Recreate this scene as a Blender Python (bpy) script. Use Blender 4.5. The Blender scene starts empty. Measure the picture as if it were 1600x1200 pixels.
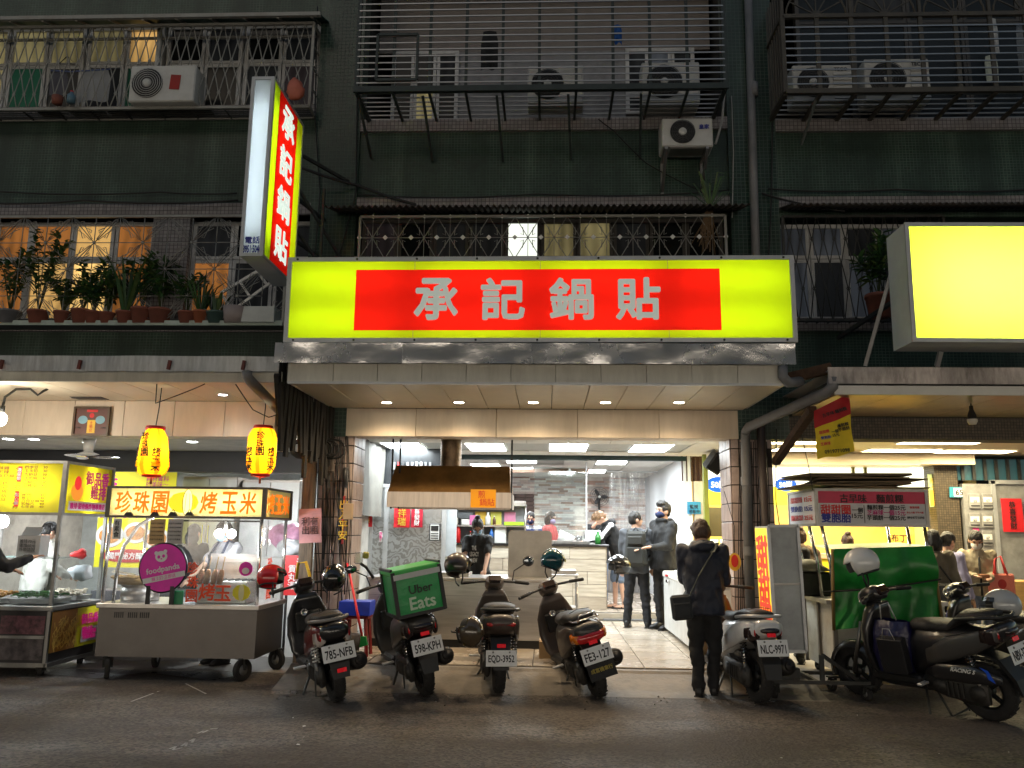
import bpy, bmesh, math, random
from mathutils import Vector, Matrix, Euler, noise
R = math.radians; TR = Matrix.Translation; RO = Matrix.Rotation; cos = math.cos; sin = math.sin; pi = math.pi
random.seed(7)
scene = bpy.context.scene
COL = scene.collection
# ---------------- camera, world, exposure ----------------
FPX = 1300.0
CAM = Vector((0, 0, 1.58))
cam_d = bpy.data.cameras.new('camera'); cam = bpy.data.objects.new('camera', cam_d); COL.objects.link(cam)
CR = (Euler((0, 0, R(2.5))).to_matrix() @ Euler((R(90 + 10.1), 0, 0)).to_matrix() @ Euler((0, 0, R(0.7))).to_matrix())
cam.matrix_world = TR(CAM) @ CR.to_4x4()
cam_d.sensor_width = 36; cam_d.sensor_fit = 'HORIZONTAL'; cam_d.lens = 36 * FPX / 1600
cam_d.clip_start = 0.1; cam_d.clip_end = 400
scene.camera = cam
world = bpy.data.worlds.new('World'); scene.world = world; world.use_nodes = True
wn = world.node_tree.nodes; bg = wn['Background']
sky = wn.new('ShaderNodeTexSky'); sky.sky_type = 'NISHITA'; sky.sun_disc = False
sky.sun_elevation = R(18); sky.sun_rotation = R(200)
tint = wn.new('ShaderNodeMix'); tint.data_type = 'RGBA'; tint.blend_type = 'MULTIPLY'; tint.inputs[0].default_value = 1; tint.inputs[7].default_value = (1, .93, .8, 1)
world.node_tree.links.new(sky.outputs[0], tint.inputs[6]); world.node_tree.links.new(tint.outputs[2], bg.inputs[0]); bg.inputs[1].default_value = 0.044
scene.view_settings.view_transform = 'Standard'; scene.view_settings.look = 'None'
scene.view_settings.exposure = 1.27; scene.view_settings.gamma = 1.0
scene.view_settings.use_curve_mapping = False
scene.render.engine = 'CYCLES'
cy = scene.cycles
cy.use_denoising = True; cy.max_bounces = 7; cy.diffuse_bounces = 4; cy.glossy_bounces = 3
cy.transmission_bounces = 5; cy.transparent_max_bounces = 12
cy.caustics_reflective = False; cy.caustics_refractive = False
cy.sample_clamp_indirect = 6.0; cy.sample_clamp_direct = 0

def ray(px, py):
	return CR @ Vector(((px - 800) / FPX, (600 - py) / FPX, -1))
def P(px, py, Y=None, Z=None, X=None):
	"""The world point seen at a photograph pixel, on a plane of the place (depth Y, height Z or side X)."""
	d = ray(px, py)
	t = (Y - CAM.y) / d.y if Y is not None else (Z - CAM.z) / d.z if Z is not None else (X - CAM.x) / d.x
	return CAM + d * t

# ---------------- materials ----------------
MATS = {}
def mat(name, col=(.5, .5, .5), rough=.5, metal=0, var=.12, scale=6, stretch=None, bump=0, bscale=None, spec=.5, coat=0,
		dirt=0, dcol=(.05, .04, .03), emit=0, ecol=None, rvar=.15, alpha=1, sheen=0, trans=0):
	if name in MATS: return MATS[name]
	m = bpy.data.materials.new(name); m.use_nodes = True; MATS[name] = m
	nt = m.node_tree; N = nt.nodes; L = nt.links; b = N['Principled BSDF']
	b.inputs['Metallic'].default_value = metal; b.inputs['Specular IOR Level'].default_value = spec
	b.inputs['Coat Weight'].default_value = coat; b.inputs['Coat Roughness'].default_value = .08
	b.inputs['Alpha'].default_value = alpha; b.inputs['Sheen Weight'].default_value = sheen
	b.inputs['Transmission Weight'].default_value = trans
	tc = N.new('ShaderNodeTexCoord'); mp = N.new('ShaderNodeMapping'); L.new(tc.outputs['Object'], mp.inputs[0])
	if stretch: mp.inputs['Scale'].default_value = stretch
	oi = N.new('ShaderNodeObjectInfo')
	vm = N.new('ShaderNodeVectorMath'); vm.operation = 'ADD'; L.new(mp.outputs[0], vm.inputs[0])
	cx = N.new('ShaderNodeCombineXYZ'); ml = N.new('ShaderNodeMath'); ml.operation = 'MULTIPLY'; ml.inputs[1].default_value = 37
	L.new(oi.outputs['Random'], ml.inputs[0]); L.new(ml.outputs[0], cx.inputs[0]); L.new(ml.outputs[0], cx.inputs[2]); L.new(cx.outputs[0], vm.inputs[1])
	n1 = N.new('ShaderNodeTexNoise'); n1.inputs['Scale'].default_value = scale; n1.inputs['Detail'].default_value = 6; n1.inputs['Roughness'].default_value = .62
	L.new(vm.outputs[0], n1.inputs['Vector'])
	rp = N.new('ShaderNodeMapRange'); rp.inputs[1].default_value = .3; rp.inputs[2].default_value = .7
	L.new(n1.outputs[0], rp.inputs[0])
	mx = N.new('ShaderNodeMix'); mx.data_type = 'RGBA'
	mx.inputs[6].default_value = (*[c * (1 - var) for c in col], 1); mx.inputs[7].default_value = (*[min(1, c * (1 + var)) for c in col], 1)
	L.new(rp.outputs[0], mx.inputs[0]); out = mx.outputs[2]
	if dirt:
		n2 = N.new('ShaderNodeTexNoise'); n2.inputs['Scale'].default_value = scale * .45; n2.inputs['Detail'].default_value = 8; n2.inputs['Roughness'].default_value = .7
		L.new(vm.outputs[0], n2.inputs['Vector'])
		r2 = N.new('ShaderNodeMapRange'); r2.inputs[1].default_value = .48; r2.inputs[2].default_value = .72; r2.inputs[4].default_value = dirt
		L.new(n2.outputs[0], r2.inputs[0])
		m2 = N.new('ShaderNodeMix'); m2.data_type = 'RGBA'; L.new(r2.outputs[0], m2.inputs[0]); L.new(out, m2.inputs[6]); m2.inputs[7].default_value = (*dcol, 1)
		out = m2.outputs[2]
	L.new(out, b.inputs['Base Color'])
	rr = N.new('ShaderNodeMapRange'); rr.inputs[3].default_value = max(.02, rough - rvar * rough); rr.inputs[4].default_value = min(1, rough + rvar)
	L.new(n1.outputs[0], rr.inputs[0]); L.new(rr.outputs[0], b.inputs['Roughness'])
	if bump:
		n3 = N.new('ShaderNodeTexNoise'); n3.inputs['Scale'].default_value = bscale or scale * 3; n3.inputs['Detail'].default_value = 5
		L.new(vm.outputs[0], n3.inputs['Vector'])
		bp = N.new('ShaderNodeBump'); bp.inputs['Strength'].default_value = bump; bp.inputs['Distance'].default_value = .02
		L.new(n3.outputs[0], bp.inputs['Height']); L.new(bp.outputs[0], b.inputs['Normal'])
	if emit:
		b.inputs['Emission Color'].default_value = (*(ecol or col), 1); b.inputs['Emission Strength'].default_value = emit
	return m
def glow(name, col, s):
	if name in MATS: return MATS[name]
	m = bpy.data.materials.new(name); m.use_nodes = True; MATS[name] = m
	nt = m.node_tree; nt.nodes.clear(); o = nt.nodes.new('ShaderNodeOutputMaterial'); e = nt.nodes.new('ShaderNodeEmission')
	e.inputs[0].default_value = (*col, 1); e.inputs[1].default_value = s; nt.links.new(e.outputs[0], o.inputs[0]); return m
def lucent(name, col, tr=.75, gloss=.04):
	"""A lit sign's acrylic sheet: light from the tubes behind comes through it."""
	if name in MATS: return MATS[name]
	m = bpy.data.materials.new(name); m.use_nodes = True; MATS[name] = m
	nt = m.node_tree; N = nt.nodes; L = nt.links; N.clear(); o = N.new('ShaderNodeOutputMaterial')
	t = N.new('ShaderNodeBsdfTranslucent'); d = N.new('ShaderNodeBsdfDiffuse'); g = N.new('ShaderNodeBsdfGlossy'); g.inputs['Roughness'].default_value = .25
	t.inputs[0].default_value = (*col, 1); d.inputs[0].default_value = (*col, 1)
	m1 = N.new('ShaderNodeMixShader'); m1.inputs[0].default_value = tr; L.new(d.outputs[0], m1.inputs[1]); L.new(t.outputs[0], m1.inputs[2])
	m2 = N.new('ShaderNodeMixShader'); m2.inputs[0].default_value = gloss; L.new(m1.outputs[0], m2.inputs[1]); L.new(g.outputs[0], m2.inputs[2])
	L.new(m2.outputs[0], o.inputs[0]); return m
def glassy(name, col=(.9, .95, .95), opac=.12, rough=.05, haze=(.8, .85, .85), hz=.08):
	"""Thin clear sheet: mostly see-through, a gloss, a little dust."""
	if name in MATS: return MATS[name]
	m = bpy.data.materials.new(name); m.use_nodes = True; MATS[name] = m
	nt = m.node_tree; N = nt.nodes; L = nt.links; N.clear(); o = N.new('ShaderNodeOutputMaterial')
	t = N.new('ShaderNodeBsdfTransparent'); t.inputs[0].default_value = (*col, 1)
	g = N.new('ShaderNodeBsdfGlossy'); g.inputs['Roughness'].default_value = rough
	d = N.new('ShaderNodeBsdfDiffuse'); d.inputs[0].default_value = (*haze, 1)
	fr = N.new('ShaderNodeFresnel'); fr.inputs[0].default_value = 1.45
	ad = N.new('ShaderNodeMath'); ad.operation = 'MULTIPLY_ADD'; ad.inputs[1].default_value = .8; ad.inputs[2].default_value = opac * .25; L.new(fr.outputs[0], ad.inputs[0])
	tc = N.new('ShaderNodeTexCoord'); n = N.new('ShaderNodeTexNoise'); n.inputs['Scale'].default_value = 5; n.inputs['Detail'].default_value = 6; L.new(tc.outputs['Object'], n.inputs[0])
	mr = N.new('ShaderNodeMapRange'); mr.inputs[1].default_value = .35; mr.inputs[2].default_value = .75; mr.inputs[3].default_value = hz * .3; mr.inputs[4].default_value = hz * 2; L.new(n.outputs[0], mr.inputs[0])
	m1 = N.new('ShaderNodeMixShader'); L.new(mr.outputs[0], m1.inputs[0]); L.new(t.outputs[0], m1.inputs[1]); L.new(d.outputs[0], m1.inputs[2])
	m2 = N.new('ShaderNodeMixShader'); L.new(ad.outputs[0], m2.inputs[0]); L.new(m1.outputs[0], m2.inputs[1]); L.new(g.outputs[0], m2.inputs[2])
	L.new(m2.outputs[0], o.inputs[0]); return m
def tiles(name, col, grout, tx, tz, gap=.12, rough=.35, var=.35, dirt=.5, axis='XZ'):
	"""Small mosaic too fine to build: brick node in metres."""
	if name in MATS: return MATS[name]
	m = bpy.data.materials.new(name); m.use_nodes = True; MATS[name] = m
	nt = m.node_tree; N = nt.nodes; L = nt.links; b = N['Principled BSDF']
	tc = N.new('ShaderNodeTexCoord'); sp = N.new('ShaderNodeSeparateXYZ'); cb = N.new('ShaderNodeCombineXYZ')
	L.new(tc.outputs['Object'], sp.inputs[0])
	su = N.new('ShaderNodeMath'); su.operation = 'ADD'; L.new(sp.outputs[0], su.inputs[0]); L.new(sp.outputs[1], su.inputs[1])
	L.new(su.outputs[0], cb.inputs[0]); L.new(sp.outputs[2 if axis == 'XZ' else 1], cb.inputs[1])
	if axis != 'XZ': L.new(sp.outputs[0], cb.inputs[0])
	k = N.new('ShaderNodeTexBrick'); k.offset = 0; k.inputs['Scale'].default_value = 1; k.inputs['Brick Width'].default_value = tx; k.inputs['Row Height'].default_value = tz
	k.inputs['Mortar Size'].default_value = tz * gap; k.inputs['Mortar Smooth'].default_value = .2; k.inputs['Bias'].default_value = -.1
	k.inputs['Color1'].default_value = (*[c * (1 - var) for c in col], 1); k.inputs['Color2'].default_value = (*[c * (1 + var) for c in col], 1); k.inputs['Mortar'].default_value = (*grout, 1)
	L.new(cb.outputs[0], k.inputs['Vector'])
	n = N.new('ShaderNodeTexNoise'); n.inputs['Scale'].default_value = .9; n.inputs['Detail'].default_value = 9; n.inputs['Roughness'].default_value = .7; L.new(tc.outputs['Object'], n.inputs[0])
	mp = N.new('ShaderNodeMapping'); mp.inputs['Scale'].default_value = (2.2, 2.2, .25); L.new(tc.outputs['Object'], mp.inputs[0])
	n2 = N.new('ShaderNodeTexNoise'); n2.inputs['Scale'].default_value = 1.3; n2.inputs['Detail'].default_value = 7; L.new(mp.outputs[0], n2.inputs[0])
	mu = N.new('ShaderNodeMath'); mu.operation = 'MULTIPLY'; L.new(n.outputs[0], mu.inputs[0]); L.new(n2.outputs[0], mu.inputs[1])
	r = N.new('ShaderNodeMapRange'); r.inputs[1].default_value = .17; r.inputs[2].default_value = .38; r.inputs[3].default_value = dirt; r.inputs[4].default_value = 0; L.new(mu.outputs[0], r.inputs[0])
	mx = N.new('ShaderNodeMix'); mx.data_type = 'RGBA'; L.new(r.outputs[0], mx.inputs[0]); L.new(k.outputs[0], mx.inputs[6]); mx.inputs[7].default_value = (*[c * .35 + .004 for c in col], 1)
	r5 = N.new('ShaderNodeMapRange'); r5.inputs[1].default_value = .55; r5.inputs[2].default_value = .75; r5.inputs[4].default_value = .45; L.new(n2.outputs[0], r5.inputs[0])
	m5 = N.new('ShaderNodeMix'); m5.data_type = 'RGBA'; L.new(r5.outputs[0], m5.inputs[0]); L.new(mx.outputs[2], m5.inputs[6]); m5.inputs[7].default_value = (*[q * .8 for q in grout], 1)
	L.new(m5.outputs[2], b.inputs['Base Color'])
	rr = N.new('ShaderNodeMapRange'); rr.inputs[3].default_value = rough; rr.inputs[4].default_value = min(1, rough + .45); L.new(k.outputs['Fac'], rr.inputs[0]); L.new(rr.outputs[0], b.inputs['Roughness'])
	bp = N.new('ShaderNodeBump'); bp.inputs['Strength'].default_value = .5; bp.inputs['Distance'].default_value = .003; bp.invert = True
	L.new(k.outputs['Fac'], bp.inputs['Height']); L.new(bp.outputs[0], b.inputs['Normal'])
	return m

# ---------------- objects ----------------
W = {}
def props(o, label=None, cat=None, group=None, kind=None):
	if label: o['label'] = label
	if cat: o['category'] = cat
	if group: o['group'] = group
	if kind: o['kind'] = kind
	return o
def thing(name, label, cat, loc=(0, 0, 0), rz=0, group=None, M=None):
	o = bpy.data.objects.new(name, None); COL.objects.link(o); o.empty_display_size = .1
	o.matrix_basis = M if M is not None else TR(loc) @ RO(rz, 4, 'Z')
	W[o] = o.matrix_basis.copy()
	return props(o, label, cat, group)
def copy_tree(o, M=None, label=None, parent=None):
	c = o.copy(); COL.objects.link(c)
	if parent is not None: c.parent = parent
	if M is not None: c.matrix_basis = M
	W[c] = c.matrix_basis.copy() if parent is None else W[parent] @ c.matrix_basis
	if label: c['label'] = label
	for ch in list(KIDS.get(o, [])):
		k = copy_tree(ch, parent=c); KIDS.setdefault(c, []).append(k)
	return c
KIDS = {}
class MB:
	def __init__(s, M=None, world=False): s.v = []; s.f = []; s.mi = []; s.sm = []; s.ms = []; s.M = M or Matrix(); s.world = world
	def add(s, vs, fs, m, smooth=False, M=None):
		if m not in s.ms: s.ms.append(m)
		i = s.ms.index(m); k = len(s.v); T = s.M @ M if M is not None else s.M
		s.v += [T @ Vector(v) for v in vs]
		for f in fs: s.f.append([k + j for j in f]); s.mi.append(i); s.sm.append(smooth)
		return s
	def box(s, c, d, m, rot=None, bev=0, M=None, taper=None):
		x, y, z = d[0]/2, d[1]/2, d[2]/2
		T = TR(c)
		if rot: T = T @ Euler(rot).to_matrix().to_4x4()
		if M is not None: T = M @ T
		if bev <= 0:
			vs = [(i * x, j * y, k * z) for i in (-1, 1) for j in (-1, 1) for k in (-1, 1)]
			fs = [(0, 1, 3, 2), (4, 6, 7, 5), (0, 4, 5, 1), (2, 3, 7, 6), (0, 2, 6, 4), (1, 5, 7, 3)]
		else:
			b = min(bev, x * .49, y * .49, z * .49); vs = []; ix = {}
			for i in (-1, 1):
				for j in (-1, 1):
					for k in (-1, 1):
						for a in range(3):
							q = [i * (x - b), j * (y - b), k * (z - b)]; q[a] = (i * x, j * y, k * z)[a]
							ix[i, j, k, a] = len(vs); vs.append(tuple(q))
			fs = []
			for a in range(3):
				o1, o2 = (a + 1) % 3, (a + 2) % 3
				for sg in (-1, 1):
					q = []
					for u, w in ((-1, -1), (1, -1), (1, 1), (-1, 1)):
						t = [0, 0, 0]; t[a] = sg; t[o1] = u; t[o2] = w; q.append(ix[(*t, a)])
					fs.append(q if sg > 0 else q[::-1])
			for a in range(3):
				o1, o2 = (a + 1) % 3, (a + 2) % 3
				for u in (-1, 1):
					for w in (-1, 1):
						t = [0, 0, 0]; t[o1] = u; t[o2] = w; A = list(t); B_ = list(t); A[a] = -1; B_[a] = 1
						q = [ix[(*A, o1)], ix[(*B_, o1)], ix[(*B_, o2)], ix[(*A, o2)]]
						fs.append(q if u * w > 0 else q[::-1])
			for i in (-1, 1):
				for j in (-1, 1):
					for k in (-1, 1):
						q = [ix[i, j, k, 0], ix[i, j, k, 1], ix[i, j, k, 2]]; fs.append(q if i * j * k > 0 else q[::-1])
		if taper: vs = [(a * (taper if c > 0 else 1), b_ * (taper if c > 0 else 1), c) for a, b_, c in vs]
		return s.add(vs, fs, m, False, T)
	def span(s, a, b, m, bev=0):
		a = Vector(a); b = Vector(b); return s.box((a + b) / 2, [abs(q) for q in (b - a)], m, bev=bev)
	def quad(s, a, b, c, d, m): return s.add([a, b, c, d], [(0, 1, 2, 3)], m)
	def tube(s, pts, r, m, n=8, smooth=True, cap=True, close=False):
		pts = [Vector(p) for p in pts]; rs = r if isinstance(r, (list, tuple)) else [r]*len(pts)
		vs = []; fs = []; K = len(pts); up = None
		for i, p in enumerate(pts):
			a = pts[(i - 1) % K] if (i > 0 or close) else p; b = pts[(i + 1) % K] if (i < K - 1 or close) else p
			t = (b - a).normalized() if (b - a).length > 1e-9 else Vector((0, 0, 1))
			if up is None: up = t.orthogonal().normalized()
			u = up - t * up.dot(t); up = (u.normalized() if u.length > 1e-6 else t.orthogonal().normalized()); w = t.cross(up)
			for j in range(n):
				q = 2 * pi * j / n; vs.append(p + (up * cos(q) + w * sin(q)) * rs[i])
		for i in range(K if close else K - 1):
			o = i * n; o2 = ((i + 1) % K) * n
			for j in range(n): fs.append((o + j, o + (j + 1) % n, o2 + (j + 1) % n, o2 + j))
		if cap and not close: fs.append(tuple(range(n))[::-1]); fs.append(tuple((K - 1) * n + j for j in range(n)))
		return s.add(vs, fs, m, smooth)
	def cyl(s, a, b, r, m, n=12, r2=None): return s.tube([a, b], [r, r if r2 is None else r2], m, n)
	def bar(s, a, b, w, m, h=None):
		a = Vector(a); b = Vector(b); d = b - a; h = h or w
		T = TR((a + b) / 2) @ d.to_track_quat('Z', 'Y').to_matrix().to_4x4()
		return s.box((0, 0, 0), (w, h, d.length), m, M=T)
	def loft(s, rings, m, smooth=True, cap=True, M=None):
		n = len(rings[0]); vs = [v for r in rings for v in r]; fs = []
		for i in range(len(rings) - 1):
			for j in range(n): fs.append((i * n + j, i * n + (j + 1) % n, (i + 1) * n + (j + 1) % n, (i + 1) * n + j))
		if cap: fs.append(tuple(range(n))[::-1]); fs.append(tuple((len(rings) - 1) * n + j for j in range(n)))
		return s.add(vs, fs, m, smooth, M)
	def ell(s, c, r, m, n=12, k=8, M=None, z0=-1, z1=1):
		c = Vector(c); vs = []; fs = []; a0 = math.asin(max(-1, z0)); a1 = math.asin(min(1, z1))
		for i in range(k + 1):
			a = a0 + (a1 - a0) * i / k
			for j in range(n):
				q = 2 * pi * j / n; vs.append(Vector((c.x + r[0]*cos(a) * cos(q), c.y + r[1]*cos(a) * sin(q), c.z + r[2]*sin(a))))
		for i in range(k):
			for j in range(n): fs.append((i * n + j, i * n + (j + 1) % n, (i + 1) * n + (j + 1) % n, (i + 1) * n + j))
		return s.add(vs, fs, m, True, M)
	def lathe(s, prof, m, n=20, M=None, smooth=True):
		vs = []; fs = []
		for r, z in prof:
			for j in range(n): q = 2 * pi * j / n; vs.append((r * cos(q), r * sin(q), z))
		for i in range(len(prof) - 1):
			for j in range(n): fs.append((i * n + j, i * n + (j + 1) % n, (i + 1) * n + (j + 1) % n, (i + 1) * n + j))
		return s.add(vs, fs, m, smooth, M)
	def prism(s, pts, y0, y1, m, M=None):
		"""Outline in x,z drawn counter-clockwise seen from -y, thick from y0 to y1."""
		n = len(pts); vs = [(x, y0, z) for x, z in pts] + [(x, y1, z) for x, z in pts]
		fs = [tuple(range(n)), tuple(range(2 * n - 1, n - 1, -1))] + [(i, i + n, (i + 1) % n + n, (i + 1) % n) for i in range(n)]
		return s.add(vs, fs, m, False, M)
	def mesh(s, name):
		me = bpy.data.meshes.new(name); me.from_pydata([tuple(v) for v in s.v], [], s.f)
		for q in s.ms: me.materials.append(q)
		me.polygons.foreach_set('material_index', s.mi); me.polygons.foreach_set('use_smooth', s.sm); me.update(); return me
	def B(s, name, parent=None, label=None, cat=None, group=None, kind=None):
		me = s.mesh(name); return link(name, me, parent, label, cat, group, kind, s.world)
def link(name, me, parent=None, label=None, cat=None, group=None, kind=None, world=False, M=None):
	o = bpy.data.objects.new(name, me); COL.objects.link(o)
	if M is not None: o.matrix_basis = M
	if parent is not None:
		o.parent = parent; KIDS.setdefault(parent, []).append(o)
		if world: me.transform(W[parent].inverted())
		W[o] = W[parent] @ o.matrix_basis
	else:
		if (label or cat) and M is None and len(me.vertices):
			xs = [v.co for v in me.vertices]; lo = Vector([min(v[i] for v in xs) for i in range(3)]); hi = Vector([max(v[i] for v in xs) for i in range(3)])
			c = Vector(((lo.x + hi.x) / 2, (lo.y + hi.y) / 2, lo.z)); me.transform(TR(-c)); o.location = c
		W[o] = o.matrix_basis.copy()
	return props(o, label, cat, group, kind)
def WB(): return MB(world=True)
FACE = RO(R(90), 4, 'X')		  # text lies in x,z and looks to -y
TXT = {}
def txtmesh(s, size, bold, ext, spacing, leading, name):
	k = (s, size, bold, ext, spacing, leading)
	if k in TXT: return TXT[k].copy()
	cu = bpy.data.curves.new('lettering', 'FONT'); cu.body = s; cu.size = size; cu.extrude = ext; cu.offset = bold * size; cu.align_x = 'CENTER'; cu.align_y = 'CENTER'
	cu.space_character = spacing; cu.space_line = leading; cu.resolution_u = 2
	ob = bpy.data.objects.new('lettering', cu); me0 = ob.to_mesh()
	me = bpy.data.meshes.new(name); me.from_pydata([tuple(v.co) for v in me0.vertices], [], [tuple(p.vertices) for p in me0.polygons]); me.update()
	ob.to_mesh_clear(); bpy.data.objects.remove(ob); TXT[k] = me
	return me.copy()
def text(s, size, m, parent, at, M=None, fit=None, bold=0, ext=.001, name='lettering', spacing=1, leading=1, height=None, rot=0, shear=0):
	"""Flat print facing -y at a local point of its parent; fit = wanted width, height = wanted height."""
	me = txtmesh(s, size, bold if bold <= .014 else 0, ext, spacing, leading, name); me.materials.append(m)
	xs = [v.co.x for v in me.vertices]; ys = [v.co.y for v in me.vertices]
	if not xs: return None
	cx, cy_ = (min(xs) + max(xs)) / 2, (min(ys) + max(ys)) / 2
	sx = fit / (max(xs) - min(xs)) if fit else 1; sy = height / (max(ys) - min(ys)) if height else (sx if fit else 1)
	if height and not fit: sx = sy
	if bold > .014:
		n0 = len(me.vertices); vs = [v.co.copy() for v in me.vertices]; fs = [tuple(p.vertices) for p in me.polygons]; av = []; af = []
		for q in range(9):
			a = q * pi / 4; d = bold * size if q else 0
			av += [(v.x + d * cos(a), v.y + d * sin(a), v.z - (.0003 * q)) for v in vs]; af += [tuple(i + n0 * q for i in f) for f in fs]
		me = bpy.data.meshes.new(name); me.from_pydata(av, [], af); me.update(); me.materials.append(m)
	T = TR(at) @ (M if M is not None else Matrix()) @ FACE @ RO(rot, 4, 'Z') @ Matrix(((sx, shear, 0, 0), (0, sy, 0, 0), (0, 0, 1, 0), (0, 0, 0, 1))) @ TR((-cx, -cy_, 0))
	me.transform(T); return link(name, me, parent)
def vert(s): return '\n'.join(s)
def lamp(name, kind, loc, power, col=(1, 1, 1), size=.1, sy=None, rot=(0, 0, 0), spot=None, blend=.6, parent=None):
	l = bpy.data.lights.new(name, kind); l.energy = power; l.color = col
	if kind == 'AREA':
		l.size = size
		if sy: l.shape = 'RECTANGLE'; l.size_y = sy
	else: l.shadow_soft_size = size
	if spot: l.spot_size = R(spot); l.spot_blend = blend
	o = bpy.data.objects.new(name, l); COL.objects.link(o); o.location = loc; o.rotation_euler = rot
	if parent is not None:
		o.parent = parent; o.matrix_basis = W[parent].inverted() @ (TR(loc) @ Euler(rot).to_matrix().to_4x4())
	return o
# voxel-fused surfaces (bodies, clothes) are made in a scratch scene
TMP = bpy.data.scenes.new('scratch')
def fuse(mb, voxel, smooth=4, name='body'):
	me = mb.mesh(name); o = bpy.data.objects.new('scratch', me); TMP.collection.objects.link(o)
	r = o.modifiers.new('r', 'REMESH'); r.mode = 'VOXEL'; r.voxel_size = voxel; r.use_smooth_shade = True
	q = o.modifiers.new('s', 'SMOOTH'); q.iterations = smooth; q.factor = .5
	vl = TMP.view_layers[0]; vl.update(); dg = vl.depsgraph
	out = bpy.data.meshes.new_from_object(o.evaluated_get(dg), depsgraph=dg); out.name = name
	bpy.data.objects.remove(o); bpy.data.meshes.remove(me)
	out.materials.clear(); return out
def rough_up(me, amp, freq, seed=0, stretch=(1, 1, 1)):
	vs = me.vertices; no = [v.normal.copy() for v in vs]
	for v, n in zip(vs, no):
		q = Vector((v.co.x * stretch[0], v.co.y * stretch[1], v.co.z * stretch[2])) * freq + Vector((seed * 3.7, seed * 1.3, seed))
		v.co += n * amp * (noise.noise(q) + .5 * noise.noise(q * 2.1))
	me.update()
# common materials
blackp = mat('black_plastic', (.012, .012, .013), .42, spec=.5, var=.3, scale=20, rvar=.2)
rubber = mat('rubber', (.014, .013, .013), .8, var=.4, scale=15, dirt=.4, dcol=(.05, .045, .04), bump=.2)
steel = mat('stainless_steel', (.52, .5, .48), .3, 1, var=.12, scale=3, stretch=(1, 1, 14), dirt=.35, dcol=(.3, .27, .24), bump=.05, bscale=8)
darksteel = mat('dirty_steel', (.3, .29, .275), .42, 1, var=.25, scale=2.5, dirt=.5, dcol=(.16, .14, .12), bump=.06, bscale=3)
chrome = mat('chrome', (.75, .75, .76), .12, 1, var=.05)
alu = mat('aluminium', (.5, .51, .52), .45, .6, var=.1, scale=5, dirt=.3, dcol=(.25, .24, .22))
white = mat('white_paint', (.75, .75, .72), .45, var=.06, dirt=.25, dcol=(.45, .42, .36))
iron = mat('dark_iron', (.035, .037, .035), .6, .3, var=.4, scale=14, dirt=.3, dcol=(.07, .035, .02))
rust = mat('rusty_iron', (.07, .038, .022), .85, .1, var=.5, scale=18, bump=.3)
pvc = mat('grey_pipe', (.16, .16, .165), .5, var=.15, dirt=.4, dcol=(.07, .065, .06))
ink = mat('black_ink', (.012, .011, .012), .6)
redp = mat('red_print', (.62, .018, .02), .45)
blue_ink = mat('blue_print', (.02, .03, .28), .5)
paper_red = mat('red_paper', (.6, .012, .02), .55, var=.1)
paper_w = mat('white_paper', (.72, .72, .7), .6, var=.06)
paper_y = mat('yellow_paper', (.8, .52, .06), .6, var=.08)
gold = mat('gold_print', (.75, .5, .06), .35, .3)
clear = glassy('clear_glass', hz=.03)
vinyl = glassy('clear_vinyl', (.93, .93, .92), .25, .12, (.7, .72, .74), .1)
cable = mat('cable_black', (.01, .01, .01), .6)
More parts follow.
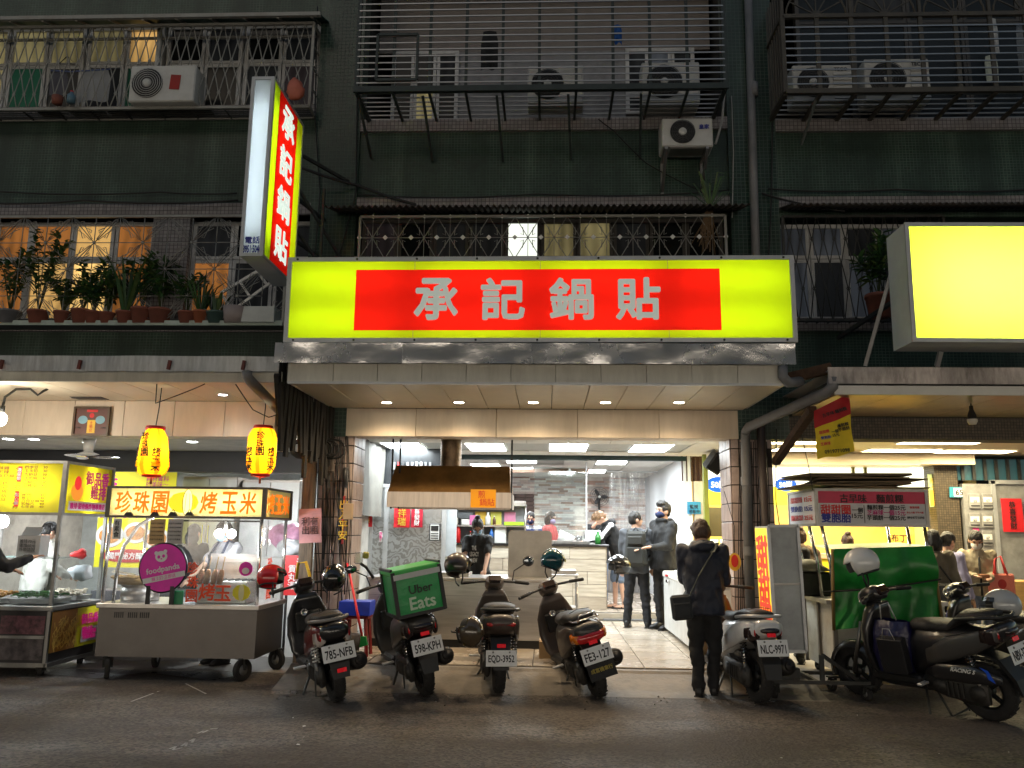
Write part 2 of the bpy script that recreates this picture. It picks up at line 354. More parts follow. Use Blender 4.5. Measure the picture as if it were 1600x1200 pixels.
# ---------------- ground ----------------
YF, YB = 10.0, 14.0
FZ = 0.17
def road_mat():
	m = mat('asphalt', (.072, .059, .049), .62, var=.3, scale=1.1, spec=.35)
	nt = m.node_tree; N = nt.nodes; L = nt.links; b = N['Principled BSDF']
	tc = N.new('ShaderNodeTexCoord')
	v = N.new('ShaderNodeTexVoronoi'); v.inputs['Scale'].default_value = 44; L.new(tc.outputs['Object'], v.inputs[0])
	n = N.new('ShaderNodeTexNoise'); n.inputs['Scale'].default_value = 60; n.inputs['Detail'].default_value = 4; L.new(tc.outputs['Object'], n.inputs[0])
	ad = N.new('ShaderNodeMath'); ad.operation = 'ADD'; L.new(v.outputs[0], ad.inputs[0]); L.new(n.outputs[0], ad.inputs[1])
	bp = N.new('ShaderNodeBump'); bp.inputs['Strength'].default_value = .55; bp.inputs['Distance'].default_value = .012; L.new(ad.outputs[0], bp.inputs['Height']); L.new(bp.outputs[0], b.inputs['Normal'])
	# grit and patches
	base = b.inputs['Base Color'].links[0].from_socket
	vc = N.new('ShaderNodeMapRange'); vc.inputs[1].default_value = .0; vc.inputs[2].default_value = .8; vc.inputs[3].default_value = .25; vc.inputs[4].default_value = 1.9; L.new(v.outputs['Color'], vc.inputs[0])
	mx = N.new('ShaderNodeMix'); mx.data_type = 'RGBA'; mx.blend_type = 'MULTIPLY'; mx.inputs[0].default_value = 1; L.new(base, mx.inputs[6]); L.new(vc.outputs[0], mx.inputs[7])
	mp = N.new('ShaderNodeMapping'); mp.inputs['Scale'].default_value = (.25, .9, 1); L.new(tc.outputs['Object'], mp.inputs[0])
	n2 = N.new('ShaderNodeTexNoise'); n2.inputs['Scale'].default_value = 1.3; n2.inputs['Detail'].default_value = 9; n2.inputs['Roughness'].default_value = .66; L.new(mp.outputs[0], n2.inputs[0])
	r2 = N.new('ShaderNodeMapRange'); r2.inputs[1].default_value = .42; r2.inputs[2].default_value = .68; L.new(n2.outputs[0], r2.inputs[0])
	m2 = N.new('ShaderNodeMix'); m2.data_type = 'RGBA'; m2.blend_type = 'MIX'; L.new(r2.outputs[0], m2.inputs[0]); L.new(mx.outputs[2], m2.inputs[6]); m2.inputs[7].default_value = (.1, .083, .07, 1)
	L.new(m2.outputs[2], b.inputs['Base Color'])
	r3 = N.new('ShaderNodeMapRange'); r3.inputs[1].default_value = .35; r3.inputs[2].default_value = .6; r3.inputs[3].default_value = .58; r3.inputs[4].default_value = .9; L.new(n2.outputs[0], r3.inputs[0]); L.new(r3.outputs[0], b.inputs['Roughness'])
	return m
asph = road_mat()
g = MB(); g.quad((-60, -40, 0), (60, -40, 0), (60, 60, 0), (-60, 60, 0), asph); g.B('road', kind='structure')
wet = mat('wet_asphalt', (.02, .02, .02), .18, var=.5, scale=4, bump=.5, bscale=40, rvar=.3)
g = WB()
pts = [P(x, y, Z=.004) for x, y in ((60, 1052), (150, 1060), (230, 1050), (330, 1063), (420, 1046), (440, 1020), (425, 985), (150, 985), (90, 1020))]
g.add(pts, [tuple(range(len(pts)))[::-1]], wet); g.B('wet_patch', kind='structure')
conc = mat('dirty_concrete', (.2, .175, .145), .75, var=.3, scale=2.5, dirt=.75, dcol=(.05, .042, .035), bump=.4, bscale=22)
g = WB(); xl, xr = -2.75, 2.75
prof = [(8.62, .0), (8.8, .03), (9.2, .13), (9.24, .155), (9.34, .155)]
for i in range(len(prof) - 1):
	(a, za), (b, zb) = prof[i], prof[i + 1]; K = 22
	for k in range(K):
		x0 = xl + (xr - xl) * k / K; x1 = xl + (xr - xl) * (k + 1) / K
		w0 = .07 * noise.noise((x0 * 1.7, 0, 3)) if i == 0 else 0; w1 = .07 * noise.noise((x1 * 1.7, 0, 3)) if i == 0 else 0
		g.quad((x0, a + w0, za), (x1, a + w1, za), (x1, b, zb), (x0, b, zb), conc)
g.B('concrete_ramp', kind='structure')
# tiled shop floor: every tile a piece
grout = mat('tile_grout', (.12, .105, .09), .85)
g = WB(); g.box((0, 11.8, FZ - .095), (5.4, 4.92, .17), grout); g.box((.1, 17.2, FZ + .02), (5.0, 5.8, .2), grout)
floor = g.B('floor', kind='structure')
ftile = mat('floor_tile', (.42, .36, .29), .22, var=.1, scale=2.5, dirt=.35, dcol=(.24, .2, .16), rvar=.12)
TS = .6
tm = MB(); tm.box((0, 0, 0), (TS - .012, TS - .012, .02), ftile, bev=.004); tme = tm.mesh('tile')
for i in range(9):
	for j in range(8):
		x = -2.55 + .3 + i * TS; y = 9.34 + .3 + j * TS
		if y < 14.1 and x < 2.5: link('tile', tme, floor, M=TR((x, y, FZ - .008)))
TS2 = .5
tm = MB(); tm.box((0, 0, 0), (TS2 - .01, TS2 - .01, .02), ftile, bev=.004); tme2 = tm.mesh('tile')
for i in range(5):
	for j in range(9):
		link('tile', tme2, floor, M=TR((.45 + i * TS2, 14.56 + j * TS2, FZ + .122)))
tm = MB(); tm.box((0, 0, 0), (.58, .02, .108), ftile, bev=.004); rm = tm.mesh('tile')
for i in range(5): link('tile', rm, floor, M=TR((-.45 + .3 + i * .6, 14.29, FZ + .056)))
g = WB(); g.box((0, 16, -.034), (40, 12.8, .08), mat('arcade_floor', (.24, .22, .2), .4, dirt=.5)); g.B('arcade_floor', kind='structure')

# ---------------- the apartment building ----------------
gtile = tiles('green_mosaic', (.014, .042, .028), (.115, .15, .125), .05, .05, gap=.07, rough=.3, dirt=.6)
gtile2 = tiles('green_mosaic_wall', (.017, .05, .03), (.11, .15, .118), .042, .036, gap=.1, rough=.35, dirt=.85)
ptile = tiles('grey_mosaic', (.26, .24, .24), (.06, .055, .055), .05, .05, gap=.08, rough=.35, var=.2, dirt=.45)
btile = tiles('brown_mosaic', (.1, .075, .045), (.03, .025, .02), .035, .035, gap=.1, rough=.4, dirt=.4)
bld = thing('apartment_building', 'old apartment block clad in dark green mosaic tile above the arcade shops', 'building', (0, YF, 0))
def zz(py, px=800, Y=YF): return P(px, py, Y=Y).z
def xx(px, py=300, Y=YF): return P(px, py, Y=Y).x
XL, XR = -9.2, 9.2
PA, PB = xx(492, 250), xx(562, 250)		  # dark strip beside the centre bay
PC, PD = xx(1137, 250), xx(1212, 250)
def strip(name, x0, x1, z0, z1, m, y0=YF, y1=YF + .25):
	g = WB(); g.span((x0, y0, z0), (x1, y1, z1), m); return g.B(name, bld)
zt = 9.6
strip('wall', PA, PB, 2.7, zt, gtile, YF - .06); strip('wall', PC, PD, 2.7, zt, gtile, YF - .06)
# rows left, centre, right: (z bottom, z top) of window openings
WL3 = (zz(168, 250), zz(30, 250)); WL2 = (zz(500, 250), zz(338, 250))
WC3 = (zz(188), zz(-120)); WC2 = (zz(402), zz(338))
WR3 = (zz(188, 1400), zz(-90, 1400)); WR2 = (zz(498, 1350), zz(340, 1350))
for x0, x1, rows in ((XL, PA, (WL2, WL3)), (PB, PC, (WC2, WC3)), (PD, XR, (WR2, WR3))):
	z = 3.05
	for a, b in rows:
		strip('wall', x0, x1, z, a - .16, gtile2); strip('sill_band', x0, x1, a - .16, a, ptile, YF - .05)
		z = b
	if z < zt: strip('wall', x0, x1, z, zt, gtile2)
strip('lintel_band', XL, PA, WL2[1], WL2[1] + .16, ptile, YF - .05); strip('lintel_band', PB, PC, WC2[1] + .1, WC2[1] + .24, ptile, YF - .05); strip('lintel_band', PD, XR, WR2[1] + .1, WR2[1] + .26, ptile, YF - .05)
g = WB(); g.box((0, YF + 2.4, 6.45), (18.4, .1, 6.5), mat('dark_room', (.03, .028, .026), .9)); 
for x in (XL, PA + .1, PB - .1, PC + .1, PD - .1, XR): g.box((x, YF + 1.3, 6.45), (.08, 2.3, 6.5), mat('dark_room'))
for z in (3.2, WC2[1] + .4, 9.5): g.box((0, YF + 1.3, z), (18.4, 2.2, .1), mat('dark_room'))
g.B('room_shell', bld)
# windows
wframe = mat('window_frame_white', (.5, .5, .5), .5, var=.15, dirt=.4, dcol=(.14, .13, .12))
dglass = mat('night_glass', (.012, .014, .015), .12, var=.4, scale=2, spec=.2)
def curtain_mat(name, col, s, seed=0):
	if name in MATS: return MATS[name]
	m = bpy.data.materials.new(name); m.use_nodes = True; MATS[name] = m
	nt = m.node_tree; N = nt.nodes; L = nt.links; b = N['Principled BSDF']; b.inputs['Roughness'].default_value = .6; b.inputs['Specular IOR Level'].default_value = .15
	tc = N.new('ShaderNodeTexCoord'); w = N.new('ShaderNodeTexWave'); w.inputs['Scale'].default_value = 2.1; w.inputs['Distortion'].default_value = 5; w.inputs['Detail'].default_value = 3; w.inputs['Detail Scale'].default_value = .7
	L.new(tc.outputs['Object'], w.inputs[0])
	n = N.new('ShaderNodeTexNoise'); n.inputs['Scale'].default_value = 1.2; L.new(tc.outputs['Object'], n.inputs[0])
	a = N.new('ShaderNodeMath'); a.operation = 'MULTIPLY_ADD'; a.inputs[1].default_value = .45; L.new(w.outputs[0], a.inputs[0])
	r = N.new('ShaderNodeMapRange'); r.inputs[1].default_value = .35; r.inputs[2].default_value = .65; r.inputs[3].default_value = .1; r.inputs[4].default_value = .9; L.new(n.outputs[0], r.inputs[0]); L.new(r.outputs[0], a.inputs[2])
	mx = N.new('ShaderNodeMix'); mx.data_type = 'RGBA'; mx.inputs[6].default_value = (*[c * .3 for c in col], 1); mx.inputs[7].default_value = (*col, 1); L.new(a.outputs[0], mx.inputs[0])
	L.new(mx.outputs[2], b.inputs['Base Color'])
	if s: L.new(mx.outputs[2], b.inputs['Emission Color']); b.inputs['Emission Strength'].default_value = s
	return m
c_or = curtain_mat('curtain_orange_lit', (.5, .19, .045), .2); c_wm = curtain_mat('room_warm_lit', (.85, .5, .16), .26)
c_hot = curtain_mat('room_lamp_lit', (1, .62, .2), .55)
c_ye = curtain_mat('room_yellow_lit', (.4, .34, .16), .14); c_dk = curtain_mat('curtain_grey', (.035, .038, .042), .03); c_gr = curtain_mat('curtain_green', (.02, .1, .06), .06)
c_wt = glow('frosted_lit', (.85, .9, .78), .55); c_mb = curtain_mat('curtain_mauve', (.055, .045, .05), .05); c_bl = curtain_mat('curtain_blue', (.12, .135, .16), .06)
def window(x0, x1, z0, z1, cells, y=YF + .1, fr=wframe, t=.05, bld_=None):
	"""cells: list of (fx0, fx1, fz0, fz1, material) as shares of the opening."""
	g = WB(); o = None; w, h = x1 - x0, z1 - z0
	for a, b in (((x0, y, z0), (x0 + t, y + .1, z1)), ((x1 - t, y, z0), (x1, y + .1, z1)), ((x0 + t, y, z0), (x1 - t, y + .1, z0 + t)), ((x0 + t, y, z1 - t), (x1 - t, y + .1, z1))): g.span(a, b, fr)
	o = g.B('window', bld)
	for a, b, c, d, m in cells:
		g = WB(); q = (x0 + w * a + .004, x0 + w * b - .004, z0 + h * c + .004, z0 + h * d - .004); yy = y + .012 + .02 * ((int(a * 50)) % 2); s = .042
		g.span((q[0], yy, q[2]), (q[0]+s, yy + .04, q[3]), fr); g.span((q[1]-s, yy, q[2]), (q[1], yy + .04, q[3]), fr)
		g.span((q[0]+s, yy, q[2]), (q[1]-s, yy + .04, q[2]+s), fr); g.span((q[0]+s, yy, q[3]-s), (q[1]-s, yy + .04, q[3]), fr)
		f = g.B('sash', o)
		g = WB(); g.span((q[0]+s, yy + .015, q[2]+s), (q[1]-s, yy + .025, q[3]-s), m); g.B('pane', o)
def rowcells(n, split, lo, up): return [(i / n, (i + 1) / n, 0, split, lo[i]) for i in range(n)] + [(i / n, (i + 1) / n, split, 1, up[i]) for i in range(n)]
zb, ztp = WL3; h3 = ztp - zb
def bay(px0, px1, py, Wn, n, split, lo, up): window(xx(px0, py), xx(px1, py), Wn[0], Wn[1] - .04, rowcells(n, split, lo, up))
bay(-130, 2, 110, WL3, 3, .56, [c_dk, c_gr, c_ye], [dglass, c_ye, c_ye])
bay(4, 122, 110, WL3, 2, .56, [c_gr, dglass], [c_ye, c_ye])
bay(126, 246, 110, WL3, 2, .56, [c_dk, c_gr], [c_ye, c_wm])
bay(252, 372, 110, WL3, 2, .56, [dglass, dglass], [dglass, c_dk])
bay(376, 494, 110, WL3, 2, .56, [c_dk, c_mb], [dglass, c_dk])
bay(-140, 36, 420, WL2, 3, .62, [c_dk, c_or, c_or], [c_or, c_or, c_or])
bay(36, 232, 420, WL2, 3, .62, [c_wm, c_hot, c_or], [c_or, c_wm, c_or])
bay(292, 488, 420, WL2, 3, .62, [c_or, c_dk, c_dk], [c_dk, dglass, c_dk])
strip('wall', xx(233, 420), xx(291, 420), WL2[0], WL2[1], ptile, YF)
# centre third floor: recessed balcony
pale = mat('balcony_wall', (.22, .22, .23), .7, var=.15, dirt=.4)
g = WB(); zc = WC3[0]; zw = zz(50)
g.span((PB, YF + .9, zc), (PC, YF + .95, zc + .35), pale); g.B('balcony_back', bld)
window(xx(585), xx(700), zc + .2, zc + 1.5, rowcells(3, .55, [dglass, c_ye, dglass], [dglass, dglass, c_dk]), y=YF + .8)
g = WB(); g.span((xx(700), YF + .85, zc), (xx(990), YF + .9, zc + 1.5), pale); g.B('balcony_back', bld)
window(xx(990), xx(1110), zc + .5, zc + 1.5, rowcells(3, .3, [c_dk]*3, [c_dk, c_bl, c_dk]), y=YF + .8)
g = WB(); g.span((PB, YF + .85, zc + 1.5), (PC, YF + .9, zt), mat('balcony_ceiling', (.2, .18, .17), .8)); g.B('balcony_back', bld)
dkfr = mat('dark_window_frame', (.05, .045, .04), .5)
window(xx(566), xx(1130), WC2[0], WC2[1], [(i / 10, (i + 1) / 10, 0, 1, m) for i, m in enumerate([c_mb, dglass, c_dk, c_dk, c_wt, c_ye, c_ye, c_dk, dglass, dglass])], fr=dkfr)
window(xx(1216, 420), xx(1440, 420), WR2[0], WR2[1] - .05, rowcells(4, .64, [c_bl, c_dk, c_bl, c_dk], [c_bl, c_bl, c_dk, c_bl]))
window(xx(1250, 60), xx(1700, 60), WR3[0], WR3[1] - .1, rowcells(5, .6, [dglass]*5, [dglass, c_dk, dglass, dglass, dglass]), y=YF + .15, fr=dkfr)
# ---------------- window cages ----------------
def rails(g, x0, x1, y, z0, z1, t, m): 
	g.bar((x0, y, z0), (x1, y, z0), t, m); g.bar((x0, y, z1), (x1, y, z1), t, m); g.bar((x0, y, z0), (x0, y, z1), t, m); g.bar((x1, y, z0), (x1, y, z1), t, m)
def parts_at(mesh, name, parent, spots):
	for s in spots: link(name, mesh, parent, M=s if isinstance(s, Matrix) else TR(s))
cagei = mat('cage_grey', (.27, .27, .25), .5, .2, dirt=.4, dcol=(.1, .05, .03)); caged = mat('cage_dark_green', (.028, .038, .036), .45, .2, var=.3); steelbar = mat('cage_steel', (.34, .34, .34), .3, .9)
brown = mat('cage_brown', (.07, .062, .05), .5, .3, var=.25)
# left third floor
z0 = zz(190, 250) + .02; yfr = P(250, 169, Z=z0).y; z1 = P(250, 40, Y=yfr).z; x0 = P(-140, 120, Y=yfr).x; x1 = P(486, 120, Y=yfr).x
ca = thing('window_cage', 'pale wrought iron window cage of ringed zigzag bars holding laundry and an outdoor unit', 'window cage', ((x0 + x1) / 2, YF, z0)); X0 = (x0 + x1) / 2
def loc(o, x, y, z): return W[o].inverted() @ Vector((x, y, z))
g = WB(); rails(g, x0, x1, yfr, z0, z1, .035, cagei); rails(g, x0, x1, YF - .03, z0, z1, .03, cagei)
for x in (x0, x1): g.bar((x, yfr, z0), (x, YF, z0), .03, cagei); g.bar((x, yfr, z1), (x, YF, z1), .03, cagei)
for z in (.25, .5, .75): g.bar((x1, yfr, z0 + (z1 - z0) * z), (x1, YF, z0 + (z1 - z0) * z), .015, cagei)
g.B('frame', ca)
n = int((x1 - x0) / .0675); hh = z1 - z0; g = MB(); zs = [0, .18, .4, .57, .78, 1]; am = [.03, -.03, .03, -.03, .03, -.03]
g.tube([(am[i], 0, hh * zs[i]) for i in range(6)], .0075, cagei, 5)
for i in (1, 3): g.tube([(am[i] - .004 + .02 * cos(q), 0, hh * zs[i] + .02 * sin(q)) for q in [k * pi / 4 for k in range(8)]], .005, cagei, 4, close=True)
bm_ = g.mesh('bar')
parts_at(bm_, 'bar', ca, [TR(loc(ca, x0 + .04 + i * .0675, yfr, z0)) @ Matrix.Diagonal((1 if i % 2 else -1, 1, 1, 1)) for i in range(n)])
g = WB()
for i in range(9): g.bar((x0, yfr + .06 + i * .05, z0 + .006), (x1, yfr + .06 + i * .05, z0 + .006), .014, iron)
for i in range(12): x = x0 + (x1 - x0) * (i + .5) / 12; g.bar((x, yfr, z0 - .008), (x, YF, z0 - .008), .014, iron)
g.B('floor_grating', ca)
pl = WB(); xq = x0
for k, (a, b, m) in enumerate(((xx(60), xx(95), mat('old_board', (.07, .045, .04), .8)), (xx(110), xx(165), white), (xx(170), xx(330), mat('old_board')))): pl.span((a, yfr + .05, z0 + .018), (b, YF - .1, z0 + .035), m)
pl.B('shelf_board', ca)
can = WB(); zc1 = z1 + .1; yc = yfr - .12
can.add([(x0 - .1, yc, z1 + .03), (x1 + .12, yc, z1 + .03), (x1 + .12, YF, z1 + .2), (x0 - .1, YF, z1 + .2), (x0 - .1, yc, z1 + .045), (x1 + .12, yc, z1 + .045), (x1 + .12, YF, z1 + .215), (x0 - .1, YF, z1 + .215)], [(0, 3, 2, 1), (4, 5, 6, 7), (0, 1, 5, 4), (1, 2, 6, 5), (3, 0, 4, 7)], mat('canopy_green', (.02, .07, .055), .5, .2))
co = can.B('canopy', ca); cr = WB()
for i in range(13): x = x0 + (x1 - x0) * i / 12; cr.bar((x, yc, z1 + .018), (x, YF, z1 + .185), .03, cagei)
cr.bar((x0 - .1, yc - .01, z1 + .04), (x1 + .12, yc - .01, z1 + .04), .05, cagei); cr.B('canopy_rib', co)
# left second floor, starburst grille
z0 = zz(517, 250) + .02; yfr = P(250, 505, Z=z0).y; z1 = P(250, 338, Y=yfr).z; x0 = P(-140, 420, Y=yfr).x; x1 = P(447, 420, Y=yfr).x
cb = thing('window_cage', 'pale starburst pattern window cage full of potted plants above the lantern shop', 'window cage', ((x0 + x1) / 2, YF, z0))
g = WB(); rails(g, x0, x1, yfr, z0, z1, .03, cagei)
for x in (x0, x1): g.bar((x, yfr, z0), (x, YF, z0), .03, cagei); g.bar((x, yfr, z1), (x, YF, z1), .03, cagei)
g.box(((x0 + x1) / 2, yfr - .012, z0), (x1 - x0, .02, .06), mat('pale_green_rail', (.38, .45, .4), .5, dirt=.4)); g.B('frame', cb)
g = WB(); g.span((x0, yfr + .03, z0 - .025), (x1, YF - .02, z0 - .005), mat('cage_floor', (.1, .1, .095), .6, .3)); g.B('floor_plate', cb)
hh = z1 - z0; dz = hh / 4; dx = .62
def star(zs_):
	g = MB()
	for k in range(8):
		if sin(k * pi / 4) * zs_ < -.1: continue
		q = k * pi / 4; dr = Vector((math.copysign(dx / 2, cos(q)) if k % 2 else dx / 2 * cos(q), 0, math.copysign(dz, sin(q)) if k % 2 else dz * sin(q)))
		g.tube([(0, 0, 0), dr * .98], .006, cagei, 4)
		if k % 2:
			nrm = Vector((-dr.z, 0, dr.x)).normalized()
			for sd in (-1, 1): g.tube([dr * .12 + nrm * sd * .012, dr * .5 + nrm * sd * .04, dr * .68 + nrm * sd * .075, dr * .72 + nrm * sd * .045, dr * .64 + nrm * sd * .045], .005, cagei, 4)
	g.lathe([(0, -.01), (.018, -.01), (.018, .01), (0, .01)], cagei, 8, M=RO(R(90), 4, 'X'))
	return g.mesh('grille_star')
for r in range(5):
	x = x0 + (dx / 2 if r % 2 else 0) + .15; sp = []
	while x < x1 - .1: sp.append(loc(cb, x, yfr, z0 + dz * r)); x += dx
	parts_at(star(1 if r == 0 else -1 if r == 4 else 0), 'grille_star', cb, sp)
# centre third floor cage
z0 = zz(190) + .02; yfr = P(840, 139, Z=z0).y; x0 = P(558, 120, Y=yfr).x; x1 = P(1133, 120, Y=yfr).x; z1 = z0 + 1.75
cc = thing('window_cage', 'wide dark green balcony cage of level steel bars above the long lit sign', 'balcony cage', ((x0 + x1) / 2, YF, z0))
g = WB(); rails(g, x0, x1, yfr, z0, z1, .05, caged)
for x in (x0, x1): g.bar((x, yfr, z0), (x, YF, z0), .05, caged)
g.box(((x0 + x1) / 2, yfr - .03, z0), (x1 - x0 + .06, .03, .07), caged); g.B('frame', cc)
g = MB(); g.box((0, 0, (z1 - z0) / 2), (.035, .035, z1 - z0), caged); pm = g.mesh('post'); parts_at(pm, 'post', cc, [loc(cc, x0 + (x1 - x0) * i / 10, yfr, z0) for i in range(1, 10)])
g = MB(); g.box((0, 0, 0), (x1 - x0, .012, .015), steelbar); bm2 = g.mesh('bar'); parts_at(bm2, 'bar', cc, [loc(cc, (x0 + x1) / 2, yfr - .02, z0 + .09 + .088 * i) for i in range(19)])
parts_at(bm2, 'floor_bar', cc, [loc(cc, (x0 + x1) / 2, yfr + (YF - yfr) * (i + .6) / 7, z0) for i in range(7)])
g = MB(); g.box((0, (YF - yfr) / 2, 0), (.03, YF - yfr, .03), caged); fm = g.mesh('floor_joist'); parts_at(fm, 'floor_joist', cc, [loc(cc, x0 + (x1 - x0) * i / 10, yfr, z0 - .025) for i in range(11)])
for px, py in ((580, 247), (676, 252), (786, 253), (892, 250), (1000, 248)):
	g = WB(); q = P(px, py, Y=YF - .02); g.bar((q.x - .05, yfr + .1, z0 - .02), q, .03, caged); g.B('strut', cc)
g = WB(); rails(g, xx(610, 100), xx(668, 100), yfr - .035, z0 + .12, z0 + .72, .03, caged); g.B('hatch', cc)
# centre second floor: plated diamond grille under a corrugated canopy
yfr = YF - .35; z0 = P(850, 404, Y=yfr).z; z1 = P(850, 338, Y=yfr).z; x0 = P(562, 370, Y=yfr).x; x1 = P(1134, 370, Y=yfr).x
cd = thing('window_cage', 'pale diamond pattern window grille peeping over the top of the long lit sign', 'window grille', ((x0 + x1) / 2, YF, z0))
g = WB(); rails(g, x0, x1, yfr, z0 - .3, z1, .03, cagei); g.B('frame', cd)
g = MB(); ux = (x1 - x0) / 14; h2 = z1 - z0
for sx in (-1, 1):
	for sz in (-1, 1): g.tube([(0, 0, h2 / 2), (sx * ux / 2, 0, h2 / 2 + sz * h2 / 2)], .006, cagei, 4); g.tube([(sx * ux * .28, 0, h2 / 2 + sz * .05), (sx * ux * .17, 0, h2 / 2 + sz * .03), (sx * ux * .2, 0, h2 / 2 + sz * .13)], .005, cagei, 4)
	g.tube([(0, 0, h2 / 2), (sx * ux / 2, 0, h2 / 2)], .005, cagei, 4); g.box((sx * ux / 2, -.008, h2 / 2), (.045, .008, .045), white, rot=(0, R(45), 0)); g.box((0, -.008, h2 / 2 + sx * h2 / 2), (.04, .008, .04), white, rot=(0, R(45), 0))
g.tube([(0, 0, 0), (0, 0, h2)], .005, cagei, 4)
parts_at(g.mesh('grille_diamond'), 'grille_diamond', cd, [loc(cd, x0 + ux * (i + .5), yfr, z0) for i in range(14)])
def corrugated(name, x0, x1, ya, za, yb, zb_, m, parent=None, pitch=.075, amp=.018, **kw):
	g = WB(); n = int((x1 - x0) / pitch * 6); vs = []
	for k in range(2):
		for i in range(n + 1):
			x = x0 + (x1 - x0) * i / n; d = amp * sin(2 * pi * (x - x0) / pitch)
			vs += [(x, ya, za + d - k * .004), (x, yb, zb_ + d - k * .004)]
	o = (n + 1) * 2; fs = []
	for i in range(n): a = i * 2; fs += [(a, a + 2, a + 3, a + 1), (o + a, o + a + 1, o + a + 3, o + a + 2), (a, o + a, o + a + 2, a + 2)]
	g.add(vs, fs, m, True); return g.B(name, parent, **kw)
corrugated('canopy', PB - .25, PC + .1, yfr - .3, z1 + .02, YF, z1 + .2, mat('canopy_rusty', (.045, .04, .032), .7, var=.4, dirt=.6, dcol=(.07, .03, .015)), cd)
# right third floor cage with fan arches
z0 = zz(190, 1400) + .02; yfr = P(1400, 143, Z=z0).y; x0 = P(1226, 120, Y=yfr).x; x1 = P(1720, 120, Y=yfr).x; z1 = P(1400, 24, Y=yfr).z
ce = thing('window_cage', 'brown window cage with fan shaped arches along its top and two outdoor units', 'window cage', ((x0 + x1) / 2, YF, z0))
g = WB(); rails(g, x0, x1, yfr, z0, z1, .05, brown); g.bar((x0, yfr, z0), (x0, YF, z0), .05, brown); g.bar((x0, yfr, z1), (x0, YF, z1), .04, brown)
g.box(((x0 + x1) / 2, yfr - .03, z0), (x1 - x0, .03, .06), brown); g.bar((x0, yfr, z1), (x0, yfr, z1 + .6), .04, brown)
for k in range(7): y = yfr + (YF - yfr) * (k + .5) / 7; g.bar((x0, y, z0), (x0, y, z1 + .5), .02, brown)
g.B('frame', ce)
uw = .82; nU = int((x1 - x0) / uw) + 1; g = MB(); g.box((0, 0, (z1 - z0) / 2), (.05, .03, z1 - z0), brown); pm = g.mesh('post'); parts_at(pm, 'post', ce, [loc(ce, x0 + uw * i / 2, yfr, z0) for i in range(1, nU * 2 - 1)])
g = MB(); g.box((0, 0, 0), (x1 - x0, .014, .015), steelbar); b3 = g.mesh('bar'); parts_at(b3, 'bar', ce, [loc(ce, (x0 + x1) / 2, yfr - .015, z0 + .1 + i * .093) for i in range(int((z1 - z0) / .093) - 1)])
parts_at(b3, 'floor_bar', ce, [loc(ce, (x0 + x1) / 2, yfr + (YF - yfr) * (i + .6) / 6, z0) for i in range(6)])
g = MB(); g.box((0, (YF - yfr) / 2, 0), (.05, YF - yfr, .03), brown); parts_at(g.mesh('floor_joist'), 'floor_joist', ce, [loc(ce, x0 + .41 * i, yfr, z0 - .02) for i in range(12)])
g = MB(); g.tube([(uw / 2 + .36 * cos(q), 0, .36 * sin(q)) for q in [pi * k / 12 for k in range(13)]], .014, brown, 5)
for k in range(1, 6): q = pi * k / 6; g.bar((uw / 2, 0, 0), (uw / 2 + .36 * cos(q), 0, .36 * sin(q)), .014, brown)
g.lathe([(0, -.01), (.06, -.01), (.06, .01), (0, .01)], brown, 12, M=TR((uw / 2, 0, 0)) @ RO(R(90), 4, 'X')); g.bar((0, 0, 0), (0, 0, .5), .035, brown)
parts_at(g.mesh('fan_arch'), 'fan_arch', ce, [loc(ce, x0 + uw * i, yfr, z1 + .02) for i in range(nU)])
g = WB(); q = P(1252, 226, Y=YF - .02); g.bar(P(1276, 152, Y=yfr + .1), q, .03, mat('old_strut', (.16, .18, .17), .5, .4)); g.B('strut', ce)
# right second floor cage
z0 = zz(508, 1330) + .02; yfr = P(1330, 500, Z=z0).y; z1 = P(1330, 338, Y=yfr).z; x0 = P(1226, 420, Y=yfr).x; x1 = P(1480, 420, Y=yfr).x
cf = thing('window_cage', 'dark zigzag bar window cage half hidden by the big blank yellow sign', 'window cage', ((x0 + x1) / 2, YF, z0))
g = WB(); rails(g, x0, x1, yfr, z0, z1, .03, iron); g.bar((x0, yfr, z0), (x0, YF, z0), .03, iron)
for i in range(5): g.bar((x0, yfr + .08 * i, z0), (x1, yfr + .08 * i, z0), .014, iron)
for i in range(16): x = x0 + (x1 - x0) * i / 15; g.bar((x, yfr, z0 - .01), (x, YF, z0 - .01), .012, iron)
g.B('frame', cf); hh = z1 - z0; g = MB(); zs = [0, .3, .55, .78, 1]; am = [.03, -.03, .03, -.03, .03]
g.tube([(am[i], 0, hh * zs[i]) for i in range(5)], .007, iron, 5)
for i in (1, 3): g.tube([(am[i] - .004 + .02 * cos(q), 0, hh * zs[i] + .02 * sin(q)) for q in [k * pi / 4 for k in range(8)]], .005, iron, 4, close=True)
parts_at(g.mesh('bar'), 'bar', cf, [TR(loc(cf, x0 + .04 + .0675 * i, yfr, z0)) @ Matrix.Diagonal((1 if i % 2 else -1, 1, 1, 1)) for i in range(int((x1 - x0) / .0675))])
corrugated('canopy', PD, XR, yfr - .35, z1 + .02, YF, z1 + .17, mat('canopy_rusty'), cf)
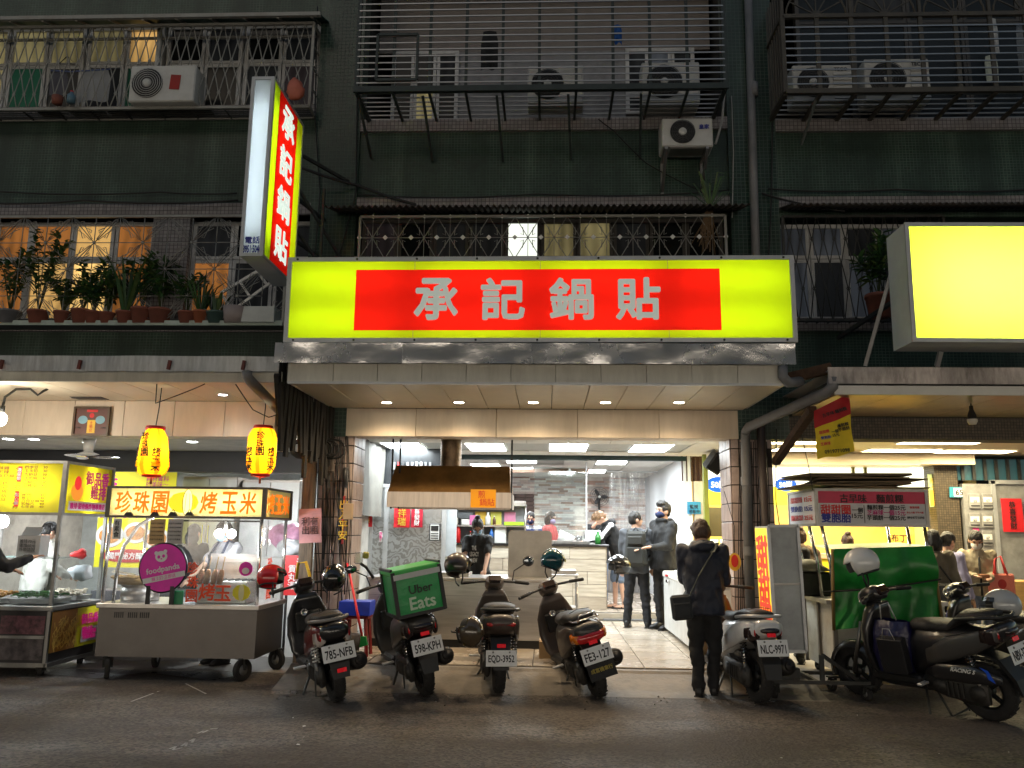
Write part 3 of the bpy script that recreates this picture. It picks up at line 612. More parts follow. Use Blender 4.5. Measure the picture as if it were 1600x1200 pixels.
# ---------------- outdoor air conditioner units ----------------
acw = mat('ac_casing', (.5, .5, .48), .5, var=.08, dirt=.4, dcol=(.25, .24, .22)); acd = mat('ac_grille', (.06, .06, .06), .5)
def acunit(label, c, w, h, d, fx, fr, grille='rings', slats=False, txt=None, M=None, group=None, tfit=.16):
	o = thing('air_conditioner_unit', label, 'air conditioner', c, group=group)
	g = MB(); g.box((0, 0, h / 2), (w, d, h), acw, bev=.015); g.B('casing', o)
	g = MB(); y = -d / 2 - .004
	g.lathe([(0, 0), (fr, 0), (fr, .012), (0, .012)], mat('ac_fan_well', (.02, .02, .02), .6), 24, M=TR((fx, y - .002, h / 2)) @ RO(R(-90), 4, 'X')); g.B('fan_well', o)
	g = MB(); T = TR((fx, y - .018, h / 2)) @ RO(R(90), 4, 'X')
	for k in range(7): q = fr * (k + 1) / 7; g.tube([T @ Vector((q * cos(a), q * sin(a), 0)) for a in [2 * pi * j / 24 for j in range(24)]], .004, acd if grille != 'white' else acw, 4, close=True)
	for k in range(12 if grille == 'rings' else 24): a = 2 * pi * k / (12 if grille == 'rings' else 24); g.cyl(T @ Vector((.02 * cos(a), .02 * sin(a), 0)), T @ Vector((fr * cos(a), fr * sin(a), 0)), .003, acd, 4)
	g.lathe([(0, .012), (.045, .012), (.05, 0), (.05, -.01)], acw, 14, M=T); g.B('fan_guard', o)
	if slats:
		sx0 = fx + fr + .04; g = MB()
		for k in range(6): g.box(((sx0 + w / 2) / 2, y - .006, h * (.08 + .13 * k)), (w / 2 - sx0 - .03, .02, h * .11), acw, rot=(R(-18), 0, 0))
		g.B('louvre_panel', o)
	if txt: text(txt, .06, blue_ink if txt != 'TECO' else ink, o, ((fx + fr + w / 2) / 2, y - .022, h * (.66 if txt != 'TECO' else .84)), fit=tfit, bold=.02)
	return o
q = P(225, 165, Y=9.75); a1 = acunit('old outdoor unit with a mesh round grille and a red paper stuck on it', (P(258, 165, Y=9.7).x, 9.72, zz(190, 250) + .05), .85, .5, .3, -.19, .2, 'white')
g = MB(); g.box((.17, -.158, .26), (.13, .004, .2), mat('torn_red_paper', (.3, .02, .015), .7, dirt=.5), rot=(0, R(4), 0)); g.B('torn_paper', a1)
a2 = acunit('outdoor unit in the middle of the green balcony cage', (P(868, 130, Y=9.75).x, 9.78, zz(190) + .05), .7, .52, .28, -.1, .2)
a3 = acunit('outdoor unit with a spoked grille at the end of the green balcony cage', (P(1046, 130, Y=9.75).x, 9.78, zz(190) + .05), .72, .55, .28, -.08, .22, 'spokes')
a4 = acunit('outdoor unit with louvred end nearest the corner of the fan arched cage', (P(1282, 142, Y=9.65).x, 9.7, zz(190, 1400) + .05), .72, .48, .3, -.12, .19, 'rings', True, 'TECO')
a5 = acunit('louvred outdoor unit standing behind the white dotted post', (P(1398, 142, Y=9.65).x, 9.7, zz(190, 1400) + .05), .78, .55, .3, -.12, .22, 'rings', True, 'TECO')
c = P(1072, 247, Y=9.7); wA = .62
a6 = acunit('outdoor unit on wall brackets beside the hanging grass', (c.x, 9.72, P(1072, 229, Y=9.57).z), wA, .37, .32, -.06, .15, 'rings', False, '皇家', tfit=.12)
for x in (-wA * .42, wA * .38): g = MB(); g.bar((x, -.17, -.02), (x, .29, -.02), .035, darksteel); g.bar((x, -.15, -.03), (x, .28, -.42), .035, darksteel); g.bar((x, .27, -.44), (x, .27, .0), .035, darksteel); g.B('bracket', a6)
g = MB(); g.box((.02, -.02, -.005), (wA * .7, .2, .01), darksteel); g.B('drip_plate', a6)
# ---------------- awnings, beams, gutter ----------------
cream = mat('cream_panel', (.62, .52, .4), .45, var=.08, scale=3, stretch=(2.2, 2.2, .4), dirt=.5, dcol=(.4, .31, .22)); creamw = mat('cream_fascia', (.55, .53, .46), .45, var=.09, scale=4, stretch=(2.2, 2.2, .35), dirt=.6, dcol=(.3, .28, .23))
SZ = 3.045; YA = 8.2
xa, xb = P(452, 598, Y=YA).x, P(1225, 613, Y=YA).x
aw = thing('awning', 'boxed cream awning with five round downlights over the middle shop', 'awning', ((xa + xb) / 2, YF, SZ))
nP = 13; pw = (xb - xa) / nP; g = MB(); g.box((0, 0, 0), (pw - .006, YF - YA - .14, .02), mat('cream_soffit', (.62, .54, .4), .3, var=.07, dirt=.2, dcol=(.42, .34, .24)), bev=.003); sm = g.mesh('plank')
parts_at(sm, 'plank', aw, [loc(aw, xa + pw * (i + .5), (YA + YF) / 2, SZ + .011) for i in range(nP)])
nF = 11; pf = (xb - xa) / nF; g = MB(); g.box((0, 0, 0), (pf - .004, .03, .3), creamw, bev=.003); sm = g.mesh('panel')
parts_at(sm, 'panel', aw, [loc(aw, xa + pf * (i + .5), YA, SZ + .155) for i in range(nF)])
g = WB(); g.span((xa - .012, YA - .02, SZ - .012), (xb + .012, YA + .012, SZ + .012), alu); g.span((xa - .02, YA - .01, SZ + .0), (xa, YF - .2, SZ + .3), creamw); g.span((xb, YA - .01, SZ), (xb + .02, YF - .2, SZ + .3), creamw); g.B('edge_trim', aw)
flash = mat('dented_flashing', (.66, .66, .67), .2, .85, var=.1, scale=2.5, bump=.9, bscale=4, dirt=.25, dcol=(.3, .28, .27)); 
for i in range(4):
	g = WB(); f0 = P(429, 550, Y=8.1).x; f1 = P(1244, 560, Y=8.1).x; x0 = f0 + (f1 - f0) * i / 4; x1 = f0 + (f1 - f0) * (i + 1) / 4; K = 16; vs = []; fs = []
	zA = P(840, 568, Y=8.1).z; zB = P(840, 536, Y=8.1).z
	for k in range(K + 1):
		for j in range(4):
			x = x0 + (x1 - x0) * k / K; d = .018 * noise.noise((x * 3.1, j * 1.7, 5)) + .01 * noise.noise((x * 9, j * 3, 1)); vs.append((x, 8.1 + d + (.004 if i % 2 else 0), zA + (zB - zA) * j / 3))
	for k in range(K):
		for j in range(3): a = k * 4 + j; fs.append((a, a + 4, a + 5, a + 1))
	g.add(vs, fs, flash, True); g.B('flashing', aw)
g = WB(); g.span((xa - .1, 8.14, zB - .01), (xb + .05, YF, zB), alu); g.span((xa, 8.16, SZ + .31), (xb, YF, zA + .02), darksteel); g.B('roof_sheet', aw)
dl = glow('downlight_lit', (1, .9, .72), 30)
def downlight(o, x, y, z, r=.055, col=dl, ring=chrome, power=0, lc=(1, .84, .62), nm='downlight'):
	T = TR(W[o].inverted() @ Vector((x, y, z))); g = MB(); g.lathe([(r * .98, .003), (r * 1.25, -.004), (r * 1.3, .004)], ring, 18, M=T); f = g.B(nm, o)
	g = MB(); g.lathe([(0, -.0015), (r, -.0015)], col, 16, M=T); W[f] = W[o]; g.B('lit_lens', f)
	if power: lamp('downlight_lamp', 'SPOT', (x, y, z - .03), power, lc, .05, spot=150, blend=.9)
for px in (604, 717, 833, 946, 1061): q = P(px, 629, Z=SZ); downlight(aw, q.x, q.y, SZ, power=34, lc=(1, .76, .48))
bm0, bm1 = P(527, 660, Y=YF).x, P(1157, 660, Y=YF).x; BZ = P(840, 684, Y=YF).z
g = WB(); K = 5
be = thing('beam', 'cream panelled beam across the mouth of the middle shop', 'beam', ((bm0 + bm1) / 2, YF, BZ))
for i in range(K):
	g = WB(); w_ = (bm1 - bm0) / K; g.box((bm0 + w_ * (i + .5), YF + .1, (BZ + SZ) / 2), (w_ - .004, .3, SZ - BZ), cream, bev=.004); g.B('panel', be)
# left awning
YL = 8.55; SL = 3.12; l0, l1 = -9.0, P(440, 590, Y=YL).x
al = thing('awning', 'dented grey gutter and cream boarded awning above the paper lanterns', 'awning', ((l0 + l1) / 2, YF, SL))
nP = 14; pw = (l1 - l0) / nP; g = MB(); g.box((0, 0, 0), (pw - .006, YF - YL - .1, .02), mat('cream_soffit'), bev=.003); sm = g.mesh('plank'); parts_at(sm, 'plank', al, [loc(al, l0 + pw * (i + .5), (YL + YF) / 2, SL + .011) for i in range(nP)])
zg = P(200, 580, Y=YL - .1).z; zg1 = P(200, 556, Y=YL - .1).z
g = WB(); g.span((l0, YL, SL - .01), (l1, YL + .03, zg + .02), creamw); g.span((l0, YL + .02, zg1 - .01), (l1, YF, zg1), alu); g.B('fascia', al)
for i in range(3):
	g = WB(); a = l0 + (l1 - l0) * i / 3; b = l0 + (l1 - l0) * (i + 1) / 3; K = 20; vs = []; fs = []
	for k in range(K + 1):
		for j in range(3): x = a + (b - a) * k / K; vs.append((x, YL - .1 + .015 * noise.noise((x * 2, j, 9)) + .006 * (i % 2), zg + (zg1 - zg) * j / 2 + .008 * noise.noise((x * 1.5, 4, j))))
	for k in range(K):
		for j in range(2): q = k * 3 + j; fs.append((q, q + 3, q + 4, q + 1))
	g.add(vs, fs, mat('gutter_zinc', (.45, .46, .46), .45, .4, var=.2, stretch=(3, 3, .5), bump=.4, dirt=.45, dcol=(.16, .13, .1)), True); g.B('gutter', al)
rb = mat('rust_red_bracket', (.12, .03, .022), .7)
for px in (3, 125, 265, 381): x = P(px, 570, Y=YL - .12).x; g = WB(); g.box((x, YL - .13, (zg + zg1) / 2 - .02), (.03, .03, .1), rb, rot=(0, R(8), 0)); g.B('bracket', al)
for px in (118, 348): q = P(px, 622 if px < 200 else 617, Z=SL); downlight(al, q.x, q.y, SL, .05, mat('unlit_lens', (.1, .08, .06), .4) if px < 200 else glow('downlight_cool', (.95, .95, 1), 14), white, 0 if px < 200 else 8, (.9, .95, 1))
g = WB(); q = P(140, 622, Z=SL); g.box((q.x, q.y, SL - .002), (.38, .2, .006), blackp); g.B('hatch', al)
LBZ = P(200, 682, Y=YF).z
bl = thing('beam', 'stained cream panelled beam behind the paper lanterns', 'beam', (-6, YF, LBZ)); b1 = P(432, 660, Y=YF).x
for i in range(9):
	a = -9 + (b1 + 9) * i / 9; b = -9 + (b1 + 9) * (i + 1) / 9; g = WB(); g.box(((a + b) / 2, YF + .1, (LBZ + SL) / 2), (b - a - .004, .3, SL - LBZ), cream, bev=.004); g.B('panel', bl)
# right awning
YR = 8.3; SR = 2.98; r0 = P(1312, 610, Y=YR).x
ar = thing('awning', 'tarnished metal gutter and boarded awning above the drink shop', 'awning', (6, YF, SR)); nP = 11; pw = (9 - r0) / nP
g = MB(); g.box((0, 0, 0), (pw - .006, YF - YR - .1, .02), mat('tan_soffit', (.6, .46, .27), .3, var=.1, dirt=.3), bev=.003); sm = g.mesh('plank'); parts_at(sm, 'plank', ar, [loc(ar, r0 + pw * (i + .5), (YR + YF) / 2, SR + .011) for i in range(nP)])
zr0 = P(1450, 600, Y=YR - .1).z; zr1 = P(1450, 574, Y=YR - .1).z
g = WB(); g.span((r0 - .05, YR, SR - .01), (9, YR + .03, zr0), white); g.span((r0 - .1, YR, zr1 - .02), (9, YF, zr1 - .01), alu); g.B('fascia', ar)
for i in range(3):
	g = WB(); ra = P(1294, 585, Y=YR - .1).x; a = ra + (9 - ra) * i / 3; b = ra + (9 - ra) * (i + 1) / 3; K = 14; vs = []; fs = []
	for k in range(K + 1):
		for j in range(3): x = a + (b - a) * k / K; vs.append((x, YR - .1 + .012 * noise.noise((x * 2.3, j, 2)), zr0 + (zr1 - zr0) * j / 2))
	for k in range(K):
		for j in range(2): q = k * 3 + j; fs.append((q, q + 3, q + 4, q + 1))
	g.add(vs, fs, mat('tarnished_gutter', (.42, .38, .36), .3, .6, var=.25, stretch=(4, 1, 1), dirt=.6, dcol=(.08, .06, .05)), True); g.B('gutter', ar)
RBZ = P(1400, 686, Y=YF).z
g = WB(); g.span((PD - .1, YF, RBZ), (9, YF + .35, SR), btile); g.B('beam', label='mosaic clad brown beam above the drink shop arcade', cat='beam')
# ---------------- pillars with long pink tiles ----------------
ptl = mat('pink_tile', (.42, .33, .3), .35, var=.14, scale=7, dirt=.6, dcol=(.12, .09, .07), rvar=.2); pgr = mat('pillar_grout', (.035, .03, .027), .9)
def pillar(px0, px1, label, zt_):
	x0, x1 = P(px0, 840, Y=YF).x, P(px1, 840, Y=YF).x; o = thing('pillar', label, 'pillar', ((x0 + x1) / 2, YF + .3, FZ - .16)); g = WB(); g.span((x0, YF + .01, 0), (x1, YF + .6, zt_), pgr); g.B('core', o)
	tw, th = .105, .215; nx = max(2, round((x1 - x0) / tw)); tw = (x1 - x0) / nx; g = MB(); g.box((0, 0, 0), (tw - .012, .02, th - .012), ptl, bev=.003); me = g.mesh('tile'); z = .12
	while z < zt_:
		for i in range(nx):
			if random.random() < .96: link('tile', me, o, M=TR(loc(o, x0 + tw * (i + .5), YF + .004 + random.uniform(0, .004), z)) @ RO(random.uniform(-.01, .01), 4, 'Y'))
		z += th
	sd = x1 if px0 < 800 else x0; g = MB(); g.box((0, 0, 0), (.02, .19, th - .012), ptl, bev=.003); me = g.mesh('tile'); z = .12
	while z < zt_:
		for i in range(3): link('tile', me, o, M=TR(loc(o, sd, YF + .11 + .2 * i, z)))
		z += th
	return o
pilL = pillar(492, 546, 'pink tiled pillar beside the corn stall bound with black cables', LBZ + .1)
pilR = pillar(1146, 1212, 'pink tiled pillar beside the leaning light box with pipes down it', RBZ + .1)
# ---------------- lit signs ----------------
lime = lucent('lime_acrylic', (.62, .8, .005)); redac = lucent('red_acrylic', (.85, .012, .004)); yel = lucent('yellow_acrylic', (.75, .88, .055)); whac = lucent('white_acrylic', (.75, .78, .82))
boxw = mat('sign_box_white', (.6, .62, .62), .5, var=.06, dirt=.3, dcol=(.35, .34, .32)); inner = mat('sign_inside', (.8, .8, .78), .7)
def lightbox(o, x0, x1, z0, z1, d, fr=.04):
	"""Local box looking to -y with an open front; sheets are added by the caller."""
	g = MB(); t = .012
	g.span((x0, d - t, z0), (x1, d, z1), boxw); g.span((x0, 0, z0), (x0 + t, d - t, z1), boxw); g.span((x1 - t, 0, z0), (x1, d - t, z1), boxw)
	g.span((x0 + t, 0, z0), (x1 - t, d - t, z0 + t), boxw); g.span((x0 + t, 0, z1 - t), (x1 - t, d - t, z1), boxw); g.B('box', o)
	g = MB()
	for a, b in (((x0 - .004, -.02, z0 - .004), (x0 + fr, .0, z1 + .004)), ((x1 - fr, -.02, z0 - .004), (x1 + .004, .0, z1 + .004)), ((x0 + fr, -.02, z0 - .004), (x1 - fr, .0, z0 + fr)), ((x0 + fr, -.02, z1 - fr), (x1 - fr, .0, z1 + .004))): g.span(a, b, alu)
	g.B('frame', o)
def sheet(o, x0, x1, z0, z1, m, y=-.006, name='panel'):
	g = MB(); g.quad((x0, y, z0), (x1, y, z0), (x1, y, z1), (x0, y, z1), m); return g.B(name, o)
silver = mat('silver_letter', (.5, .52, .48), .4, emit=.11, ecol=(.85, .95, .82), var=.05)
YS = 8.22; a = P(446, 533, Y=YS); b = P(1239, 403, Y=YS); a2_ = P(452, 401, Y=YS); SGZ0 = (a.z + P(1239, 536, Y=YS).z) / 2; SGZ1 = (b.z + a2_.z) / 2
hx = (b.x - a2_.x) / 2; MID = (b.x + a2_.x) / 2
sg = thing('shop_sign', 'long lime and red lit sign with four silver characters over the middle shop', 'sign', M=TR((MID, YS, SGZ0)) @ RO(R(-.15), 4, 'Y'))
sh = SGZ1 - SGZ0; lightbox(sg, -hx, hx, 0, sh, .24)
rx0, rx1 = P(555, 470, Y=YS).x - MID, P(1126, 470, Y=YS).x - MID; rz0, rz1 = sh * .135, sh * .855
sheet(sg, -hx + .04, rx0, .04, sh - .04, lime); sheet(sg, rx1, hx - .04, .04, sh - .04, lime); sheet(sg, rx0, rx1, .04, rz0, lime); sheet(sg, rx0, rx1, rz1, sh - .04, lime); sheet(sg, rx0, rx1, rz0, rz1, redac)
for ch, px in (('承', 682), ('記', 786), ('鍋', 893), ('貼', 997)):
	text(ch, .5, silver, sg, (P(px, 467, Y=YS).x - MID, -.022, sh * .5), bold=.025, ext=.012, name='lettering', fit=.43, height=.42)
for k in range(1, 4): g = MB(); x = -hx + 2 * hx * k / 4 + .03; g.span((x - .002, -.0075, .04), (x + .002, -.0065, rz0), darksteel); g.span((x - .002, -.0075, rz1), (x + .002, -.0065, sh - .04), darksteel); g.B('seam', sg, kind='stuff')
g = MB()
for k in range(9):
	for z in (.018, sh - .018): g.cyl((-hx + .1 + (2 * hx - .2) * k / 8, -.02, z), (-hx + .1 + (2 * hx - .2) * k / 8, -.028, z), .012, iron, 8)
g.B('screw', sg, kind='stuff')
for i in range(4):
	for j in range(2): lamp('sign_tube', 'AREA', (0, 0, 0), 1.75, (1, 1, .93), 1.15, .05, (R(90), 0, 0)).matrix_basis = sg.matrix_basis @ TR((-hx + .62 + i * (hx - .62) * 2 / 3, .2, sh * (.25 + .5 * j))) @ RO(R(90), 4, 'X')
# projecting sign
yn = 7.95; pt, pb = P(425, 121, Y=yn), P(403, 400, Y=yn); yf_ = 9.0; wv = .235
vs_ = thing('vertical_sign', 'tall projecting lit sign with white narrow front and red side bearing four white characters', 'sign', (pb.x + .05, yn, pb.z)); hv = pt.z - pb.z; dv = yf_ - yn
g = MB(); g.span((-wv, 0, 0), (0, .012, hv), whac); g.B('front_sheet', vs_); g = MB(); g.span((-wv + .012, .22, .012), (-.012, .225, hv - .012), inner); g.B('partition', vs_)  # unseen inner wall added to keep red light off the front sheet
g = MB(); g.span((-wv, .012, 0), (-.01, dv, .012), boxw); g.span((-wv, .012, hv - .012), (-.01, dv, hv), boxw); g.span((-wv, .012, .012), (-wv + .01, dv, hv - .012), boxw); g.span((-wv + .01, dv - .01, .012), (-.01, dv, hv - .012), boxw); g.B('box', vs_)
g = MB()
for x in (-wv - .004, -.034):
	g.span((x, -.014, 0), (x + .036, 0, hv), alu)
g.span((-wv, -.015, -.004), (0, 0, .03), alu); g.span((-wv, -.015, hv - .03), (0, 0, hv + .004), alu)
for y in (-.01, dv - .02): g.span((-.01, y, 0), (.006, y + .025, hv), alu)
g.span((-.01, .015, -.004), (.006, dv - .02, .025), alu); g.span((-.01, .015, hv - .025), (.006, dv - .02, hv + .004), alu); g.B('frame', vs_)
RX = RO(R(90), 4, 'Z')
def side(y0, y1, z0, z1, m): g = MB(); g.quad((-.004, y0, z0), (-.004, y1, z0), (-.004, y1, z1), (-.004, y0, z1), m); g.B('panel', vs_)
side(.015, dv * .2, .025, hv - .025, lime); side(dv * .8, dv - .02, .025, hv - .025, lime); side(dv * .2, dv * .8, .025, hv - .025, redac)
wlet = mat('white_letter_lit', (.7, .75, .7), .4, emit=.32, ecol=(.85, 1, .88), var=.04)
for i, ch in enumerate('承記鍋貼'): text(ch, .45, wlet, vs_, (.004, dv * .5, hv * (.86 - .235 * i)), M=RX, bold=.028, ext=.003, fit=.4, height=.34)
text('電話', .09, blue_ink, vs_, (-wv / 2, -.003, .17), bold=.02, fit=.15); text('8951·5046', .09, blue_ink, vs_, (-wv / 2, -.003, .075), bold=.03, fit=.185, height=.075)
for i in range(3): lamp('sign_tube', 'AREA', (pb.x - .12, yn + .03 + dv * (.2 + .3 * i), pb.z + hv / 2), 1.5, (1, 1, .95), .06, 1.5, (R(90), 0, R(90)))
lamp('sign_tube', 'AREA', (pb.x - .07, yn + .21, pb.z + hv / 2), 2.2, (.82, .92, 1), .06, 1.5, (R(90), 0, 0))
g = WB()
for z in (.15, .55, 1.0, 1.45): g.bar((pb.x - .1, yf_, pb.z + hv * z / 1.7), (pb.x - .1 + (.5 if z > 1.2 else .2), YF, pb.z + hv * z / 1.7), .035, iron)
g.bar((pb.x + .25, yf_ + .3, pb.z), (pb.x + .25, yf_ + .3, pb.z + 1.3), .03, iron); g.bar((pb.x + .02, yf_, pb.z + 1.2), (pb.x + .6, YF, pb.z + .2), .03, iron); g.bar((pb.x + .02, yf_, pb.z + .7), (pb.x + .6, YF, pb.z - .2), .03, iron); g.B('bracket', vs_)
# right blank sign
yr_ = 7.7; A = P(1432, 534, Y=yr_); B = P(1414, 349, Y=yr_)
rs = thing('blank_sign', 'big blank glowing yellow sign box above the drink shop awning', 'sign', M=TR((A.x - .04, yr_, A.z)) @ RO(R(.3), 4, 'Y')); hr = B.z - A.z
lightbox(rs, 0, 3.2, 0, hr, .42, .035); sheet(rs, .035, 3.165, .035, hr - .035, yel)
for i in range(3):
	for z in (.3, .5, .7): lamp('sign_tube', 'AREA', (0, 0, 0), 6.5, (1, 1, .95), .9, .07).matrix_basis = rs.matrix_basis @ TR((.62 + i * .98, .3, hr * z)) @ RO(R(90), 4, 'X')
g = WB(); q = P(1352, 572, Y=8.3); g.bar((q.x, 8.3, q.z), (A.x + .06, yr_ + .45, A.z + hr * .85), .035, darksteel); q = P(1464, 572, Y=8.2); g.bar((q.x, 8.2, q.z), (q.x, 8.1, A.z), .04, alu); q = P(1392, 400, Y=9); g.bar((A.x + .1, yr_ + .42, A.z + hr * .5), (A.x + .1, YF, A.z + hr * .5), .04, iron); g.B('support_pole', rs)

# ---------------- middle shop room ----------------
CZ = 2.86
cgrid = mat('ceiling_grid', (.35, .35, .33), .5); ctile = mat('ceiling_tile', (.62, .6, .56), .8, var=.05, scale=4, dirt=.2, dcol=(.45, .4, .33))
g = WB(); g.span((-2.8, 10.25, CZ + .012), (2.8, 14.05, CZ + .03), cgrid); g.span((-2.8, 14.05, CZ + .012), (2.8, 19.6, CZ + .03), cgrid); ceil = g.B('ceiling', kind='structure')
def tl(name, w, d, m): g = MB(); g.box((0, 0, 0), (w, d, .014), m, bev=.003); return g.mesh(name)
ct = tl('ceiling_tile', .592, .592, ctile); LP = {}
panel_l = glow('ceiling_panel_lit', (.9, .98, 1), 19); panel_i = glow('inner_panel_lit', (.95, .98, 1), 26)
def panel_light(o, x, y, w, d, z, m=panel_l, nm='ceiling_light', label=None, group=None, rib=5):
	t = thing(nm, label, 'ceiling light', (x, y, z), group=group); g = MB(); 
	for a, b in (((-w / 2, -d / 2), (w / 2, -d / 2 + .02)), ((-w / 2, d / 2 - .02), (w / 2, d / 2)), ((-w / 2, -d / 2 + .02), (-w / 2 + .02, d / 2 - .02)), ((w / 2 - .02, -d / 2 + .02), (w / 2, d / 2 - .02))): g.span((a[0], a[1], -.012), (b[0], b[1], .004), white)
	g.B('frame', t); g = MB(); g.quad((-w / 2 + .02, -d / 2 + .02, -.002), (-w / 2 + .02, d / 2 - .02, -.002), (w / 2 - .02, d / 2 - .02, -.002), (w / 2 - .02, -d / 2 + .02, -.002), m); g.B('diffuser', t)
	g = MB()
	for k in range(1, rib): g.span((-w / 2 + .02, -d / 2 + d * k / rib, -.011), (w / 2 - .02, -d / 2 + d * k / rib + .006, -.003), white)
	g.B('louvre', t); return t
lights = [(633, 700, 12.65), (760, 700, 12.65), (888, 700, 12.65), (1016, 700, 12.65)]
desc = ['first ceiling light panel, above the cooking hood hanger', 'second ceiling light panel, beside the hood duct', 'third ceiling light panel, over the counter end', 'last ceiling light panel, near the security speaker']
taken = []
for (px, py, y), d in zip(lights, desc):
	x = P(px, py, Y=y).x; taken.append((x, y)); panel_light(None, x, y, .6, 1.15, CZ + .002, label=d + ' of the arcade', group='light panels of the arcade ceiling')
for i in range(9):
	for j in range(6):
		x = -2.4 + .6 * i; y = 10.6 + .6 * j
		if not any(abs(x - a) < .45 and abs(y - b_) < .75 for a, b_ in taken): link('ceiling_tile', ct, ceil, M=TR((x, y, CZ + .003)))
in_l = [(815, 15.3, 'nearest inner ceiling light seen past the hood rod'), (812, 16.9, 'inner ceiling light behind the first one past the hood rod'), (955, 15.4, 'inner ceiling light above the leaning customer'), (925, 17.6, 'inner ceiling light close to the ledge stone wall'), (970, 14.45, 'thin looking ceiling light just behind the dark green beam')]
for px, y, d in in_l:
	x = P(px, 730, Y=y).x; taken.append((x, y)); panel_light(None, x, y, .58, .58, CZ + .002, panel_i, label=d, group='light panels of the inner room', rib=4)
panel_light(None, -1.2, 16.4, .58, 1.15, CZ + .002, panel_i, label='inner ceiling light hidden over the back of the counter', group='light panels of the inner room')
for i in range(9):
	for j in range(9):
		x = -2.4 + .6 * i; y = 14.4 + .6 * j
		if not any(abs(x - a) < .5 and abs(y - b_) < .5 for a, b_ in taken[4:] + [(-1.2, 16.2), (-1.2, 16.7)]): link('ceiling_tile', ct, ceil, M=TR((x, y, CZ + .003)))
g = WB(); g.span((-1.9, 14.0, CZ - .075), (2.32, 14.12, CZ), mat('dark_green_beam', (.008, .03, .032), .35)); g.B('beam', label='dark green shutter beam across the inner room mouth', cat='beam')
wallw = mat('white_wall', (.62, .65, .67), .6, var=.04, scale=2); walld = mat('arcade_wall', (.4, .38, .35), .7, dirt=.4)
g = WB(); g.span((2.27, 14.02, FZ), (2.4, 19.6, CZ + .01), wallw); wr_ = g.B('wall', label='plain white side wall of the dumpling shop inner room', cat='wall')
g = WB(); g.span((-2.9, 14.2, FZ), (-2.8, 19.6, CZ + .01), wallw); g.B('wall', label='shop side wall hidden behind the steel partition', cat='wall')
g = WB(); g.span((-2.86, 10.62, .09), (-2.76, 14.2, CZ + .2), walld); g.B('wall', label='stained side wall behind the hanging grey canvas', cat='wall')
# ledge stone wall
sw = thing('stone_wall', 'ledge stone clad wall in mixed pink grey and white strips at the back', 'wall', (0, 19.55, FZ + .12)); g = WB(); g.span((-2.8, 19.52, FZ), (2.27, 19.6, CZ + .01), mat('stone_back', (.25, .22, .2), .9)); g.B('wall', sw)
sms = [mat('stone_%s' % n, c, .75, var=.15, scale=9, bump=.3) for n, c in (('white', (.72, .68, .63)), ('pale', (.6, .5, .45)), ('rose', (.5, .33, .27)), ('brown', (.34, .22, .17)), ('grey', (.5, .46, .44)))]
g = WB(); z = FZ + .9; rr = random.Random(3)
while z < CZ:
	x = -2.2; h = .045
	while x < 2.26:
		w = rr.choice((.14, .2, .28, .36)); x1 = min(x + w, 2.265); d = rr.uniform(.01, .06); g.span((x, 19.52 - d, z + .002), (x1 - .003, 19.53, z + h - .002), rr.choices(sms, (5, 4, 2, 1.2, 3))[0]); x = x1
	z += h
g.B('stone_strips', sw, kind='stuff')
g = WB(); x0, x1 = P(790, 800, Y=19.3).x, P(833, 800, Y=19.3).x; brk = mat('dark_brick', (.075, .045, .035), .6, var=.3)
g.span((x0, 19.36, FZ), (x1, 19.42, 2.45), mat('dark_grout', (.03, .025, .02), .9)); dd = g.B('recess', sw)
g = MB(); g.box((0, 0, 0), (.21, .03, .075), brk, bev=.004); me = g.mesh('brick'); z = 1.3
while z < 2.42:
	for i in range(3):
		x = x0 + .11 + .22 * i
		if x < x1: link('brick', me, dd, M=W[dd].inverted() @ TR((x, 19.35, z)))
	z += .085
# counter with wood planks
cx0, cx1 = P(699, 900, Y=14.6).x, P(947, 900, Y=14.6).x; CB = FZ + .13; CT = P(820, 853, Y=14.6).z
ct_ = thing('counter', 'order counter clad in pale wood grain planks with a black top', 'counter', ((cx0 + cx1) / 2, 14.9, CB)); g = WB(); g.span((cx0, 14.63, CB), (cx1, 15.2, CT - .002), mat('counter_core', (.1, .09, .08), .8)); g.B('core', ct_)
woods = [mat('wood_%s' % n, c, .5, var=.28, scale=2.2, stretch=(1, 1, 11), dirt=.35, dcol=(.2, .16, .12), rvar=.2) for n, c in (('pale', (.45, .39, .31)), ('warm', (.38, .32, .25)), ('ash', (.5, .45, .37)))]
rr = random.Random(5); nr = 5; ph = (CT - CB) / nr
for r in range(nr):
	x = cx0
	while x < cx1 - .01:
		w = rr.choice((.7, .95, 1.2)); x1 = min(x + w, cx1); x1 = cx1 if cx1 - x1 < .25 else x1
		g = WB(); g.box(((x + x1) / 2, 14.615, CB + ph * (r + .5)), (x1 - x - .006, .03, ph - .006), woods[(r * 2 + int(x * 3)) % 3], bev=.003); g.B('plank', ct_); x = x1
g = WB(); g.box(((cx0 + cx1) / 2 + .01, 14.9, CT + .02), (cx1 - cx0 + .08, .72, .04), mat('black_stone_top', (.015, .013, .012), .2), bev=.008); g.B('top', ct_)
g = WB(); g.span((cx1, 14.66, CB), (cx1 + .02, 15.18, CT), woods[1]); g.B('end_panel', ct_)
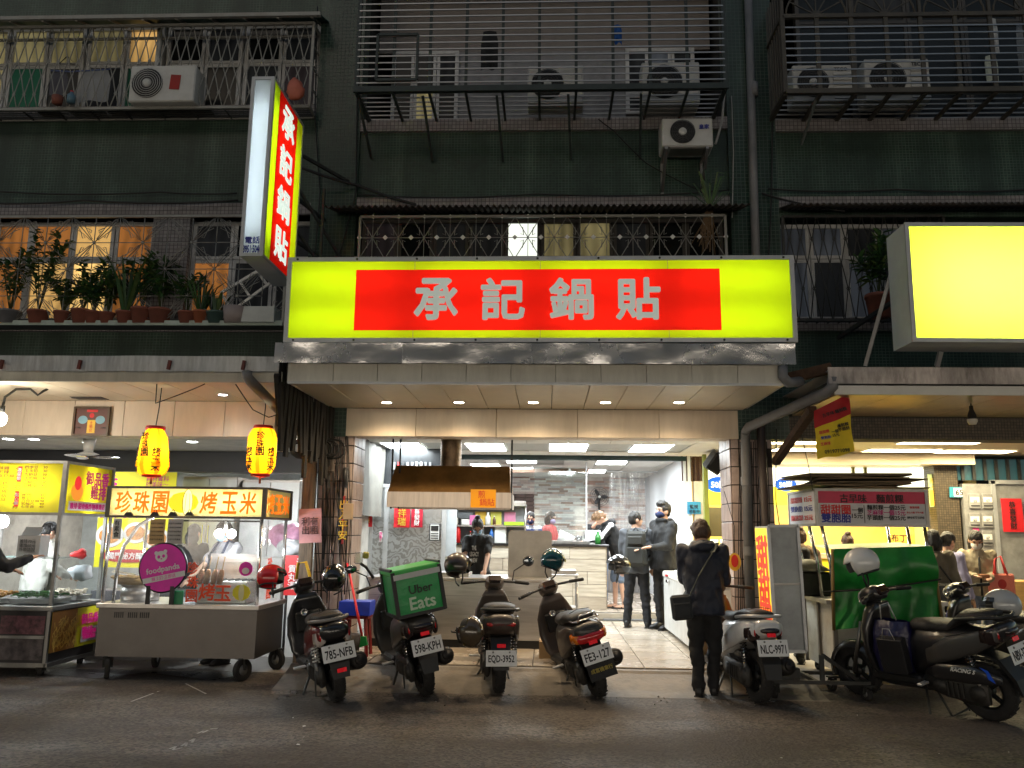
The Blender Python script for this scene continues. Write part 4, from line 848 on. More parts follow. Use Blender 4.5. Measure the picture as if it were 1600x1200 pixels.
# steel work counter and griddle board
kx0, kx1 = P(574, 960, Y=10.6).x, P(851, 960, Y=10.6).x; KT = P(760, 906, Y=10.6).z
kc = thing('steel_counter', 'long scratched stainless steel cooking counter behind the parked scooters', 'counter', ((kx0 + kx1) / 2, 11, FZ)); npn = 3
for i in range(npn):
	g = WB(); a = kx0 + (kx1 - kx0) * i / npn; b = kx0 + (kx1 - kx0) * (i + 1) / npn; g.box(((a + b) / 2, 10.615, (FZ + .1 + KT) / 2 - .01), (b - a - .005, .03, KT - FZ - .12), steel, bev=.004); g.B('panel', kc)
g = WB(); g.box(((kx0 + kx1) / 2, 11.05, KT), (kx1 - kx0 + .06, .95, .04), steel, bev=.008); g.B('top', kc)
g = WB(); g.span((kx0 + .02, 10.64, FZ), (kx1 - .02, 11.5, KT - .03), blackp); g.B('base', kc)
g = WB(); g.span((kx0 + .01, 10.595, KT - .2), (kx1 - .01, 10.6, KT - .195), darksteel); g.B('seam', kc)
gp = WB(); x0, x1 = P(794, 870, Y=11.0).x, P(862, 870, Y=11.0).x; z0, z1 = KT + .02, P(830, 829, Y=11.0).z; r = .05; pts = [(x0, z0), (x1, z0)] + [(x1 - r + r * cos(q), z1 - r + r * sin(q)) for q in (0, .4, .8, 1.2, 1.57)] + [(x0 + r - r * sin(q), z1 - r + r * cos(q)) for q in (0, .4, .8, 1.2, 1.57)]
gp.prism(pts, 11.0, 11.03, darksteel); gb = gp.B('griddle_board', label='upright grey steel splash board with rounded corners on the cooking counter', cat='splash board')
g = WB()
for py in (858, 884): q = P(828, py, Y=10.99); g.box(q, (.05, .012, .016), blackp, bev=.003)
g.B('slot_handle', gb).matrix_basis = TR(-gb.location); W[gb] = Matrix()
# cooking hood
hd = thing('cooking_hood', 'greasy brown and steel range hood hanging on rods from the ceiling', 'range hood', (P(700, 760, Y=11).x, 11, P(700, 795, Y=11).z))
hx0, hx1 = P(605, 790, Y=10.75).x, P(797, 790, Y=10.75).x; hz0, hzm, hz1 = P(700, 793, Y=10.75).z, P(700, 769, Y=10.75).z, P(700, 728, Y=10.95).z
hb = mat('hood_grease_brown', (.2, .105, .03), .3, .6, var=.4, scale=3, dirt=.6, dcol=(.3, .18, .07), bump=.1, rvar=.25)
g = WB(); g.loft([[(hx0 + .06, 10.95, hz1), (hx1 - .02, 10.95, hz1), (hx1 - .02, 11.6, hz1), (hx0 + .06, 11.6, hz1)], [(hx0, 10.75, hzm), (hx1, 10.75, hzm), (hx1, 11.7, hzm), (hx0, 11.7, hzm)]], hb, False); g.B('canopy', hd)
g = WB(); 
for a, b in (((hx0, 10.74, hz0), (hx1, 10.76, hzm)), ((hx0, 11.7, hz0), (hx1, 11.72, hzm)), ((hx0 - .01, 10.76, hz0), (hx0 + .01, 11.7, hzm)), ((hx1 - .01, 10.76, hz0), (hx1 + .01, 11.7, hzm))): g.span(a, b, mat('brushed_hood', (.55, .48, .42), .28, 1, var=.15, scale=2, stretch=(14, 14, 1), bump=.04, dirt=.3, dcol=(.3, .2, .14)))
g.B('skirt', hd)
dx0, dx1 = P(688, 705, Y=11.3).x, P(722, 705, Y=11.3).x; g = MB(); prof = []; z = hz1
while z < CZ: prof += [((dx1 - dx0) / 2, z), ((dx1 - dx0) / 2 - .012, z + .012)]; z += .024
g.lathe(prof, mat('duct_foil', (.2, .14, .09), .38, .9, var=.5, scale=9, dirt=.4), 20, M=TR(((dx0 + dx1) / 2, 11.3, 0))); g.world = True; g.B('duct', hd)
for x in (hx0 + .02, hx0 + .12, hx1 + .01): g = WB(); g.bar((x, 10.9, hz0 - .02), (x, 10.9, CZ), .022, iron); g.B('rod', hd)
og = WB(); q0, q1 = P(735, 793, Y=10.73), P(775, 765, Y=10.73); og.span((q0.x, 10.725, q0.z), (q1.x, 10.73, q1.z), mat('orange_card', (.9, .38, .0), .5, var=.05, emit=0)); oc = og.B('price_card', label='bright orange handwritten card stuck on the cooking hood', cat='card'); c = oc.location; W[oc] = TR(c)
text('煎', .1, redp, oc, (-.02, -.006, .17), fit=.09); text('鍋貼', .1, redp, oc, (.05, -.006, .07), fit=.19)
# hanging canvas
g = WB(); K = 14; vs = []; fs = []
for k in range(K + 1):
	for j in range(8):
		t = k / K; y = 10.75 + 2.2 * t; z = CZ - .02 - (CZ - P(590, 805, Y=12.5).z) * j / 7; vs.append((-2.56 + .05 * sin(k * 1.1 + j * .25) * (j / 7) + .03 * sin(k * 2.3), y, z))
for k in range(K):
	for j in range(7): q = k * 8 + j; fs.append((q, q + 1, q + 9, q + 8))
g.add(vs, fs, mat('grey_canvas', (.13, .125, .11), .75, var=.2, dirt=.4), True); g.B('canvas_curtain', label='grey canvas sheet hanging beside the pillar at the shop mouth', cat='curtain')
# steel partition with swirls
YPn = 13.0; sp = thing('steel_partition', 'stainless partition panels with swirling floral etching and red New Year papers', 'partition', (-2.2, YPn, FZ)); pz = P(640, 762, Y=YPn).z
etch = mat('etched_steel', (.5, .52, .53), .32, .85, var=.1, scale=2)
def add_etch(m):
	nt = m.node_tree; N = nt.nodes; L = nt.links; b = N['Principled BSDF']; tc = N.new('ShaderNodeTexCoord'); w = N.new('ShaderNodeTexWave'); w.wave_type = 'RINGS'; w.inputs['Scale'].default_value = 3.2; w.inputs['Distortion'].default_value = 26; w.inputs['Detail'].default_value = 3; w.inputs['Detail Scale'].default_value = 1.3
	L.new(tc.outputs['Object'], w.inputs[0]); r = N.new('ShaderNodeMapRange'); r.inputs[1].default_value = .45; r.inputs[2].default_value = .6; L.new(w.outputs[1], r.inputs[0])
	sp_ = N.new('ShaderNodeSeparateXYZ'); L.new(tc.outputs['Object'], sp_.inputs[0]); rz = N.new('ShaderNodeMapRange'); rz.inputs[1].default_value = 1.75; rz.inputs[2].default_value = 1.45; L.new(sp_.outputs[2], rz.inputs[0])
	mu = N.new('ShaderNodeMath'); mu.operation = 'MULTIPLY'; L.new(r.outputs[0], mu.inputs[0]); L.new(rz.outputs[0], mu.inputs[1])
	mx = N.new('ShaderNodeMix'); mx.data_type = 'RGBA'; L.new(mu.outputs[0], mx.inputs[0]); L.new(b.inputs['Base Color'].links[0].from_socket, mx.inputs[6]); mx.inputs[7].default_value = (.33, .33, .32, 1); L.new(mx.outputs[2], b.inputs['Base Color'])
add_etch(etch)
for a, b in ((546, 578), (578, 600), (604, 690)):
	g = WB(); g.span((P(a, 850, Y=YPn).x + .01, YPn, FZ), (P(b, 850, Y=YPn).x - .01, YPn + .04, pz), etch); g.B('panel', sp)
g = WB(); 
for px in (578, 602, 693): x = P(px, 850, Y=YPn).x; g.span((x - .035, YPn - .02, FZ), (x + .035, YPn + .05, pz + (.5 if px < 600 else .0)), alu)
g.span((P(546, 760, Y=YPn).x, YPn - .025, pz), (P(700, 760, Y=YPn).x, YPn + .05, pz + .05), alu); g.B('post', sp)
g = WB(); g.span((P(693, 850, Y=YPn).x + .035, YPn, FZ), (P(700, 850, Y=YPn).x + .12, YPn + .06, CZ - .1), mat('grey_panel', (.4, .43, .45), .5)); g.B('end_panel', sp)
g = WB(); g.span((P(590, 740, Y=YPn).x, YPn + .02, pz + .06), (P(690, 740, Y=YPn).x, YPn + .05, CZ), mat('transom_dark', (.03, .032, .035), .15)); g.B('transom', sp)
g = WB(); rr = random.Random(8)
for i in range(9): px = 616 + i * 7; q = P(px, 728, Y=YPn - .01); g.box(q, (.035, .02, .12), rr.choice([white, pvc, redp, blackp, chrome]))
g.B('bottle_row', sp)
def couplet(px0, py0, px1, py1, y, s, label, m=paper_red, tm=gold, size=.12, fit=None, cat='paper couplet', extra=None, group=None, tilt=0):
	p0, p1 = P(px0, py1, Y=y), P(px1, py0, Y=y); w, h = p1.x - p0.x, p1.z - p0.z
	o = thing('paper_couplet' if cat == 'paper couplet' else cat.replace(' ', '_'), label, cat, M=TR(((p0.x + p1.x) / 2, y, p0.z)) @ RO(tilt, 4, 'Y'), group=group)
	g = MB(); K = 6; vs = []; 
	for i in range(K + 1):
		for j in range(3): vs.append((-w / 2 + w * j / 2, .004 * sin(i * 1.3 + j), h * i / K))
	fs = [(i * 3 + j, i * 3 + j + 1, i * 3 + j + 4, i * 3 + j + 3) for i in range(K) for j in range(2)]
	g.add(vs, fs, m); g.B('sheet', o)
	if s: text(s, size, tm, o, (0, -.012, h * .5), height=h * .82 if not fit else None, fit=fit, bold=.015)
	for e in extra or []: text(e[0], .1, e[4], o, (e[1]*w, -.012, e[2]*h), fit=e[3]*w, bold=.01)
	return o
couplet(563, 781, 583, 823, YPn - .06, vert('兔兆春'), 'narrow red paper couplet on the etched partition beside the canvas')
couplet(615, 792, 641, 824, YPn - .06, vert('祥瑞'), 'broad red New Year paper with gold and black brushwork below the hood', tm=gold)
couplet(642, 792, 661, 824, YPn - .06, vert('喜發財'), 'red New Year paper with white characters at the partition edge', m=mat('crimson_paper', (.45, .01, .03), .5), tm=paper_w)
couplet(592, 830, 598, 847, YPn - .06, vert('開飯了'), 'tiny white strip notice with pink characters stuck on the partition', m=paper_w, tm=mat('pink_print', (.7, .05, .25), .5), cat='paper strip')
o = thing('menu_plate', 'black plate with white key rows mounted on the partition end', 'control plate', P(679, 845, Y=YPn - .05)); w = .17
g = MB(); g.box((0, 0, .13), (w, .03, .26), blackp, bev=.005); g.B('plate', o); g = MB(); g.box((0, -.018, .13), (w * .8, .004, .23), paper_w); g.box((0, -.022, .19), (w * .68, .004, .08), blackp)
for k in range(3): g.box((0, -.022, .04 + .035 * k), (w * .7, .004, .012), blackp)
g.B('key_rows', o)
# shelf rack on the counter with goods
ry = 14.85; q0 = P(701, 848, Y=ry); q1 = P(821, 790, Y=ry); rk = thing('shelf_rack', 'steel shelf rack of kitchen goods standing on the order counter', 'rack', ((q0.x + q1.x) / 2, ry, CT + .04)); zs = [CT + .04, P(760, 822, Y=ry).z, q1.z]
for x in (q0.x, q1.x):
	for y in (ry - .15, ry + .2): g = WB(); g.cyl((x, y, zs[0]), (x, y, zs[2] + .03), .014, steel, 8); g.B('post', rk)
for z in zs[1:]: g = WB(); g.box(((q0.x + q1.x) / 2, ry + .02, z), (q1.x - q0.x + .04, .42, .03), steel, bev=.004); g.B('shelf', rk)
g = WB(); g.span((q0.x + .02, ry + .22, zs[0]), (q1.x - .02, ry + .23, zs[2]), mat('rack_back', (.3, .31, .33), .4)); g.B('back_sheet', rk)
rr = random.Random(2); gcol = [white, redp, mat('pink_plastic', (.6, .15, .35), .4), mat('lime_plastic', (.35, .6, .02), .4), mat('blue_plastic', (.03, .15, .5), .35), paper_y, mat('brown_bottle', (.1, .04, .02), .2), steel, mat('green_glass_bottle', (.02, .18, .03), .1), mat('tan_tub', (.5, .36, .2), .5)]
def bottle(x, y, z, h, r, m, label, cap=redp, name='bottle', group=None):
	o = thing(name, label, name.replace('_', ' '), (x, y, z), group=group); g = MB(); g.lathe([(0, 0), (r, 0), (r, h * .62), (r * .45, h * .8), (r * .4, h * .92), (0, h * .92)], m, 12); g.B('bottle_body', o); g = MB(); g.lathe([(r * .45, h * .92), (r * .45, h), (0, h)], cap, 10); g.B('bottle_cap', o)
def cup(x, y, z, h, r, m, label, name='tub', group=None): g = MB(M=TR((x, y, z)), world=True); g.lathe([(0, 0), (r * .85, 0), (r, h), (r * .92, h), (r * .8, h * .2), (0, h * .2)], m, 14); g.B(name, label=label, cat=name.replace('_', ' '), group=group)
def carton(x, y, z, w, d, h, m, label, name='carton', group=None, rz=0):
	g = MB(M=TR((x, y, z)) @ RO(rz, 4, 'Z'), world=True); g.box((0, 0, h / 2), (w, d, h), m, bev=.006); return g.B(name, label=label, cat=name.replace('_', ' '), group=group)
def yx(px, y): return P(px, 830, Y=y).x
bottle(yx(716, 14.8), 14.75, zs[0], .34, .045, redp, 'red fire extinguisher on the counter under the rack', blackp, 'fire_extinguisher')
for k, (px, h, r, m, d) in enumerate(((703, .2, .04, 1, 'red sauce bottle by the rack post'), (735, .2, .04, 6, 'dark soy sauce bottle beside the fire extinguisher'), (768, .28, .035, 4, 'slim blue bottle standing in the rack bottom'), (799, .22, .04, 2, 'pink squeeze bottle in the rack bottom'), (806, .2, .035, 0, 'white squeeze bottle at the rack end'))): bottle(yx(px, 14.75), 14.75, zs[0], h, r, gcol[m], d, group='bottles under the rack')
carton(yx(748, 14.8), 14.8, zs[0], .2, .2, .3, mat('oven_glass', (.04, .05, .055), .1), 'small dark glass oven in the bottom of the rack', 'oven'); carton(yx(782, 14.8), 14.85, zs[0], .2, .2, .3, white, 'white stacked paper box in the rack bottom'); carton(yx(779, 14.8), 14.7, zs[0] + .3, .16, .12, .02, gcol[9], 'thin tan lid on the white box')
carton(yx(709, 14.8), 14.8, zs[1] + .015, .15, .15, .14, mat('cream_plastic', (.6, .58, .5), .4), 'cream plastic box at the rack shelf end'); carton(yx(725, 14.8), 14.85, zs[1] + .13, .3, .25, .1, mat('grey_bin', (.12, .13, .14), .4), 'dark grey bin pushed into the upper rack shelf', 'bin')
carton(yx(728, 14.8), 14.72, zs[1] + .015, .14, .12, .1, white, 'small white carton on the rack shelf'); carton(yx(741, 14.8), 14.8, zs[1] + .015, .16, .16, .17, gcol[2], 'pink purple tub shaped box on the rack shelf', 'box')
for px, m, d in ((750, paper_y, 'yellow paper pad standing on the rack shelf'), (774, mat('pale_yellow', (.7, .66, .12), .6), 'pale yellow order pad in the rack middle'), (796, mat('pale_pink', (.7, .25, .4), .6), 'pink order pad at the rack end')): carton(yx(px, 14.9), 15.0, zs[1] + .015, .2, .03, .24, m, d, 'order_pad', group='order pads on the rack')
for px, h, r, m, d in ((762, .22, .05, 0, 'white seasoning shaker on the rack shelf'), (772, .16, .03, 6, 'dark seasoning bottle on the rack shelf')): bottle(yx(px, 14.7), 14.72, zs[1] + .015, h, r, gcol[m], d, white, 'shaker')
carton(yx(803, 14.65), 14.66, zs[1] + .016, .34, .2, .06, gcol[3], 'lime green plastic tray on the rack shelf', 'tray'); carton(yx(806, 14.8), 14.85, zs[2] + .016, .34, .3, .06, steel, 'steel tray lying on top of the rack', 'tray')
# on the counter
for px, w, d, h, m, s in ((893, .62, .3, .05, darksteel, 'long dark baking tray on the counter by the pink shirt'), (868, .3, .25, .06, steel, 'small steel tray on the counter behind the splash board'), (926, .26, .24, .24, white, 'white order machine box on the counter end')): carton(yx(px, 14.8), 14.8, CT + .04, w, d, h, m, s, 'tray' if h < .1 else 'machine')
bottle(yx(934, 14.65), 14.62, CT + .04, .22, .05, gcol[8], 'green bottle in front of the white machine', gcol[8]); cup(yx(905, 14.9), 14.95, CT + .04, .14, .05, vinyl, 'clear plastic tub behind the baking tray')
o = thing('tip_bucket', 'white paper bucket leaning behind the baking tray', 'bucket', (yx(880, 15), 15.0, CT + .04)); g = MB(); g.lathe([(0, 0), (.12, 0), (.15, .2), (.14, .2), (.1, .02)], white, 16, M=RO(R(25), 4, 'Y')); g.B('bucket_body', o)
# strip curtain
for i in range(11):
	x = P(957 + i * 5.4, 800, Y=16.6).x; g = WB(); K = 8; vs = []; z0, z1 = FZ + .3, P(960, 737, Y=16.6).z
	for j in range(K + 1):
		z = z0 + (z1 - z0) * j / K
		for k in range(4): vs.append((x - .06 + .04 * k, 16.6 + .03 * (i % 2) + .02 * sin(k * 1.5 + i) + .008 * sin(j + i), z))
	g.add(vs, [(j * 4 + k, j * 4 + k + 1, j * 4 + k + 5, j * 4 + k + 4) for j in range(K) for k in range(3)], vinyl, True)
	if i == 0: cur = thing('strip_curtain', 'clear plastic strip curtain hanging beside the white side wall', 'curtain', (x + .4, 16.6, FZ + .12)); h_ = WB(); h_.bar((x - .1, 16.62, z1), (x + .9, 16.62, z1), .03, alu); h_.B('rail', cur)
	g.B('strip', cur)
g = WB(); x0, x1 = P(835, 780, Y=15.3).x, P(915, 780, Y=15.3).x; g.span((x0, 15.3, CT + .1), (x1, 15.31, CZ - .1), clear); g.B('glass_screen', label='clear glass screen standing along the back of the counter', cat='glass screen')
g = WB(); g.span((x1, 15.28, CT), (x1 + .03, 15.33, CZ), alu); g.B('screen_post', label='thin metal post at the end of the glass screen', cat='post')
q = P(937, 776, Y=19.2); wf = thing('wall_fan', 'round black wall fan on the ledge stone wall', 'fan', (q.x, 19.3, q.z)); T = RO(R(90), 4, 'X'); g = MB()
for k in range(5): rad = .04 + .045 * k; g.tube([T @ Vector((rad * cos(a), rad * sin(a), .06 - .01 * k)) for a in [2 * pi * j / 18 for j in range(18)]], .005, blackp, 4, close=True)
for k in range(16): a = 2 * pi * k / 16; g.cyl(T @ Vector((.03 * cos(a), .03 * sin(a), .06)), T @ Vector((.22 * cos(a), .22 * sin(a), .02)), .003, blackp, 4)
g.B('guard', wf); g = MB()
for k in range(3): a = 2.1 * k; g.ell((0, 0, 0), (.09, .012, .045), mat('fan_blade', (.05, .05, .055), .4), 10, 6, M=RO(a, 4, 'Y') @ TR((.11, 0, 0)) @ RO(.4, 4, 'X'))
g.B('blade', wf); g = MB(); g.ell((0, -.05, 0), (.035, .02, .035), white, 12, 8); g.cyl((0, .02, 0), (0, .18, -.05), .04, blackp, 10); g.bar((0, .16, -.05), (0, .16, -.3), .05, blackp); g.B('motor', wf)
g = WB(); g.bar((P(700, 735, Y=15.8).x, 15.8, P(800, 737, Y=15.8).z), (P(920, 735, Y=15.8).x, 15.8, P(920, 735, Y=15.8).z), .07, mat('brown_rail', (.12, .06, .03), .5)); g.B('ceiling_rail', label='brown wooden rail under the inner ceiling', cat='rail')
q = P(890, 742, Y=15.7); o = thing('ceiling_camera', 'small white camera hanging from the brown rail', 'camera', q); g = MB(); g.cyl((0, 0, .02), (0, 0, .12), .02, white); g.B('camera_mount', o); g = MB(); g.lathe([(0, 0), (.05, .0), (.05, .03), (.03, .06), (0, .06)], white, 14, M=TR((0, 0, -.03))); g.B('camera_body', o)
q = P(880, 747, Y=17); g = WB(); g.lathe([(0, -.012), (.3, -.012), (.32, 0)], paper_y, 20, M=TR((q.x, 17, CZ - .02))); g.B('ceiling_disc', label='yellowish round plate on the inner ceiling', cat='plate')
# freezer
FX0, FY0, FY1, FT = 1.72, 10.2, 12.75, 1.1; fz = thing('chest_freezer', 'long white chest freezer behind the bag carrying man', 'freezer', (2.08, 11.45, FZ)); g = WB(); g.box((2.08, (FY0 + FY1) / 2, FZ + .46), (.7, FY1 - FY0, .82), mat('freezer_white', (.62, .63, .62), .4, dirt=.35, dcol=(.4, .38, .34)), bev=.02); g.B('cabinet', fz)
g = WB(); g.box((2.08, (FY0 + FY1) / 2, FT - .1), (.73, FY1 - FY0 + .03, .09), white, bev=.02); g.B('lid', fz); g = WB(); g.box((1.71, 12.2, FT - .18), (.03, .2, .04), chrome, bev=.01); g.box((1.7, 12.2, FT - .1), (.035, .1, .03), redp, bev=.008); g.B('latch', fz)
g = WB(); g.box((1.715, 10.5, FZ + .22), (.012, .1, .1), mat('beige_vent', (.5, .45, .3), .5), bev=.004); g.B('vent', fz); g = WB()
for y in (FY0 + .12, FY1 - .12):
	for x in (1.8, 2.36): g.cyl((x, y, FZ), (x, y, FZ + .06), .03, blackp)
g.B('foot', fz, kind='stuff')
g = WB(); g.box((P(984, 966, Z=FZ).x, P(984, 966, Z=FZ + .01).y, FZ + .014), (.95, .85, .02), mat('grey_mat', (.12, .12, .12), .9, bump=.6, bscale=90)); g.B('door_mat', label='dark grey door mat under the backpack man', cat='mat')
# little steel table with tray
tx, ty = P(880, 950, Y=12.2).x, 12.2; tt = thing('prep_table', 'small steel prep table peeping behind the teal helmet', 'table', (tx, ty, FZ)); TH = P(880, 899, Y=12).z - FZ; g = MB(); g.box((0, 0, TH), (.42, .5, .03), steel, bev=.005); g.B('table_top', tt); g = MB(); g.box((0, 0, TH * .45), (.38, .46, .02), steel); g.B('shelf', tt)
for x in (-.19, .19):
	for y in (-.22, .22): g = MB(); g.cyl((x, y, 0), (x, y, TH), .016, steel, 8); g.B('leg', tt)
carton(tx, ty, FZ + TH + .016, .36, .42, .06, steel, 'shallow steel tray lying on the small prep table', 'tray')
carton(P(866, 990, Y=10.2).x, 10.0, FZ - .01, .35, .3, .2, mat('cardboard', (.3, .2, .1), .8), 'brown cardboard box on the floor beside the leaning scooter', 'cardboard_box')
for px, d in ((640, 'steel food tray in the cooking counter beside the green box'), (705, 'steel food tray of dumplings on the counter before the cook')): carton(P(px, 885, Y=11).x, 11.05, KT + .021, .5, .5, .05, steel, d, 'tray')
# end of side wall: poster, speaker
ew = mat('beige_wall', (.5, .44, .37), .6, dirt=.3); g = WB(); g.span((2.43, 14.0, FZ), (P(1100, 800, Y=14).x, 14.15, P(1090, 752, Y=14).z), ew); g.B('wall', label='narrow beige wall with a blue notice between both shops', cat='wall')
couplet(1074, 784, 1095, 803, 13.98, None, 'small blue camera surveillance notice on the narrow beige wall', m=mat('blue_notice', (.03, .25, .45), .45), cat='notice', extra=[('監視', -.02, .6, .6, ink), ('錄影中', 0, .22, .75, ink)])
g = WB()
for i in range(6): x = P(1066 + 7 * i, 735, Y=14.02).x; g.bar((x, 14.02, P(1080, 752, Y=14).z), (x, 14.02, 2.95), .02, rust)
g.span((2.43, 14.1, P(1090, 752, Y=14).z), (P(1100, 735, Y=14).x, 14.15, 3.0), mat('dark_red_vent', (.05, .02, .014), .8)); g.B('vent_grille', label='rusty barred vent over the narrow beige wall', cat='grille')
q = P(1118, 722, Y=10.9); o = thing('loudspeaker', 'black loudspeaker hanging under the beam at the pillar', 'speaker', M=TR(q) @ Euler((R(25), R(28), R(20))).to_matrix().to_4x4()); g = MB(); g.box((0, 0, 0), (.2, .18, .26), blackp, bev=.015); g.B('cabinet', o); g = MB(); g.box((0, -.095, 0), (.16, .01, .21), mat('speaker_cloth', (.02, .02, .02), .9)); g.B('grille_cloth', o); g = MB(); g.bar((0, 0, .12), (-.05, .1, .35), .03, iron); g.B('bracket', o)
# ---------------- arcade on the lantern side ----------------
LC = 2.87
g = WB(); g.span((-9.5, 10.3, LC + .01), (-2.87, 17, LC + .05), mat('arcade_ceiling', (.42, .4, .36), .6, dirt=.3)); g.B('ceiling', kind='structure')
la = thing('arcade_ceiling_light', 'round cool downlights row along the ceiling behind the chicken stall', 'ceiling light', (-6, 12, LC))
cool = glow('downlight_white', (.93, .97, 1), 22)
for px, y, p in ((12, 12.2, 90), (52, 12.2, 0), (137, 12.6, 90), (300, 12.4, 110), (466, 12.0, 60), (270, 11.2, 0), (185, 11.6, 0)): x = P(px, 694, Y=y).x; downlight(la, x, y, LC + .004, .075, cool, white, p, (.88, .95, 1), 'downlight')
g = WB(); z0, z1 = P(300, 738, Y=14).z, P(300, 711, Y=14).z; g.span((-9.5, 13.9, z0), (-2.95, 14.2, LC), mat('shutter_box', (.03, .03, .032), .4)); sb = g.B('shutter_box', label='dark shutter box along the back of the lantern arcade', cat='shutter box')
g = WB(); g.span((-9.5, 16.9, 0), (-2.9, 17, LC), mat('pale_tile_wall', (.42, .46, .48), .35, dirt=.25)); g.B('wall', label='pale back wall of the corn stall kitchen', cat='wall')
g = WB(); g.span((-9.6, 10.2, 0), (-9.5, 17, LC), walld); g.B('wall', label='far side wall of the lantern arcade', cat='wall')
panel_light(None, -4.3, 15.3, 1.2, .3, LC, glow('kitchen_tube', (1, .97, .9), 55), label='tube light over the kitchen behind the corn stall', group='kitchen lights'); panel_light(None, -7.6, 15.2, 1.2, .3, LC, glow('kitchen_tube', (1, .97, .9), 55), label='tube light over the kitchen behind the chicken stall', group='kitchen lights')
# fridge and shelves behind the corn stall
def fridge(px0, px1, py0, y, label):
	a, b = P(px0, 800, Y=y), P(px1, py0, Y=y); o = thing('steel_fridge', label, 'fridge', ((a.x + b.x) / 2, y, 0)); w = b.x - a.x; g = MB(); g.box((0, .35, b.z / 2), (w, .7, b.z), steel, bev=.01); g.B('cabinet', o)
	for s in (-1, 1):
		g = MB(); g.box((s * w / 4, -.02, b.z / 2 + .05), (w / 2 - .02, .03, b.z - .2), mat('fridge_door', (.55, .57, .58), .3, .8, var=.08)); d = g.B('door', o); g = MB(); g.box((s * .05, -.05, b.z * .6), (.02, .03, .3), chrome); g.B('handle', d)
fridge(282, 372, 745, 14.4, 'tall steel fridge behind the corn stall vendor'); fridge(376, 470, 750, 14.6, 'tall steel fridge behind the pink plastic bags')
# big yellow banner
def panelsign(o, w, h, m, y=0, t=.01, name='board', z=0, x=0): g = MB(); g.box((x, y, z + h / 2), (w, t, h), m); return g.B(name, o)
ybn = mat('banner_yellow', (.75, .68, .02), .45, var=.05); mag = mat('magenta_print', (.5, .01, .18), .5); brownfood = mat('fried_food', (.42, .17, .04), .6, var=.5, scale=14, bump=.5); plate_m = mat('plate_print', (.6, .58, .55), .5)
def disc(o, x, z, rx, rz, m, y=-.012, name='print', n=24, ang=0): g = MB(); g.add([(x, y, z)] + [(x + rx * cos(ang + 2 * pi * i / n), y, z + rz * sin(ang + 2 * pi * i / n)) for i in range(n)], [(0, i + 1, (i + 1) % n + 1) for i in range(n)], m); return g.B(name, o)
p0, p1 = P(146, 886, Y=13.4), P(277, 738, Y=13.4); w, h = p1.x - p0.x, p1.z - p0.z; bn = thing('menu_banner', 'large yellow food banner with fried chicken plates behind the corn stall', 'banner', ((p0.x + p1.x) / 2, 13.4, p0.z))
panelsign(bn, w, h, ybn); text('香', .3, mag, bn, (-w * .4, -.012, h * .88), bold=.03, fit=.28); text('排', .3, mag, bn, (-w * .41, -.012, h * .7), bold=.03, fit=.25); g = MB(); g.box((-w * .2, -.008, h * .56), (w * .6, .004, .13), paper_w); g.B('print', bn)
text('酥炸專賣', .12, mag, bn, (-w * .22, -.014, h * .56), bold=.02, fit=w * .5); text('真材實料\n的美味～', .1, mag, bn, (w * .25, -.012, h * .9), fit=w * .3)
for x, z, r in ((-.32, .33, .17), (.02, .36, .15), (.3, .3, .16), (.33, .72, .14)): disc(bn, x * w, z * h, r * w * 1.1, r * w * .9, plate_m); disc(bn, x * w, z * h, r * w * .85, r * w * .62, brownfood, -.015, n=15, ang=.2)
disc(bn, -.05 * w, .12 * h, w * .36, h * .07, mat('brush_red', (.4, .01, .02), .5)); text('獨門祕方醃製', .1, paper_w, bn, (-.05 * w, -.016, h * .12), fit=w * .55, bold=.015)
# ---------------- paper lanterns ----------------
def lantern_mat():
	m = bpy.data.materials.new('lantern_paper'); m.use_nodes = True; nt = m.node_tree; N = nt.nodes; L = nt.links; b = N['Principled BSDF']; tc = N.new('ShaderNodeTexCoord'); sp_ = N.new('ShaderNodeSeparateXYZ'); L.new(tc.outputs['Object'], sp_.inputs[0])
	at = N.new('ShaderNodeMath'); at.operation = 'ARCTAN2'; L.new(sp_.outputs[0], at.inputs[0]); L.new(sp_.outputs[1], at.inputs[1]); mu = N.new('ShaderNodeMath'); mu.operation = 'MULTIPLY'; mu.inputs[1].default_value = 6; L.new(at.outputs[0], mu.inputs[0]); si = N.new('ShaderNodeMath'); si.operation = 'SINE'; L.new(mu.outputs[0], si.inputs[0])
	r = N.new('ShaderNodeMapRange'); r.inputs[1].default_value = .5; r.inputs[2].default_value = .8; L.new(si.outputs[0], r.inputs[0]); mx = N.new('ShaderNodeMix'); mx.data_type = 'RGBA'; mx.inputs[6].default_value = (1, .6, .015, 1); mx.inputs[7].default_value = (1, .3, .01, 1); L.new(r.outputs[0], mx.inputs[0])
	t = N.new('ShaderNodeBsdfTranslucent'); d = N.new('ShaderNodeBsdfDiffuse'); ms = N.new('ShaderNodeMixShader'); ms.inputs[0].default_value = .6; L.new(mx.outputs[2], t.inputs[0]); L.new(mx.outputs[2], d.inputs[0]); L.new(d.outputs[0], ms.inputs[1]); L.new(t.outputs[0], ms.inputs[2]); L.new(ms.outputs[0], N['Material Output'].inputs[0]); return m
lanm = lantern_mat()
